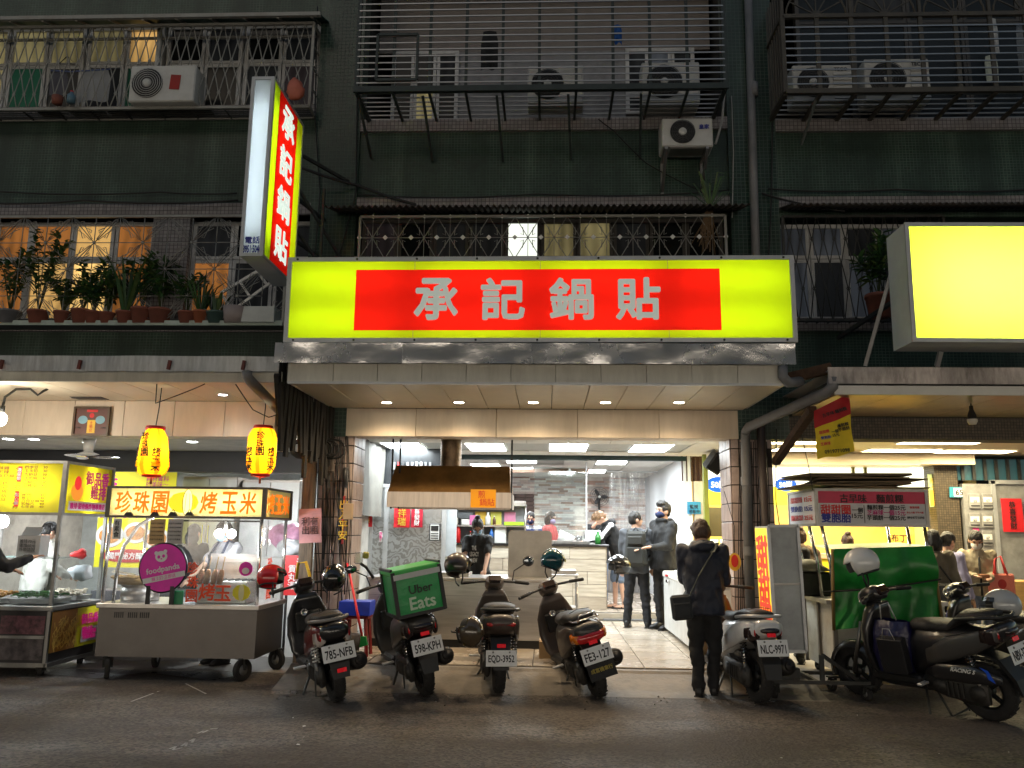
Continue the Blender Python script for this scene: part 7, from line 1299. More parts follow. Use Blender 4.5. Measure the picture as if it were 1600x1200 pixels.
def scooter(label, px, py, head, lean, body, tailm, plate, platecol=ink, tail='red', tw=.32, th=.2, tz=.7, seatz=.78, exh=True, shocks=(-.13,), rail='tube', railm=None, platez=.5, flap=None, rings=False, mirrors=(-1, 1), L=1.28, shield=None, side=None, cowl=None, sport=False, barz=1.03, big=1):
	q = P(px, py, Z=0); o = thing('parked_scooter', label, 'scooter', M=TR(q) @ RO(R(head), 4, 'Z') @ RO(R(-lean), 4, 'Y') @ Matrix.Diagonal((big, big, big, 1)), group='scooters parked in front of the shops'); shield = shield or body; cowl = cowl or body
	wheel(o, 0, .25, .115); wheel(o, L, .25, .1)
	dz = .1 if sport else .02
	g = MB(); g.loft([ring(-.3, tz + dz, tw * .5, th * .45), ring(-.26, tz + dz * .8, tw * .82, th * .8), ring(-.1, tz - .01, tw, th * 1.0), ring(.12, tz - .05, tw * 1.08, th * 1.4), ring(.35, tz - .12, tw * 1.1, th * 1.9), ring(.52, tz - .17, tw * .95, th * 2.1), ring(.6, tz - .2, tw * .8, th * 2.1)], body); bd_ = g.B('rear_body', o)
	for s in (-1, 1):
		g = MB(); g.loft([ring(-.24, tz - .01 + dz * .7, .05, th * .6, 12, 2.4, s * tw * .4), ring(-.05, tz - .02, .07, th * .95, 12, 2.4, s * tw * .46), ring(.2, tz - .1, .08, th * 1.1, 12, 2.4, s * tw * .5), ring(.42, tz - .2, .05, th * .8, 12, 2.4, s * tw * .47)], tailm); g.B('side_panel', bd_)
	g = MB(); sz = seatz; g.loft([ring(-.2, sz + .03 + dz, tw * .55, .05), ring(-.12, sz + .03 + dz, tw * .8, .08), ring(.08, sz + .03 + dz * .7, tw * .92, .1), ring(.2, sz - .0, tw * .95, .1), ring(.42, sz - .01, tw * .85, .11), ring(.58, sz - .02, tw * .55, .1), ring(.62, sz - .04, tw * .4, .06)], seatm); st = g.B('seat', o)
	g = MB(); g.tube([(-tw * .3, -.1, sz + .085 + dz), (0, -.05, sz + .095 + dz), (tw * .3, -.1, sz + .085 + dz)], .004, mat('seam', (.03, .03, .03), .6), 4); g.B('seam', st)
	# floor, shield, cowl
	g = MB(); g.box((0, .76, .29), (.34, .5, .09), blackp, bev=.03); g.loft([ring(.45, .27, .26, .16), ring(.8, .25, .3, .12), ring(1.0, .28, .26, .16)], blackp); g.B('floorboard', o)
	g = MB(); sh_ = [(.95, .26, .3, .16), (1.0, .38, .42, .13), (1.03, .55, .46, .13), (1.03, .72, .42, .15), (1.0, .86, .3, .16), (.97, .94, .2, .14)]
	g.loft([[(x, y, z) for x, y, z in [(w / 2 * math.copysign(abs(cos(a)) ** .7, cos(a)), y0 + d / 2 * sin(a) + .05 * cos(a) ** 2 * -1, z0) for a in [2 * pi * i / 20 for i in range(20)]]] for y0, z0, w, d in sh_], shield); ls = g.B('leg_shield', o)
	g = MB(); g.box((0, .92, .66), (.27, .06, .2), blackp, bev=.03); g.box((.06, .885, .72), (.08, .02, .07), mat('glovebox', (.03, .03, .03), .3), bev=.01); g.lathe([(0, 0), (.03, 0), (.034, .01)], chrome, 12, M=TR((-.05, .885, .76)) @ RO(R(90), 4, 'X')); g.B('inner_box', ls)
	g = MB(); g.loft([ring(.86, barz - .02, .1, .06), ring(.9, barz, .2, .12), ring(1.0, barz - .02, .22, .17), ring(1.08, barz - .05, .16, .16), ring(1.12, barz - .06, .06, .08)], cowl); cw = g.B('handlebar_cowl', o); g = MB(); g.ell((0, 1.1, barz - .05), (.07, .03, .06), whl, 14, 8); g.B('headlight', cw); g = MB(); g.box((0, .88, barz + .03), (.14, .05, .09), smoke, rot=(R(-40), 0, 0), bev=.012); g.B('dashboard', cw)
	g = MB(); g.cyl((0, .97, .9), (0, .96, barz), .05, blackp, 12); g.tube([(-.34, .84, barz - .01), (-.2, .9, barz), (0, .93, barz + .01), (.2, .9, barz), (.34, .84, barz - .01)], .014, blackp, 8); hb2 = g.B('handlebar', o)
	for s in (-1, 1):
		g = MB(); g.cyl((s * .23, .885, barz), (s * .36, .83, barz - .012), .019, gritm, 10); g.ell((s * .365, .828, barz - .012), (.02, .02, .02), blackp, 8, 6); g.B('grip', hb2); g = MB(); g.tube([(s * .2, .93, barz), (s * .28, .93, barz - .01), (s * .36, .88, barz - .02)], .007, chrome, 6); g.B('brake_lever', hb2)
		if s in mirrors:
			g = MB(); g.tube([(s * .2, .92, barz), (s * .22, .95, barz + .12), (s * .34, .93, barz + .2)], .007, blackp, 6); m_ = g.B('mirror', o); g = MB(); g.ell((s * .38, .92, barz + .23), (.065, .014, .045 if not rings else .06), blackp, 14, 8, M=None); g.ell((s * .38, .908, barz + .23), (.055, .006, .037 if not rings else .05), mat('mirror_glass', (.2, .22, .24), .05, 1), 14, 6); g.B('mirror_glass', m_)
	# front fork and fender
	g = MB(); 
	for s in (-1, 1): g.cyl((s * .075, L, .25), (s * .075, L - .17, .75), .02, darksteel, 8)
	g.B('fork', o); g = MB(); r = .285; vs = []; fs = []; K = 12
	for i in range(K + 1):
		a = R(-15) + R(185) * i / K
		for j, (x, d) in enumerate(((-.075, -.05), (-.055, 0), (0, .012), (.055, 0), (.075, -.05))): vs.append((x, L + (r + d) * cos(a), .25 + (r + d) * sin(a)))
	for i in range(K):
		for j in range(4): q_ = i * 5 + j; fs.append((q_, q_ + 1, q_ + 6, q_ + 5))
	g.add(vs, fs, body, True); g.B('front_fender', o)
	# engine, belt case, exhaust
	g = MB(); g.loft([ring(-.08, .25, .05, .16, 14, 2.4, -.12), ring(.0, .26, .08, .22, 14, 2.4, -.12), ring(.3, .28, .1, .2, 14, 2.4, -.11), ring(.48, .3, .09, .16, 14, 2.4, -.1)], eng); g.ell((.0, .38, .36), (.13, .17, .12), eng, 14, 8); g.cyl((-.17, .0, .26), (-.11, .0, .26), .07, eng, 16); g.cyl((-.175, .33, .28), (-.11, .33, .28), .06, eng, 16); g.box((0, .2, .43), (.2, .3, .1), blackp, bev=.02)
	for k in range(4): g.box((-.165, .12 + .045 * k, .27), (.02, .012, .12), eng)
	g.B('engine', o)
	for sx in shocks:
		g = MB(); a, b = Vector((sx, -.02, .29)), Vector((sx * .95, .05, .62)); d = b - a; g.cyl(a, b, .014, chrome, 8); pts = []; t0 = .3
		for i in range(64): t = i / 63; an = t * 2 * pi * 8; pts.append(a + d * (t0 + (1 - t0) * t) + Vector((.03 * cos(an), .03 * sin(an), 0)))
		g.tube(pts, .0075, white if label.startswith('dark red') else mat('spring', (.03, .03, .03), .35, .5), 5); g.cyl(a, a + d * .3, .022, darksteel, 8); g.B('shock_absorber', o)
	if exh:
		g = MB(); e = mat('muffler', (.035, .033, .032), .45, .5, dirt=.3); a, b = Vector((.17, .42, .24)), Vector((.2, -.22, .37)); g.tube([a, a.lerp(b, .12), a.lerp(b, .3), a.lerp(b, .9), b, b + (b - a) * .03], [.03, .05, .07, .085, .08, .05], e, 18); ex = g.B('exhaust', o); g = MB(); d = (b - a).normalized(); c = b + d * .02; g.tube([c, c + d * .03], [.05, .045], chrome if False else e, 14); g.tube([c + d * .031, c + d * .034], [.028, .028], ink, 12); g.B('exhaust_tip', ex); g = MB(); g.box(a.lerp(b, .6) + Vector((.085, 0, .0)), (.012, .3, .1), blackp, rot=(R(-11), 0, 0), bev=.005); g.B('heat_shield', ex)
	# rear fender, plate
	pz = platez; g = MB(); g.loft([[(-.1, -.02, .6), (.1, -.02, .6), (.1, .06, .6), (-.1, .06, .6)], [(-.1, -.2, .56), (.1, -.2, .56), (.1, -.14, .56), (-.1, -.14, .56)], [(-.09, -.31, .4), (.09, -.31, .4), (.085, -.27, .4), (-.085, -.27, .4)], [(-.075, -.34, .27), (.075, -.34, .27), (.07, -.315, .27), (-.07, -.315, .27)]], blackp, False); rf_ = g.B('rear_fender', o)
	PT = TR((0, -.335, pz)) @ RO(R(-14), 4, 'X'); pw, ph_ = .3, .15; g = MB(M=PT); g.box((0, 0, 0), (pw, .008, ph_), plw, bev=.004); pl_ = g.B('licence_plate', o)
	text(plate, .1, platecol, pl_, PT @ Vector((0, -.006, -.01)), M=RO(R(-14), 4, 'X'), fit=.25, height=.075, bold=.018)
	g = MB(M=PT)
	for s in (-1, 1): g.cyl((s * .08, -.004, .055), (s * .08, -.012, .055), .009, darksteel, 8)
	g.B('bolt', pl_, kind='stuff')
	if flap: g = MB(M=PT); g.box((0, .004, -.15), (.27, .006, .15), rubber); fl = g.B('mud_flap', o); text(flap, .08, mat('flap_yellow', (.35, .27, .04), .6), fl, PT @ Vector((0, -.002, -.14)), M=RO(R(-14), 4, 'X'), fit=.22, bold=.02)
	g = MB(M=PT); rz_ = -.16 if label.startswith('dark red') else .115; g.box((0, -.004, rz_), (.085, .012, .036), mat('reflector_red_glow', (.6, .01, .02), .2, emit=.06, ecol=(1, .02, .03)), bev=.004); g.B('reflector', o)  # reflector has a faint red glow put into its material, no lamp
	# tail light
	zt2 = tz + dz * .9 - .02
	if tail == 'wide':
		g = MB(); g.loft([ring(-.31, zt2 - .03, tw * .62, .06, 18, 3), ring(-.285, zt2 - .03, tw * .84, .1, 18, 3), ring(-.2, zt2 - .02, tw * 1.0, .12, 18, 3)], redlens); t_ = g.B('tail_light', o)
		for s in (-1, 1): g = MB(); g.loft([ring(-.285, zt2 - .03, .05, .07, 10, 3, s * tw * .38), ring(-.2, zt2 - .02, .06, .1, 10, 3, s * tw * .47)], amb); g.B('turn_signal', t_)
	elif tail == 'slim':
		g = MB(); g.loft([ring(-.3, zt2 + .01, tw * .55, .025, 18, 4), ring(-.29, zt2 + .01, tw * .75, .04, 18, 4), ring(-.2, zt2 + .02, tw * .92, .05, 18, 4)], redlens); g.B('tail_light', o)
	else:
		for s in (-1, 1): g = MB(); g.loft([ring(-.26, zt2 - .02, .03, .1, 12, 2.4, s * tw * .32), ring(-.2, zt2 - .03, .06, .16, 12, 2.4, s * tw * .42), ring(-.1, zt2 - .04, .04, .12, 12, 2.4, s * tw * .5)], whl if tail == 'pair' else smoke); t_ = g.B('tail_light', o); g = MB(); g.ell((s * tw * .4, -.23, zt2 - .02), (.016, .02, .04), redlens, 10, 6); g.B('red_lens', t_)
		if tail == 'smoke': g = MB(); g.loft([ring(-.31, zt2, tw * .5, .05, 18, 3), ring(-.24, zt2 + .01, tw * .8, .07, 18, 3)], smoke); g.B('tail_lens', o)
	rm_ = railm or blackp; z = sz + dz + .02
	if rail: g = MB(); g.tube([(-tw * .5, .1, z - .03), (-tw * .52, -.12, z), (-tw * .36, -.27, z + .01), (0, -.31, z + .012), (tw * .36, -.27, z + .01), (tw * .52, -.12, z), (tw * .5, .1, z - .03)], .016, rm_, 8); g.B('grab_rail', o)
	g = MB(); g.tube([(-.12, .5, .22), (-.24, .42, .03), (-.27, .36, .02)], .012, iron, 6); g.B('side_stand', o); g = MB(); g.tube([(.1, .4, .2), (.14, .28, .02), (-.14, .28, .02), (-.1, .4, .2)], .012, iron, 6); g.B('centre_stand', o); g = MB(); g.box((-.23, .45, .3), (.12, .05, .02), alu, bev=.005); g.B('foot_peg', o)
	return o
S1 = scooter('dark red and black scooter plated 785-NFB with a white spring shock', 527, 1096, 27, 10, pk, pred, '785-NFB', tail='pair', railm=mat('rail_grey', (.2, .19, .18), .4), platez=.5, shield=pk, seatz=.74, tz=.66, shocks=(-.15,), mirrors=())
S2 = scooter('black scooter plated 598-KPH carrying the green delivery box', 666, 1086, 24, 11, pdk, pdk, '598-KPH', tail='smoke', tz=.7, seatz=.78, platez=.52, mirrors=(-1,))
S3 = scooter('brown grey electric scooter plated EQD-3952 standing upright', 779, 1083, 7, 0, pbr, pbr, 'EQD-3952', tail='slim', tw=.36, th=.22, exh=False, shocks=(-.15, .15), platez=.38, mirrors=(1,), rings=True, tz=.68)
S4 = scooter('worn brown scooter plated FE3-127 leaning far over with a rusty rack', 937, 1089, 14, 16, pdk, pbr, 'FE3-127', tail='wide', tw=.34, th=.22, rail=None, platez=.47, flap='成富機車行', mirrors=(), tz=.66, seatz=.76, shield=pbr, cowl=pbr)
S5 = scooter('white tailed scooter plated NLC-9971 beside the leaning sign box', 1186, 1099, 12, 0, pwh, pwh, 'NLC-9971', tail='smoke', shield=paint('tan', (.12, .09, .04)), cowl=pdk, railm=mat('rail_silver', (.45, .45, .45), .35, .5), platez=.55, tz=.7, mirrors=())
S6 = scooter('black sporty scooter with a blue side flash parked aslant by the green tarpaulin', 1552, 1126, 34, 9, pk, pgm, 'NBV-3719', tail='smoke', sport=True, tw=.3, tz=.72, seatz=.79, mirrors=(), platez=.62, big=1.02)
S7 = scooter('dark scooter behind the sporty one with a silver helmet on its seat', 1665, 1088, 32, 9, pk, pgm, 'MPT-5207', tail='smoke', tw=.3, mirrors=(), railm=mat('rail_silver'))
text('RACING S', .1, paper_w, S6, (-.245, .05, .47), M=LXM, fit=.21, bold=.02, shear=.2); g = MB(); g.add([(-.243, -.1, .52), (-.243, -.17, .5), (-.243, -.22, .4), (-.243, -.16, .43), (-.243, -.15, .48)], [(0, 1, 2, 3, 4)], mat('racing_blue', (.01, .08, .6), .3)); g.B('blue_flash', S6)
g = MB(); g.loft([ring(-.26, .42, .03, .06, 12, 2.4, -.22), ring(.0, .44, .05, .16, 12, 2.4, -.215), ring(.3, .42, .04, .14, 12, 2.4, -.2), ring(.42, .4, .02, .05, 12, 2.4, -.19)], pk); g.B('belt_cover', S6)
g = MB()
for s in (-1, 1): g.tube([(s * .12, .1, .8), (s * .13, -.25, .8), (s * .1, -.33, .8)], .008, chrome, 6)
for y in (-.28, -.15, -.02): g.cyl((-.13, y, .8), (.13, y, .8), .007, chrome, 6)
g.tube([(-.1, -.33, .8), (-.08, -.36, .86), (.08, -.36, .86), (.1, -.33, .8)], .008, chrome, 6); g.B('luggage_rack', S4)
# delivery box riding on the second scooter
TB = W[S2] @ TR((0, -.1, .82)); db = thing('delivery_box', 'green insulated delivery box with black edges and white lettering on a scooter', 'delivery box', M=TB); grn = mat('delivery_green', (.004, .3, .07), .3, var=.1, bump=.5, bscale=7, rvar=.1); w, d, h = .46, .46, .4
g = MB(); g.box((0, 0, h / 2), (w, d, h), grn, bev=.015); g.B('bag_body', db); g = MB(); g.box((0, 0, h + .02), (w + .03, d + .03, .05), mat('lid_green', (.03, .4, .06), .35, bump=.3, bscale=6), bev=.02); ld = g.B('lid', db); g = MB(); g.box((0, -d / 2 - .018, h - .02), (w, .008, .05), mat('reflective_strip', (.5, .52, .5), .3)); g.B('reflective_strip', ld); g = MB()
for s in (-1, 1):
	for s2 in (-1, 1): g.bar((s * w / 2, s2 * d / 2, 0), (s * w / 2, s2 * d / 2, h + .03), .035, blackp)
	g.bar((s * w / 2, -d / 2, .01), (s * w / 2, d / 2, .01), .03, blackp); g.bar((s * (w / 2 + .01), -d / 2, h + .05), (s * (w / 2 + .01), d / 2, h + .05), .025, blackp); g.bar((-w / 2, s * d / 2, .01), (w / 2, s * d / 2, .01), .03, blackp)
g.B('edge_binding', db); text('Uber', .12, mat('uber_black', (.01, .03, .015), .4), db, (.02, -d / 2 - .012, h * .6), fit=.23, bold=.02); text('Eats', .12, mat('pale_green_print', (.5, .68, .5), .4), db, (.02, -d / 2 - .012, h * .28), fit=.25, bold=.022)
# helmets
def helmet(label, T, m, s=1, visor=True, logo=None, strap=True):
	o = thing('helmet', label, 'helmet', M=T @ Matrix.Scale(s, 4)); rx, ry, rz = .125, .15, .135; n, k = 28, 14; vs = []; fs = []
	for i in range(k + 1):
		a = R(-42) + R(132) * i / k
		for j in range(n): q = 2 * pi * j / n; vs.append((rx * cos(a) * cos(q), ry * cos(a) * sin(q), rz * sin(a)))
	for i in range(k):
		for j in range(n):
			q = 2 * pi * (j + .5) / n
			if sin(q) > .45 and i < 6: continue
			fs.append((i * n + j, i * n + (j + 1) % n, (i + 1) * n + (j + 1) % n, (i + 1) * n + j))
	g = MB(); g.add(vs, fs, m, True); sh2 = g.B('shell', o); md_ = sh2.modifiers.new('thick', 'SOLIDIFY'); md_.thickness = .014; md_.offset = -1
	g = MB(); g.ell((0, 0, -.01), (rx * .88, ry * .88, rz * .86), mat('helmet_lining', (.025, .025, .025), .9), 18, 10, z0=-.35); g.B('lining', o); g = MB(); pts = [(rx * .76 * cos(q) * 1.0, ry * .76 * sin(q), rz * sin(R(-42))) for q in [R(150) + R(240) * i / 20 for i in range(21)]]; g.tube(pts, .008, blackp, 6); g.B('rim_trim', o)
	if strap:
		for s_ in (-1, 1): g = MB(); g.tube([(s_ * rx * .8, .01, -.08), (s_ * rx * .7, .02, -.15), (s_ * .03, .03, -.2)], .008, blackp, 6); g.B('strap', o)
	if visor: g = MB(); g.add([(rx * 1.03 * cos(R(q)) * c, ry * 1.06 * sin(R(q)) * c, z) for q in range(20, 161, 14) for c, z in ((.93, .065), (1.0, .03))], [(i * 2, i * 2 + 1, i * 2 + 3, i * 2 + 2) for i in range(10)], mat('visor_dark', (.02, .02, .02), .1, coat=.5)); g.B('visor', o)
	if logo: text(logo, .05, paper_w, o, (.0, -ry * .93, .05), fit=.06, bold=.02)
	return o
def hm(n, c=None, r=.16): return mat('helmet_' + n, c, r, var=.05, coat=.7)
def E3(x, y, z): return Euler((R(x), R(y), R(z))).to_matrix().to_4x4()
def at_(px, py, Y): return TR(P(px, py, Y=Y))
helmet('glossy red helmet with black visor hanging at the dark red scooter handlebar', at_(424, 902, 8.75) @ E3(0, -20, -70), hm('red', (.5, .01, .015)))
helmet('glossy black helmet hanging on the dark red scooter grip', at_(522, 902, 8.6) @ E3(20, 10, 10), hm('black', (.008, .008, .009)))
helmet('dark brown helmet with white emblem on the electric scooter grip', at_(716, 884, 8.75) @ E3(-10, -20, -60), hm('brown', (.03, .018, .014), .35), logo='德')
helmet('bronze black helmet hung low beside the electric scooter body', at_(735, 987, 8.15) @ E3(80, 0, 60), hm('bronze', (.06, .042, .025)), visor=False)
helmet('teal open helmet sitting on the leaning scooter handlebar', at_(864, 876, 8.8) @ E3(-15, 10, -50), hm('teal', (.004, .06, .075)), .92)
helmet('white helmet perched on the sporty scooter handlebar', at_(1346, 880, 8.25) @ E3(-20, 0, 60), hm('white', (.62, .62, .6)), 1.1, visor=False)
helmet('silver helmet lying on the seat of the rearmost scooter', at_(1566, 945, 8.0) @ E3(0, 0, 60), hm('silver', (.42, .43, .43)), 1.05, strap=False)
# bags on the sporty scooter's floor
o = thing('shopping_bag', 'dark blue plastic carrier bag standing on the sporty scooter floorboard', 'bag', M=W[S6] @ TR((-.08, .78, .34))); g = MB(); g.loft([ring(-.12, 0, .01, .01, 16)] * 0 or [[(.14 * cos(a), .17 * sin(a), 0) for a in [2 * pi * i / 24 for i in range(24)]], [(.17 * cos(a) + .01 * sin(5 * a), .2 * sin(a), .18) for a in [2 * pi * i / 24 for i in range(24)]], [(.12 * cos(a) + .015 * sin(7 * a), .2 * sin(a), .36) for a in [2 * pi * i / 24 for i in range(24)]], [(.05 * cos(a) + .01 * sin(7 * a), .19 * sin(a), .46) for a in [2 * pi * i / 24 for i in range(24)]]], mat('navy_bag', (.008, .008, .05), .25, bump=.6, bscale=14), cap=False); g.B('bag_body', o); g = MB(); g.tube([(-.03, .08, .44), (-.04, .06, .6), (0, .0, .62), (.0, -.06, .46)], .007, alu, 6); g.B('handle', o)
o = thing('paper_bag', 'black paper gift bag leaning against the navy carrier bag', 'bag', M=W[S6] @ TR((-.2, .7, .36)) @ E3(0, -8, 5)); g = MB(); g.box((0, 0, .16), (.1, .24, .32), mat('black_paper_bag', (.012, .012, .014), .5, bump=.2), bev=.006); g.B('bag_body', o); g = MB(); g.tube([(-.04, .06, .32), (-.04, .03, .42), (-.04, -.03, .42), (-.04, -.06, .32)], .004, alu, 5); g.B('handle', o)
# ---------------- people ----------------
skin = mat('skin', (.5, .29, .2), .5, var=.08, scale=12, bump=.05)
def cloth(n, c, r=.8, **k): return mat('cloth_' + n, c, r, var=.12, scale=9, bump=.25, bscale=180, **k)
hairb = mat('hair_black', (.012, .01, .009), .42, var=.5, scale=60, stretch=(1, 1, .15), bump=.6, bscale=90); hairbr = mat('hair_brown', (.055, .025, .012), .42, var=.5, scale=60, stretch=(1, 1, .15), bump=.6, bscale=90); hairl = mat('hair_light_brown', (.16, .085, .035), .45, var=.5, scale=60, bump=.6, bscale=90)
eyem = mat('eye_dark', (.01, .008, .007), .15)
def V(*a): return Vector(a)
def capsule(g, a, b, ra, rb, m, n=12):
	g.tube([a, b], [ra, rb], m, n); g.ell(a, (ra, ra, ra), m, n, 8); g.ell(b, (rb, rb, rb), m, n, 8)
def ik(a, t, l1, l2, pole):
	d = t - a; L = min(d.length, (l1 + l2) * .995); d.normalize(); t = a + d * L; x = (l1 * l1 - l2 * l2 + L * L) / (2 * L); h = math.sqrt(max(0, l1 * l1 - x * x)); p = pole - d * pole.dot(d); p.normalize(); return a + d * x + p * h, t
def person(label, loc_, rz, H, top, legs, hair=hairb, hairstyle='short', lean=0, head=(0, 0), hands=None, sleeves='long', shorts=False, mask=None, hood=False, shoe=None, stance=(.1, 0, 0), wide=1, girl=False, stripe=None, hem=.8, group=None, foot='shoe', apron=None, fing=.5, skirt=False):
	o = thing('person', label, 'person', M=TR(loc_) @ RO(R(rz), 4, 'Z') @ Matrix.Scale(H / 1.7, 4), group=group)
	U = TR((0, 0, .92)) @ RO(R(lean), 4, 'X') @ TR((0, 0, -.92)); Hd = U @ TR((0, -.01, 1.48)) @ RO(R(head[1]), 4, 'Z') @ RO(R(head[0]), 4, 'X') @ TR((0, 0, .105))
	sw = .165 * wide if girl else .19 * wide; hands = hands or (V(.26, -.08, .82), V(-.26, -.08, .82)); arms = []
	for s, t in zip((1, -1), hands): S = U @ V(s * sw, .0, 1.385); e, w = ik(S, V(*t), .285, .25, V(s * .22, .55, -.75)); arms.append((S, e, w, s))
	fw = stance[0]; hips = [V(s * .085, 0, .88) for s in (1, -1)]; knee = [V(s * (fw * .5 + .05), stance[1]*s * .5 - .02, .47) for s in (1, -1)]; ank = [V(s * fw, stance[1]*s, .08) for s in (1, -1)]
	g = MB(); k = skin; g.ell((0, .012, .02), (.077, .097, .1), k, 20, 14, M=Hd); g.ell((0, -.022, -.045), (.058, .068, .07), k, 16, 10, M=Hd); g.ell((0, -.098, -.02), (.013, .02, .022), k, 8, 6, M=Hd); g.ell((0, -.06, .03), (.055, .035, .02), k, 12, 8, M=Hd); g.ell((0, -.085, -.06), (.024, .012, .009), k, 10, 6, M=Hd)
	for s in (-1, 1): g.ell((s * .078, .018, -.015), (.012, .022, .034), k, 8, 6, M=Hd)
	capsule(g, U @ V(0, .01, 1.36), Hd @ V(0, .02, -.07), .058, .054, k); g.ell((0, 0, 1.2), (.14, .09, .22), k, 14, 10, M=U); g.ell((0, 0, .93), (.13, .09, .12), k, 12, 8)
	for S, e, w, s in arms:
		capsule(g, S, e, .045, .036, k); capsule(g, e, w, .037, .026, k); d = (w - e).normalized(); sd = d.cross(V(0, 0, 1)); sd = sd.normalized() if sd.length > .1 else V(1, 0, 0); nm = sd.cross(d).normalized(); inn = V(-s, -.35, 0); nm = nm if nm.dot(V(0, 0, 1)) < 0 else -nm
		pc = w + d * .045; Tm = Matrix((sd, d, nm)).transposed().to_4x4(); Tm.translation = pc; g.ell((0, 0, 0), (.04, .052, .018), k, 10, 8, M=Tm)
		for f in range(4):
			b = pc + d * .04 + sd * (.03 - .02 * f); L = (.034, .04, .037, .028)[f]; m1 = b + d * L * .9 + nm * L * fing * .4; m2 = m1 + d * L * (.7 - fing * .5) + nm * L * fing; g.tube([b, m1, m2], [.0105, .0098, .009], k, 6)
		tb_ = pc - d * .015 - sd * .036 * (1 if sd.dot(V(s, 0, 0)) > 0 else -1); g.tube([tb_, tb_ + d * .035 + nm * .015 - sd * .018 * (1 if sd.dot(V(s, 0, 0)) > 0 else -1), tb_ + d * .06 + nm * .03], [.012, .011, .009], k, 6)
	for i in range(2): capsule(g, hips[i], knee[i], .07, .05, k); capsule(g, knee[i], ank[i], .053, .035, k); g.ell(ank[i] + V(0, -.06, -.045), (.042, .12, .03), k, 12, 8)
	me = fuse(g, .0105, 3); me.materials.append(skin); link('body', me, o)
	for s in (-1, 1): g = MB(); g.ell((s * .03, -.079, .008), (.014, .008, .007), eyem, 8, 6, M=Hd); g.box((s * .031, -.083, .03), (.036, .01, .006), hair, M=Hd); g.B('eye', o)
	# hair
	g = MB(); h = hair; g.ell((0, .02, .038), (.086, .102, .098), h, 20, 14, M=Hd)
	if hairstyle == 'short': g.ell((0, .05, .0), (.08, .072, .08), h, 16, 10, M=Hd)
	if hairstyle == 'mop': g.ell((0, .035, .0), (.096, .092, .1), h, 18, 12, M=Hd); g.ell((0, -.05, .075), (.075, .055, .04), h, 14, 8, M=Hd)
	if hairstyle == 'spiky': g.ell((0, -.02, .1), (.075, .085, .05), h, 16, 8, M=Hd); g.ell((0, .05, .0), (.078, .06, .08), h, 14, 8, M=Hd)
	if hairstyle == 'bob': g.ell((0, .035, -.03), (.1, .088, .125), h, 18, 12, M=Hd)
	if hairstyle == 'long': g.ell((0, .045, -.06), (.095, .07, .16), h, 18, 12, M=Hd)
	if hairstyle == 'pony': g.ell((0, .05, 0), (.082, .065, .085), h, 16, 10, M=Hd); g.tube([Hd @ V(0, .1, .05), Hd @ V(0, .16, .03), Hd @ V(0, .16, -.1), Hd @ V(0, .12, -.24)], [.03, .035, .035, .012], h, 10)
	if hairstyle == 'bun': g.ell((0, .05, 0), (.08, .063, .08), h, 16, 10, M=Hd); g.ell((0, .06, .13), (.045, .045, .04), h, 12, 8, M=Hd)
	me = fuse(g, .01, 2, 'hair'); rough_up(me, .009, 38, len(label), (1, 1, .35)); me.materials.append(h); link('hair', me, o)
	if mask: g = MB(); g.ell((0, -.034, -.045), (.064, .08, .056), mask, 16, 10, M=Hd); g.B('face_mask', o); 
	# top
	g = MB(); t = top; rr_ = lambda z, w, d, y=0: [U @ V(w * cos(a), d * sin(a) + y, z) for a in [2 * pi * i / 24 for i in range(24)]]
	bw_ = sw / .19; g.loft([rr_(hem, .2 * bw_, .145), rr_(.98, .19 * bw_, .14), rr_(1.15, .2 * bw_, .14), rr_(1.3, .205 * bw_, .135), rr_(1.4, .15 * bw_, .1), rr_(1.46, .075, .075)], t)
	for S, e, w, s in arms:
		g.ell(S + V(-s * .02, 0, -.01), (.08 * bw_, .08, .075), t, 12, 8)
		if sleeves == 'long': capsule(g, S, e, .078, .064, t); capsule(g, e, e.lerp(w, .92), .064, .05, t)
		else: capsule(g, S, S.lerp(e, .72), .074 if not girl else .062, .066 if not girl else .058, t)
	if hood: g.ell((0, .085, 1.43), (.13, .07, .07), t, 16, 8, M=U); g.tube([U @ V(.1 * cos(a), .09 * sin(a) + .01, 1.465) for a in [2 * pi * i / 16 for i in range(16)]], .028, t, 8, close=True)
	me = fuse(g, .0125, 3, 'top'); rough_up(me, .019, 8.5, len(label) * .3, (1.3, 1.3, .9)); me.materials.append(t)
	if stripe:
		me.materials.append(stripe)
		for p in me.polygons:
			c = p.center
			if isinstance(stripe, bpy.types.Material) and stripe.name.startswith('cloth_band'): p.material_index = int((c.z * 16) % 2)
			else:
				for S, e, w, s in arms:
					for a, b in ((S, e), (e, w)):
						ab = b - a; q = max(0, min(1, (c - a).dot(ab) / ab.length_squared)); r = c - a - ab * q
						if r.length < .1 and abs(c.x) > .14 and r.normalized().dot(V(s * .75, -.1, .6).normalized()) > .78: p.material_index = 1
	link('shirt' if sleeves == 'short' else 'jacket', me, o)
	# legs
	g = MB(); g.ell((0, .0, .9), (.165 * min(1, bw_ + .05), .125, .14), legs, 16, 10)
	if skirt: g.loft([[V(w * cos(a), d * sin(a), z) for a in [2 * pi * i / 24 for i in range(24)]] for z, w, d in ((.45, .26, .2), (.7, .21, .16), (.95, .15, .11))], legs)
	for i in range(2):
		if shorts: capsule(g, hips[i], knee[i] + V(0, 0, .03), .105, .09, legs)
		elif not skirt: capsule(g, hips[i], knee[i], .1, .074, legs); capsule(g, knee[i], ank[i] + V(0, .01, .0), .074, .058, legs)
	me = fuse(g, .0125, 3, 'trousers'); rough_up(me, .017, 9, len(label) * .7, (1, 1, 1.4)); me.materials.append(legs); link('skirt' if skirt else 'shorts' if shorts else 'trousers', me, o)
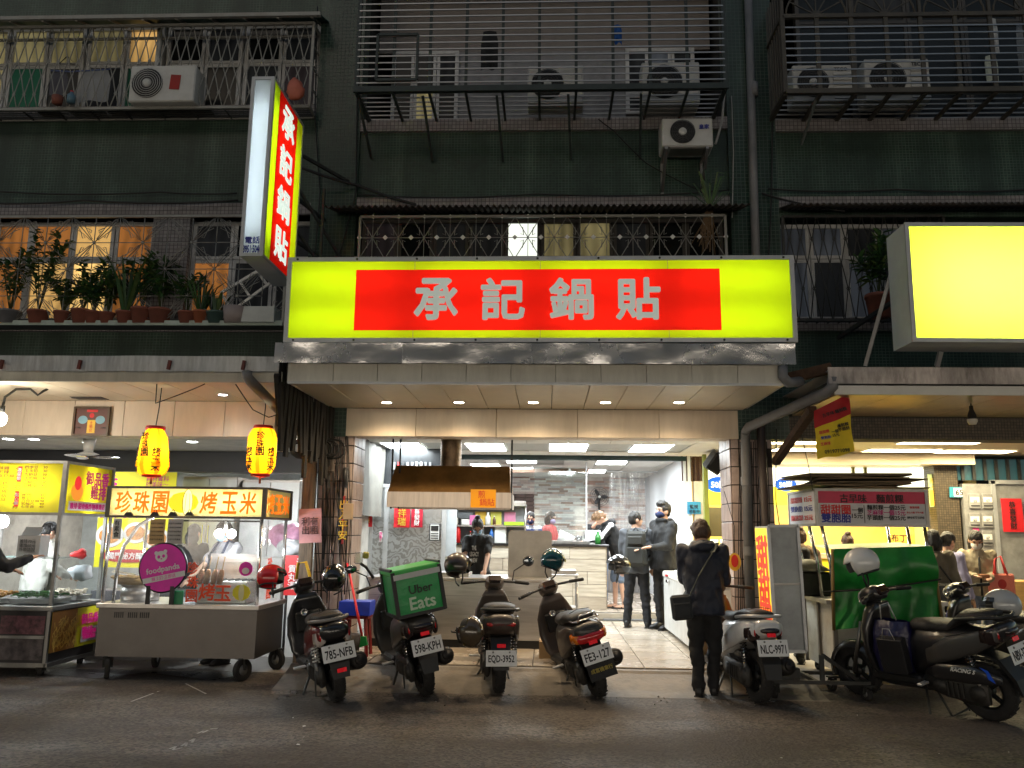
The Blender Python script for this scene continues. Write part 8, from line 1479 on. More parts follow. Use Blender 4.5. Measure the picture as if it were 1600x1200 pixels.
	for i in range(2):
		g = MB(); a = ank[i]; sm_ = shoe or blackp
		if foot == 'shoe': g.loft([[V(a.x + w * cos(q), a.y + y, max(.012, zc + hh * sin(q))) for q in [2 * pi * j / 16 for j in range(16)]] for y, zc, w, hh in ((.075, .05, .02, .03), (.06, .055, .038, .055), (0, .06, .042, .06), (-.08, .045, .048, .042), (-.15, .035, .044, .03), (-.185, .03, .02, .014))], sm_); g.box((a.x, a.y - .055, .008), (.09, .25, .016), rubber, bev=.006)
		else: g.box((a.x, a.y - .06, .008), (.095, .27, .022), blackp, bev=.008); g.tube([(a.x - .045, a.y - .05, .02), (a.x - .01, a.y - .09, .065), (a.x + .045, a.y - .05, .02)], .012, blackp, 6)
		g.B('shoe' if foot == 'shoe' else 'sandal', o)
	if apron: g = MB(); K = 8; vs = [U @ V(-.17 + .34 * i / K, -.158 - .02 * sin(pi * i / K), z) for i in range(K + 1) for z in (.55, .95, 1.3)]; g.add(vs, [(i * 3 + j, i * 3 + 3 + j, i * 3 + 4 + j, i * 3 + 1 + j) for i in range(K) for j in range(2)], apron, True); [g.tube([U @ V(s * .12, -.155, 1.3), U @ V(s * .09, -.05, 1.475), U @ V(s * .06, .12, 1.42)], .016, apron, 6) for s in (-1, 1)]; g.B('apron', o)
	return o, U, Hd
navy = cloth('navy', (.009, .012, .026), .55); blk = cloth('black', (.01, .01, .011)); blk2 = cloth('soft_black', (.016, .016, .018)); ggry = cloth('slate', (.07, .075, .085)); blut = cloth('dark_trousers', (.009, .01, .014)); grey = cloth('grey_tee', (.28, .28, .3)); jean = cloth('denim', (.14, .18, .25)); beige = cloth('beige_fleece', (.34, .29, .2)); brown_c = cloth('brown_coat', (.11, .07, .04)); lav = cloth('lavender', (.34, .33, .52)); taupe = cloth('taupe', (.2, .17, .13)); red_t = cloth('coral', (.62, .1, .09)); blue_h = cloth('slate_blue', (.06, .1, .17)); wht = cloth('off_white', (.6, .58, .52)); mk_b = mat('mask_blue', (.3, .45, .62), .8); mk_n = mat('mask_navy', (.012, .02, .07), .8); mk_w = mat('mask_white', (.72, .7, .66), .8); mk_l = mat('mask_lavender', (.55, .42, .65), .8)
def gp(px, py, Z=0): return P(px, py, Z=Z)
def fp(px, Y, Z): q = P(px, 900, Y=Y); return Vector((q.x, Y, Z))
pA, UA, HA = person('standing man in navy hooded jacket with a sling bag, back turned, beside the white scooter', gp(1104, 1088), 168, 1.73, navy, blk, hairbr, 'mop', lean=3, head=(24, 28), hands=(V(.13, -.34, 1.12), V(-.14, -.32, 1.1)), hood=True, stance=(.07, .04, 0), hem=.77)
# sling bag of the man in front
T = W[pA]; o = thing('sling_bag', 'dark grey sling bag on a webbing strap across the navy jacket', 'bag', M=T @ TR((.2, .19, .76)) @ E3(0, 6, 10)); bg_ = mat('bag_grey', (.022, .024, .026), .7, bump=.4, bscale=150); g = MB(); g.box((0, 0, .09), (.2, .09, .24), bg_, bev=.035); g.B('bag_body', o); g = MB(); g.box((0, .05, .13), (.16, .012, .012), mat('zip', (.05, .05, .05), .4), bev=.003); g.box((0, .045, .06), (.15, .02, .1), bg_, bev=.01); g.B('pocket', o); g = MB(); Ti = W[o].inverted() @ T; pts = [Ti @ V(*v) for v in ((.16, .185, .9), (.04, .18, 1.15), (-.1, .15, 1.38), (-.14, .05, 1.47), (-.1, -.12, 1.36), (.1, -.175, 1.1), (.25, -.05, .86))]; 
for a, b in zip(pts, pts[1:]): g.bar(a, b, .05, mat('webbing', (.06, .065, .05), .8), .008)
g.B('strap', o)
pB, UB, HB = person('man in slate jacket carrying a dark backpack, standing on the door mat', gp(996, 981, FZ) , 165, 1.74, ggry, blut, hairb, 'short', head=(0, -55), hands=(V(.24, -.12, .82), V(-.22, -.16, .86)), stance=(.15, .02, 0))
o = thing('backpack', 'dark olive backpack on the slate jacket man', 'backpack', M=W[pB] @ TR((-.03, .2, .9))); bpm = mat('backpack_dark', (.025, .026, .024), .7, bump=.4, bscale=120); g = MB(); g.box((0, .02, .26), (.33, .17, .52), bpm, bev=.075, taper=.86); g.B('pack_body', o); g = MB(); g.box((0, .11, .16), (.25, .06, .24), bpm, bev=.025); g.box((0, .11, .38), (.22, .05, .12), bpm, bev=.02); g.B('pocket', o); g = MB()
for s in (-1, 1): g.tube([(s * .12, -.05, .48), (s * .15, -.18, .56), (s * .16, -.32, .45), (s * .17, -.3, .2), (s * .16, -.06, .08)], .02, bpm, 6)
g.tube([(-.04, .02, .52), (0, .02, .57), (.04, .02, .52)], .01, bpm, 6); g.B('strap', o)
helmet('black red helmet dangling from the backpack man hand', at_(967, 884, 12.0) @ E3(0, 0, 90), hm('black'), 1.15)
person('tall man in black hooded jacket with navy mask facing the counter', fp(1038, 13.0, FZ), -58, 1.88, blk, blk2, hairb, 'spiky', head=(-4, -8), hands=(V(.1, -.3, 1.1), V(-.12, -.3, 1.08)), mask=mk_n, hood=True)
person('young man in black white striped hoodie and shorts bending over the counter end', fp(968, 14.95, FZ + .13), -80, 1.76, blk, jean, hairl, 'spiky', lean=24, head=(34, -5), hands=(V(.12, -.62, 1.1), V(-.14, -.6, 1.02)), hood=True, shorts=True, stripe=cloth('white_stripe', (.7, .7, .7)), foot='sandal', stance=(.1, .05, 0))
person('person in black tee rubbing their face behind the bending young man', fp(936, 15.9, FZ + .13), -20, 1.7, blk2, jean, hairb, 'short', sleeves='short', head=(20, 10), hands=(V(.1, -.14, 1.56), V(-.16, -.3, 1.1)))
person('woman in coral red tee with lavender mask behind the counter', fp(858, 15.7, FZ + .13), 62, 1.66, red_t, blk2, hairbr, 'bob', sleeves='short', girl=True, head=(12, 0), mask=mk_l, hands=(V(.16, -.35, 1.05), V(-.16, -.35, 1.05)))
person('person in blue white striped tee bending behind the shelf rack', fp(826, 15.9, FZ + .13), 15, 1.66, cloth('white_tee', (.55, .57, .62)), blk2, hairb, 'short', sleeves='short', lean=10, head=(5, -20), hands=(V(.18, -.4, 1.0), V(-.18, -.4, 1.0)), stripe=cloth('band_blue', (.03, .06, .2)), mask=mk_n)
pH, UH, HH = person('cook with topknot, blue mask and black printed tee at the steel counter', fp(748, 11.95, FZ), -6, 1.62, blk2, blk, hairb, 'bun', sleeves='short', girl=True, lean=12, head=(28, 10), mask=mk_b, hands=(V(.16, -.42, .93), V(-.16, -.46, .93)))
text('THE\nLEGACY\nNEW', .1, paper_w, pH, UH @ V(-.03, -.168, 1.2), M=E3(12, 0, 0), fit=.13, height=.24, bold=.02)
g = MB(M=HH)
for s in (-1, 1): g.tube([(s * .032 + .024 * cos(a), -.095, .005 + .02 * sin(a)) for a in [2 * pi * i / 14 for i in range(14)]], .0028, mat('glasses_brown', (.12, .03, .015), .3), 5, close=True)
g.B('glasses', pH)
person('corn vendor in grey tee and navy apron with blue mask behind the stall glass', fp(352, 10.15, 0), -35, 1.66, grey, blk2, hairb, 'short', sleeves='short', head=(26, -18), mask=mk_b, hands=(V(.18, -.4, 1.0), V(-.18, -.4, 1.0)), apron=cloth('apron_navy', (.02, .03, .06)))
person('dark haired helper in black jacket turned away behind the corn stall', fp(297, 10.9, 0), 170, 1.62, blk2, blk, hairb, 'long', girl=True, head=(10, 0))
person('chicken stall vendor in white checked apron seen from behind the price box', fp(54, 10.45, 0), 150, 1.64, wht, blk2, hairb, 'short', head=(20, 10), lean=8, hands=(V(.2, -.35, 1.0), V(-.2, -.35, 1.0)), apron=cloth('apron_white', (.6, .58, .5)))
person('customer in black jacket reaching into the frame at the chicken stall', fp(-42, 8.5, 0), 150, 1.7, blk2, jean, hairb, 'short', hands=(V(.15, -.45, 1.12), V(-.3, -.4, 1.25)), head=(15, 0))
person('person in brown padded coat waiting at the drink shop beside the sign box', fp(1253, 11.6, 0), 170, 1.66, brown_c, blk, hairbr, 'bun', girl=True, wide=1.1, hood=True)
person('person in black coat close behind the leaning sign box', fp(1233, 11.0, 0), 160, 1.68, blk2, blk, hairb, 'short', head=(0, 30))
person('person in slate blue hooded top seen over the green tarpaulin', fp(1327, 11.9, 0), 175, 1.6, blue_h, blk, hairbr, 'bun', girl=True, hood=True)
person('woman with dark bob and taupe cardigan beside the tarpaulin edge', fp(1462, 10.7, 0), 160, 1.66, taupe, blk, hairb, 'bob', girl=True, hands=(V(.22, -.15, .85), V(-.26, .02, .8)))
person('schoolgirl with a ponytail in lavender shirt and dark skirt', fp(1484, 11.2, 0), 115, 1.64, lav, blk, hairb, 'pony', girl=True, head=(10, 0), skirt=True, sleeves='long')
o = thing('shoulder_bag', 'black shoulder bag hanging beside the taupe cardigan', 'bag', fp(1474, 10.45, .78)); g = MB(); g.box((0, 0, .13), (.3, .12, .26), mat('black_leather', (.012, .011, .011), .35), bev=.04); g.B('bag_body', o); g = MB(); g.tube([(-.12, 0, .24), (-.14, .1, .5), (-.16, .2, .62), (0, .15, .5), (.12, 0, .24)], .012, blackp, 6); g.B('strap', o)
pP, UP, HP = person('woman in beige fleece, jeans and white mask looking at a snack by the mail slots', fp(1528, 11.3, 0), -14, 1.67, beige, jean, hairb, 'long', girl=True, head=(28, -4), mask=mk_w, hands=(V(.07, -.3, 1.1), V(-.1, -.28, 1.12)), stance=(.09, .04, 0), hem=.86)
g = MB(); g.tube([UP @ V(0, -.15, .87), UP @ V(0, -.155, 1.1), UP @ V(0, -.14, 1.36)], .014, blk, 6); g.B('zip', pP); g = MB(); g.ell((0, .0, 0), (.03, .02, .06), hairb, 8, 6); o = thing('snack_box', 'small brown snack held by the beige fleece woman', 'snack', M=W[pP] @ TR((-.01, -.36, 1.13))); g = MB(); g.box((0, 0, 0), (.13, .06, .05), mat('snack_brown', (.3, .12, .05), .6), bev=.012); g.B('snack_body', o)
o = thing('tote_bag', 'coral pink tote bag with a red print hanging from the beige fleece woman arm', 'bag', M=W[pP] @ TR((.22, -.2, .86))); pkt = mat('coral_tote', (.72, .2, .15), .7, bump=.3, bscale=8); g = MB(); g.box((0, 0, .15), (.3, .08, .3), pkt, bev=.02); g.B('bag_body', o); g = MB()
for y in (-.04, .04): g.tube([(-.07, y, .29), (-.05, 0, .48), (.02, .02, .52), (.07, y, .29)], .012, mat('coral_strap', (.6, .05, .05), .7), 6)
g.B('handle', o); disc(o, 0, .17, .05, .06, mat('tote_print', (.45, .03, .03), .7), -.044); text('幸福', .05, mat('tote_print'), o, (0, -.046, .07), fit=.09)
bpy.data.scenes.remove(TMP)
# ---------------- plants ----------------
leafm = [mat('leaf_%d' % i, c, .5, var=.35, scale=20, bump=.1) for i, c in enumerate(((.02, .07, .015), (.035, .1, .02), (.015, .05, .02), (.06, .1, .02)))]
terra = mat('terracotta', (.22, .07, .045), .8, var=.2, dirt=.3); stemm = mat('stem_green', (.04, .06, .02), .6)
def leaf(g, p, d, up, L, wd, m):
	d = d.normalized(); s = d.cross(up); s = s.normalized() if s.length > .05 else V(1, 0, 0); n = s.cross(d)
	pts = [p, p + d * L * .35 + s * wd + n * L * .04, p + d * L * .75 + s * wd * .6, p + d * L - n * L * .12, p + d * L * .75 - s * wd * .6, p + d * L * .35 - s * wd + n * L * .04]; g.add(pts, [(0, 1, 2, 3), (0, 3, 4, 5)], m)
def plant(label, p, r, h, kind, potm=terra, pr=.1, ph=.15, seed=1, n=60, parent=None):
	rr = random.Random(seed); o = thing('potted_plant', label, 'plant', p); g = MB(); g.lathe([(0, 0), (pr * .72, 0), (pr * .95, ph * .85), (pr, ph * .85), (pr, ph), (pr * .9, ph), (pr * .85, ph * .9), (0, ph * .88)], potm, 16); g.B('pot', o); g = MB(); gs = MB()
	if kind == 'grass' or kind == 'blade':
		for k in range(n):
			a = rr.uniform(0, 6.3); t = rr.uniform(.1, .6); L = h * rr.uniform(.6, 1); b = V(cos(a) * pr * .4, sin(a) * pr * .4, ph * .9); d = V(cos(a) * t, sin(a) * t, 1).normalized(); w = V(-sin(a), cos(a), 0) * (.012 if kind == 'grass' else .022); m1 = b + d * L * .6; tip = m1 + V(d.x * 1.6, d.y * 1.6, .45 if kind == 'grass' else .7) * L * .4; g.add([b - w, b + w, m1 + w, tip, m1 - w], [(0, 1, 2, 4), (4, 2, 3)], rr.choice(leafm))
	else:
		for k in range(7 if kind == 'bush' else 5):
			a = rr.uniform(0, 6.3); tip = V(cos(a) * r * rr.uniform(.2, .9), sin(a) * r * .6, ph + h * rr.uniform(.5, 1)); mid = V(tip.x * .4, tip.y * .4, ph + (tip.z - ph) * .6); b = V(0, 0, ph * .9); gs.tube([b, mid, tip], [.008, .006, .003], stemm, 5)
			for j in range(n // 3):
				t = rr.uniform(.3, 1.05); q = (b.lerp(mid, t * 2) if t < .5 else mid.lerp(tip, t * 2 - 1)); d = V(rr.uniform(-1, 1), rr.uniform(-1, 1), rr.uniform(-.3, .8)); leaf(g, q, d, V(0, 0, 1), rr.uniform(.06, .13) * (1.5 if kind == 'palm' else 1), rr.uniform(.018, .036), rr.choice(leafm))
	if gs.v: gs.B('stem', o)
	g.B('foliage', o, kind='stuff'); return o
zq = W[cb].translation.z; yq = 9.72
for k, (px, r, h, kind, ph, pr, d, m) in enumerate(((15, .35, .75, 'bush', .14, .13, 'tall dark bush in a grey pot at the balcony end', pvc), (60, .3, .85, 'bush', .14, .12, 'climbing leafy bush before the lit curtain', terra), (98, .22, .45, 'bush', .13, .1, 'low leafy plant in a maroon pot', terra), (128, .3, .6, 'bush', .15, .12, 'bright green broad leaved plant before the lamp lit window', terra), (147, .2, .4, 'bush', .13, .1, 'small leafy plant in the pot next to the broad leaved one', terra), (168, .2, .5, 'bush', .12, .09, 'thin leafed plant in a low clay pot', terra), (196, .2, .72, 'blade', .13, .1, 'sword leaved plant arching above its clay pot', terra), (221, .25, .6, 'bush', .17, .12, 'leafy shrub in the biggest red clay pot', terra), (250, .28, .62, 'bush', .16, .13, 'wide leafy shrub in a red clay pot before the tiled wall strip', terra), (292, .18, .4, 'bush', .13, .1, 'low trailing plant in a clay pot past the tiled strip', terra), (314, .15, .55, 'grass', .14, .09, 'clump of upright grassy leaves in an orange pot', mat('orange_pot', (.3, .09, .04), .7)), (338, .15, .3, 'blade', .13, .11, 'sparse blades in a dark green pot', mat('green_pot', (.05, .09, .08), .5)))):
	plant(d, V(P(px, 490, Y=yq).x, yq, zq + .0), r * 1.3, h * 1.2, kind, m, pr * 1.1, ph * 1.15, k + 3, 110 if kind == 'bush' else 26)
carton(P(408, 480, Y=9.75).x, 9.75, zq, .42, .25, .2, mat('styrofoam', (.5, .52, .5), .7), 'white foam box on the plant balcony', 'foam_box'); cup(P(368, 490, Y=9.7).x, 9.7, zq, .2, .15, mat('pale_pot', (.3, .25, .24), .6), 'empty pale plant pot beside the folded chair', 'plant_pot')
o = thing('folded_rack', 'white folded metal rack leaning slanted on the plant balcony', 'rack', P(390, 500, Y=9.7)); g = WB()
for a, b in (((345, 458), (402, 424)), ((368, 482), (425, 440)), ((345, 458), (362, 484)), ((402, 424), (418, 446)), ((375, 440), (392, 466))): g.bar(P(*a, Y=9.72), P(*b, Y=9.76), .03, white)
g.B('frame', o)
plant('glossy dark upright plant in a terracotta pot behind the blank sign prop', V(P(1375, 495, Y=9.72).x, 9.72, W[cf].translation.z), .35, .75, 'palm', terra, .16, .28, 31, 150)
o = thing('wall_grass', 'tuft of long grass with dry roots hanging below the outdoor unit', 'plant', P(1110, 325, Y=9.7)); rr = random.Random(5); g = MB(); g2 = MB()
for k in range(26):
	a = rr.uniform(-1.2, 1.2); L = rr.uniform(.35, .85); d = V(sin(a) * .6, -.35 * rr.random(), cos(a)); w = V(.008, 0, .002); m1 = d * L * .6; tip = m1 + V(d.x * 1.8 + .1, -.1, -.15) * L * .45; g.add([-w, w, m1 + w, tip, m1 - w], [(0, 1, 2, 4), (4, 2, 3)], rr.choice(leafm[1:]))
dry = mat('dry_root', (.17, .11, .06), .9)
for k in range(40): x = rr.uniform(-.08, .06); g2.tube([(x * .5, 0, .02), (x - .04, -.05, -.2), (x * 1.8 - .08 + rr.uniform(-.08, .08), -.06, -rr.uniform(.35, .62))], .004, dry, 3)
g.B('foliage', o, kind='stuff'); g2.B('dry_roots', o, kind='stuff')
# ---------------- laundry and balcony clutter ----------------
def garment(px0, py0, px1, py1, Y, m, label, name='hanging_cloth', seed=1):
	a, b = P(px0, py0, Y=Y), P(px1, py1, Y=Y); K = 8; vs = []; c = V((a.x + b.x) / 2, Y, b.z); w, h = abs(b.x - a.x), a.z - b.z; g = MB(M=TR(c), world=True)
	for i in range(K + 1):
		for j in range(K + 1): u, v = i / K, j / K; vs.append(((u - .5) * w * (.75 + .25 * min(1, v * 3)), .03 * sin(u * 9 + seed) * v, h * (1 - v) - .03 * abs(u - .5) * (v < .2)))
	g.add(vs, [(i * (K + 1) + j, i * (K + 1) + j + 1, (i + 1) * (K + 1) + j + 1, (i + 1) * (K + 1) + j) for i in range(K) for j in range(K)], m, True); return g.B(name, label=label, cat='laundry')
garment(128, 108, 170, 158, 9.75, mat('grey_cloth', (.3, .31, .32), .9), 'pale grey cloth hanging on the upper balcony'); garment(80, 112, 104, 150, 9.8, mat('dim_cloth', (.1, .1, .12), .9), 'dim cloth hanging near the upper green curtain', seed=3); garment(752, 48, 778, 108, 9.7, blk, 'black garment hanging in the green balcony cage', seed=2); garment(958, 38, 972, 68, 9.7, mat('blue_cloth', (.01, .08, .3), .8), 'blue cloth hung high in the green balcony cage', seed=5)
garment(1541, 28, 1563, 84, 9.75, cloth('linen', (.45, .46, .46)), 'white garment hanging in the fan arched cage', seed=4); garment(1537, 86, 1562, 126, 9.72, cloth('pale_shirt', (.5, .55, .48)), 'pale crumpled shirt below the white garment', seed=6); garment(1586, 38, 1606, 112, 9.78, cloth('grey_shirt', (.16, .18, .2)), 'grey garment at the picture edge on the fan arched cage', seed=7)
g = WB(); g.tube([P(78, 110, Y=9.7), P(110, 112, Y=9.7), P(172, 108, Y=9.72)], .009, mat('hanger_blue', (.1, .14, .3), .5), 6); g.tube([P(105, 88, Y=9.7), P(92, 100, Y=9.7), P(118, 100, Y=9.7), P(105, 88, Y=9.7)], .007, iron, 5); g.B('clothes_pole', label='bluish clothes pole across the upper balcony', cat='pole')
bottle(P(110, 165, Y=9.6).x, 9.6, W[ca].translation.z + .04, .16, .05, mat('blue_bottle', (.08, .16, .22), .3), 'dim blue bottle on the upper balcony floor'); cup(P(87, 165, Y=9.6).x, 9.62, W[ca].translation.z + .04, .1, .07, terra, 'small red pot on the upper balcony floor', 'plant_pot'); bag(461, 160, 9.6, .22, .3, mat('orange_bucket', (.45, .12, .07), .5), 'orange red bucket at the corner of the upper cage', 4, 'bucket', W[ca].translation.z + .03)
o = thing('ac_pipe', 'pale wrapped pipe running down to the mesh fronted outdoor unit', 'pipe', P(246, 80, Y=9.8)); g = WB(); g.tube([P(250, 40, Y=9.9), P(249, 70, Y=9.8), P(245, 105, Y=9.75), P(248, 118, Y=9.72)], .035, mat('pipe_wrap', (.42, .42, .4), .7, bump=.4), 8); g.B('pipe', o)
# ---------------- wall pipes and wires ----------------
g = WB(); g.tube([P(1168, -40, Y=9.85), P(1186, 570, Y=9.85)], .05, pvc, 12); g.tube([P(1177, 130, Y=9.85), P(1177.6, 150, Y=9.85)], .058, pvc, 12); g.B('drain_pipe', label='long grey drain pipe down the dark tiled wall strip', cat='pipe')
def wire(pts, r, label, m=cable, sag=.06, group='cables along the facade'):
	g = WB(); P3 = [P(x, y, Y=Y) for x, y, Y in pts]; out = []
	for a, b in zip(P3, P3[1:]):
		for k in range(8): t = k / 8; out.append(a.lerp(b, t) - V(0, 0, sag * 4 * t * (1 - t) * min(1, (b - a).length / 3)))
	g.tube(out + [P3[-1]], r, m, 5); return g.B('cable', label=label, cat='cable', group=group)
wire([(-30, 297, 9.8), (250, 300, 9.85), (370, 302, 9.9)], .011, 'upper black cable across the wall left of the projecting sign'); wire([(-30, 317, 9.8), (130, 313, 9.8), (372, 313, 9.9)], .014, 'lower black cable across the wall left of the projecting sign'); wire([(470, 262, 9.6), (560, 290, 9.9), (650, 320, 9.9)], .02, 'thick cable slanting from the projecting sign bracket')
wire([(560, 304, 9.9), (840, 303, 9.92), (1140, 297, 9.9)], .01, 'cable sagging along the band above the sign grille'); wire([(935, 186, 9.9), (960, 205, 9.93), (1010, 255, 9.93), (1090, 296, 9.93)], .008, 'thin cable slanting below the balcony cage'); wire([(1190, 302, 9.9), (1260, 320, 9.85), (1320, 330, 9.7)], .014, 'black cable beside the drain pipe toward the corrugated canopy'); wire([(1200, 295, 9.9), (1400, 296, 9.9), (1640, 294, 9.9)], .012, 'level black cable above the blank yellow sign'); wire([(1132, 20, 9.8), (1133, 130, 9.75), (1128, 190, 9.72), (1118, 225, 9.7)], .016, 'pale cable bundle beside the green cage', mat('cable_pale', (.3, .3, .29), .6)); wire([(1143, 150, 9.9), (1146, 240, 9.9), (1144, 340, 9.9)], .007, 'thin pale wire down the dark wall strip', mat('cable_pale')); wire([(496, 10, 9.9), (492, 180, 9.9), (500, 300, 9.9), (486, 470, 9.9)], .009, 'black wire down the wall beside the upper left cage'); wire([(560, 20, 9.9), (556, 300, 9.9), (530, 400, 9.9)], .01, 'black wire down the dark wall strip beside the green cage'); wire([(1207, 190, 9.9), (1205, 320, 9.9), (1200, 420, 9.9), (1215, 560, 9.9)], .01, 'black wire beside the grey drain pipe')
wire([(245, 600, 8.7), (243, 630, 8.8), (292, 612, 8.7), (320, 600, 8.6)], .006, 'thin wire looping from the flared lantern', sag=.02); wire([(368, 600, 8.6), (395, 640, 8.8), (420, 652, 9.0), (438, 646, 9.2)], .006, 'thin wire looping from the straight lantern', sag=.03); wire([(1250, 668, 9.3), (1265, 735, 9.4), (1270, 766, 9.4)], .005, 'thin wire hanging onto the doughnut stall roof', sag=0); wire([(1213, 670, 9.8), (1212, 780, 9.85), (1225, 870, 9.8), (1240, 905, 9.5)], .006, 'wire hanging beside the sign box pillar', sag=.02)
rr = random.Random(9); g = WB()
for k in range(22):
	px = 500 + rr.uniform(-4, 44); y0 = rr.uniform(680, 700); y1 = rr.uniform(840, 1000); g.tube([P(px, y0, Y=9.93), P(px + rr.uniform(-6, 6), (y0 + y1) / 2, Y=9.9 - rr.random() * .05), P(px + rr.uniform(-8, 8), y1, Y=9.93)], rr.uniform(.004, .009), cable, 4)
for k in range(5): q = P(478, 700, Y=9.7); rr_ = .1 + .03 * k; g.tube([q + V(rr_ * 1.5 * cos(a) + .03 * k, .02 * k, rr_ * .6 * sin(a) + .02 * sin(3 * a)) for a in [2 * pi * i / 18 for i in range(18)]], .012, cable, 5, close=True)
g.B('cable_tangle', label='tangle of black cables and coils tied round the tiled pillar', cat='cables', kind='stuff')
rr = random.Random(19); g = WB()
for k in range(12): px = 1150 + rr.uniform(0, 60); g.tube([P(px, 690, Y=9.93), P(px + rr.uniform(-6, 6), 800, Y=9.88), P(px + rr.uniform(-8, 8), 1000, Y=9.93)], rr.uniform(.004, .007), cable, 4)
g.B('cable_tangle', label='thin black cables running down the pillar by the drain pipe', cat='cables', kind='stuff')
o = thing('wooden_batten', 'weathered brown planks strapped down the outer edge of the tiled pillar', 'plank', P(478, 1020, Y=9.93)); g = WB()
for px, w in ((474, .09), (484, .06)): g.span((P(px, 850, Y=9.9).x - w / 2, 9.88, .05), (P(px, 850, Y=9.9).x + w / 2, 9.95, 2.45), mat('weathered_plank', (.16, .12, .085), .85, var=.4, stretch=(8, 8, .7), bump=.4, dirt=.5))
g.B('plank', o)
q = P(513, 732, Y=9.9); o = thing('meter_box', 'brown electricity box with hanging wires on the tiled pillar', 'meter', q); g = MB(); g.box((0, 0, .05), (.14, .08, .2), mat('meter_brown', (.13, .1, .08), .5), bev=.02, taper=.8); g.B('case', o); g = MB(); g.box((0, -.045, .06), (.06, .01, .06), blackp); g.B('window', o)
q = P(541, 746, Y=9.85); o = thing('wall_clock', 'round black rimmed clock seen edge on at the pillar side', 'clock', M=TR(q) @ E3(0, 0, 100)); g = MB(); T = E3(90, 0, 0); g.lathe([(0, 0), (.11, 0), (.12, .02), (.12, -.03), (.11, -.035)], blackp, 24, M=T); g.B('case', o); g = MB(); g.lathe([(0, .012), (.11, .012)], mat('clock_face', (.3, .33, .32), .3), 24, M=T); g.B('face', o)
carton(P(543, 800, Y=9.85).x, 9.88, P(543, 812, Y=9.88).z, .11, .08, .19, mat('tan_box', (.4, .28, .16), .6), 'small tan junction box on the pillar edge', 'junction_box')
couplet(467, 795, 505, 848, 9.82, '利有\n出租', 'faded pink handwritten paper tied to the tiled pillar', m=mat('faded_pink_paper', (.5, .25, .26), .8, var=.35, scale=3, dirt=.4, dcol=(.4, .3, .22)), tm=mat('dark_brush', (.06, .02, .02), .7), fit=.2, cat='paper notice', tilt=R(-3)); couplet(533, 775, 540, 850, 9.86, vert('出入平安'), 'thin red couplet strip on the pillar edge', m=mat('old_red_paper', (.3, .02, .02), .7), tm=gold)
# broom, buckets, crate by the pillar
o = thing('broom', 'red handled broom with a green head leaning behind the second scooter', 'broom', P(565, 1005, Y=9.6)); g = WB(); g.cyl(P(543, 880, Y=9.9), P(566, 996, Y=9.5), .014, redp, 8); g.B('handle', o); g = WB(); q = P(566, 1003, Y=9.5); g.loft([[q + V(-.1, -.03, -.08), q + V(.06, -.03, -.03), q + V(.06, .03, -.03), q + V(-.1, .03, -.08)], [q + V(-.02, -.02, .06), q + V(.04, -.02, .06), q + V(.04, .02, .06), q + V(-.02, .02, .06)]], mat('broom_green', (.02, .4, .08), .5), False); g.B('head', o)
carton(P(555, 950, Y=9.75).x, 9.85, .62, .36, .3, .16, mat('blue_crate', (.01, .04, .45), .4), 'blue plastic basin on a stool behind the second scooter', 'basin'); o = thing('stool', 'dark red plastic stool under the blue basin', 'stool', (P(555, 990, Y=9.75).x, 9.85, .16)); g = MB(); g.box((0, 0, .44), (.3, .28, .03), mat('stool_red', (.2, .015, .015), .4), bev=.01); g.B('seat', o)
for x in (-.13, .13):
	for y in (-.11, .11): g = MB(); g.bar((x * 1.1, y * 1.1, 0), (x * .85, y * .85, .43), .03, mat('stool_red')); g.B('leg', o)
cup(P(545, 1010, Y=9.5).x, 9.45, .15, .3, .14, mat('brown_bucket', (.06, .04, .03), .6), 'brown bucket on the ramp behind the dark red scooter', 'bucket'); g = WB(); g.tube([P(463, 905, Y=9.6), P(466, 880, Y=9.6), P(478, 878, Y=9.65), P(484, 900, Y=9.7), P(484, 950, Y=9.7)], .018, mat('yellow_hose', (.6, .4, .02), .4), 8); g.B('hose', label='yellow hose loop at the pillar foot', cat='hose')
# phone holder and mirror on the second scooter
o = thing('phone_holder', 'clear and yellow phone holder on the second scooter handlebar', 'phone holder', M=at_(560, 872, 8.95) @ E3(10, 0, 30)); g = MB(); g.box((0, 0, 0), (.09, .05, .12), vinyl, bev=.015); g.B('case', o); g = MB(); g.box((.08, 0, .03), (.06, .04, .07), mat('yellow_clamp', (.4, .35, .08), .4), bev=.015); g.B('clamp', o); g = MB(); g.tube([(.03, 0, -.06), (.1, .02, -.1), (.2, .04, -.22)], .016, blackp, 6); g.B('arm', o)
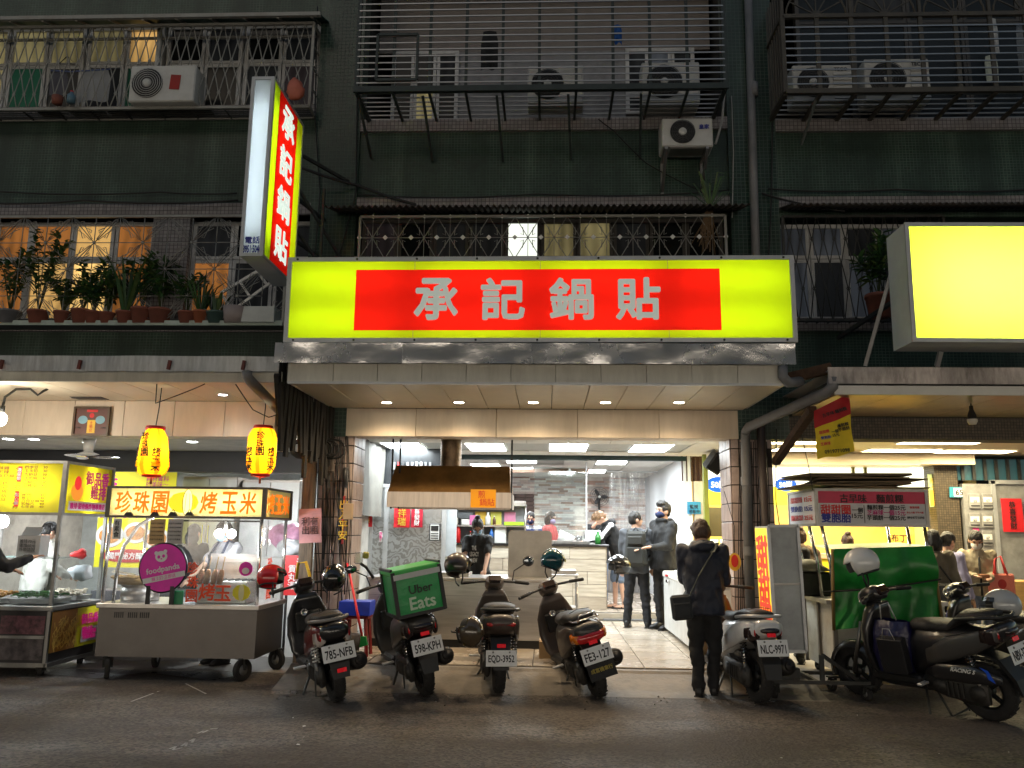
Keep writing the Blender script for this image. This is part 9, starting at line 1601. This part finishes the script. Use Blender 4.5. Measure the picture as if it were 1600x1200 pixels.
# road litter and chalk marks
g = WB(); rr = random.Random(21); ch_ = mat('chalk', (.4, .38, .36), .9)
for st in (((265, 1170), (275, 1166), (270, 1172), (285, 1168)), ((283, 1166), (292, 1160), (290, 1166)), ((296, 1158), (304, 1154), (300, 1160)), ((308, 1146), (318, 1142)), ((316, 1145), (325, 1141)), ((328, 1139), (340, 1138)), ((205, 1096), (240, 1083)), ((290, 1068), (322, 1084))):
	pts = [P(x, y, Z=.004) for x, y in st]
	for a, b in zip(pts, pts[1:]): d = (b - a).normalized(); n = V(-d.y, d.x, 0) * .009; g.add([a - n, b - n, b + n, a + n], [(0, 1, 2, 3)], ch_)
g.B('chalk_scribble', kind='structure')
g = WB()
for k in range(60):
	q = P(rr.uniform(20, 1580), rr.choice((rr.uniform(1062, 1090), rr.uniform(1080, 1190))), Z=.004); s = rr.uniform(.006, .02); a = rr.uniform(0, 3); pts = [q + V(s * cos(a + t) * rr.uniform(.6, 1), s * sin(a + t) * rr.uniform(.6, 1), rr.uniform(.001, .008)) for t in (0, 1.6, 3.1, 4.7)]; g.add(pts, [(0, 1, 2, 3)], rr.choice([paper_w, mat('litter_grey', (.15, .14, .12), .9), mat('dead_leaf', (.12, .07, .03), .8)]))
g.B('litter', kind='stuff')
# gritty crumbs along the ramp edge
g = WB()
for k in range(90):
	x = rr.uniform(-2.7, 2.7); y = 8.6 + rr.gauss(-.05, .2); s = rr.uniform(.006, .018); g.box((x, y, .006), (s, s * .8, s * .7), rr.choice([conc, asph, mat('litter_grey')]), rot=(rr.random(), rr.random(), rr.random()))
g.B('gravel', kind='stuff')
# unseen building added behind the viewer: glowing fronts for metal and paint to reflect
opp = thing('added_opposite_building', 'unseen plain building added across the lane with glowing fronts, behind the viewer', 'building', (0, -9, 0)); g = MB(); g.span((-30, -.5, 3.2), (30, 0, 16), mat('opposite_wall', (.12, .12, .11), .8)); g.span((-30, -3, 0), (30, -2.6, 3.2), mat('opposite_wall')); g.B('wall', opp)
for i in range(8): g = MB(); g.span((-21 + i * 5.6, -2.55, .5), (-17.2 + i * 5.6, -2.5, 2.8), glow('added_front_glow', (1, .87, .7), 2.2)); g.B('added_glow_front', opp)
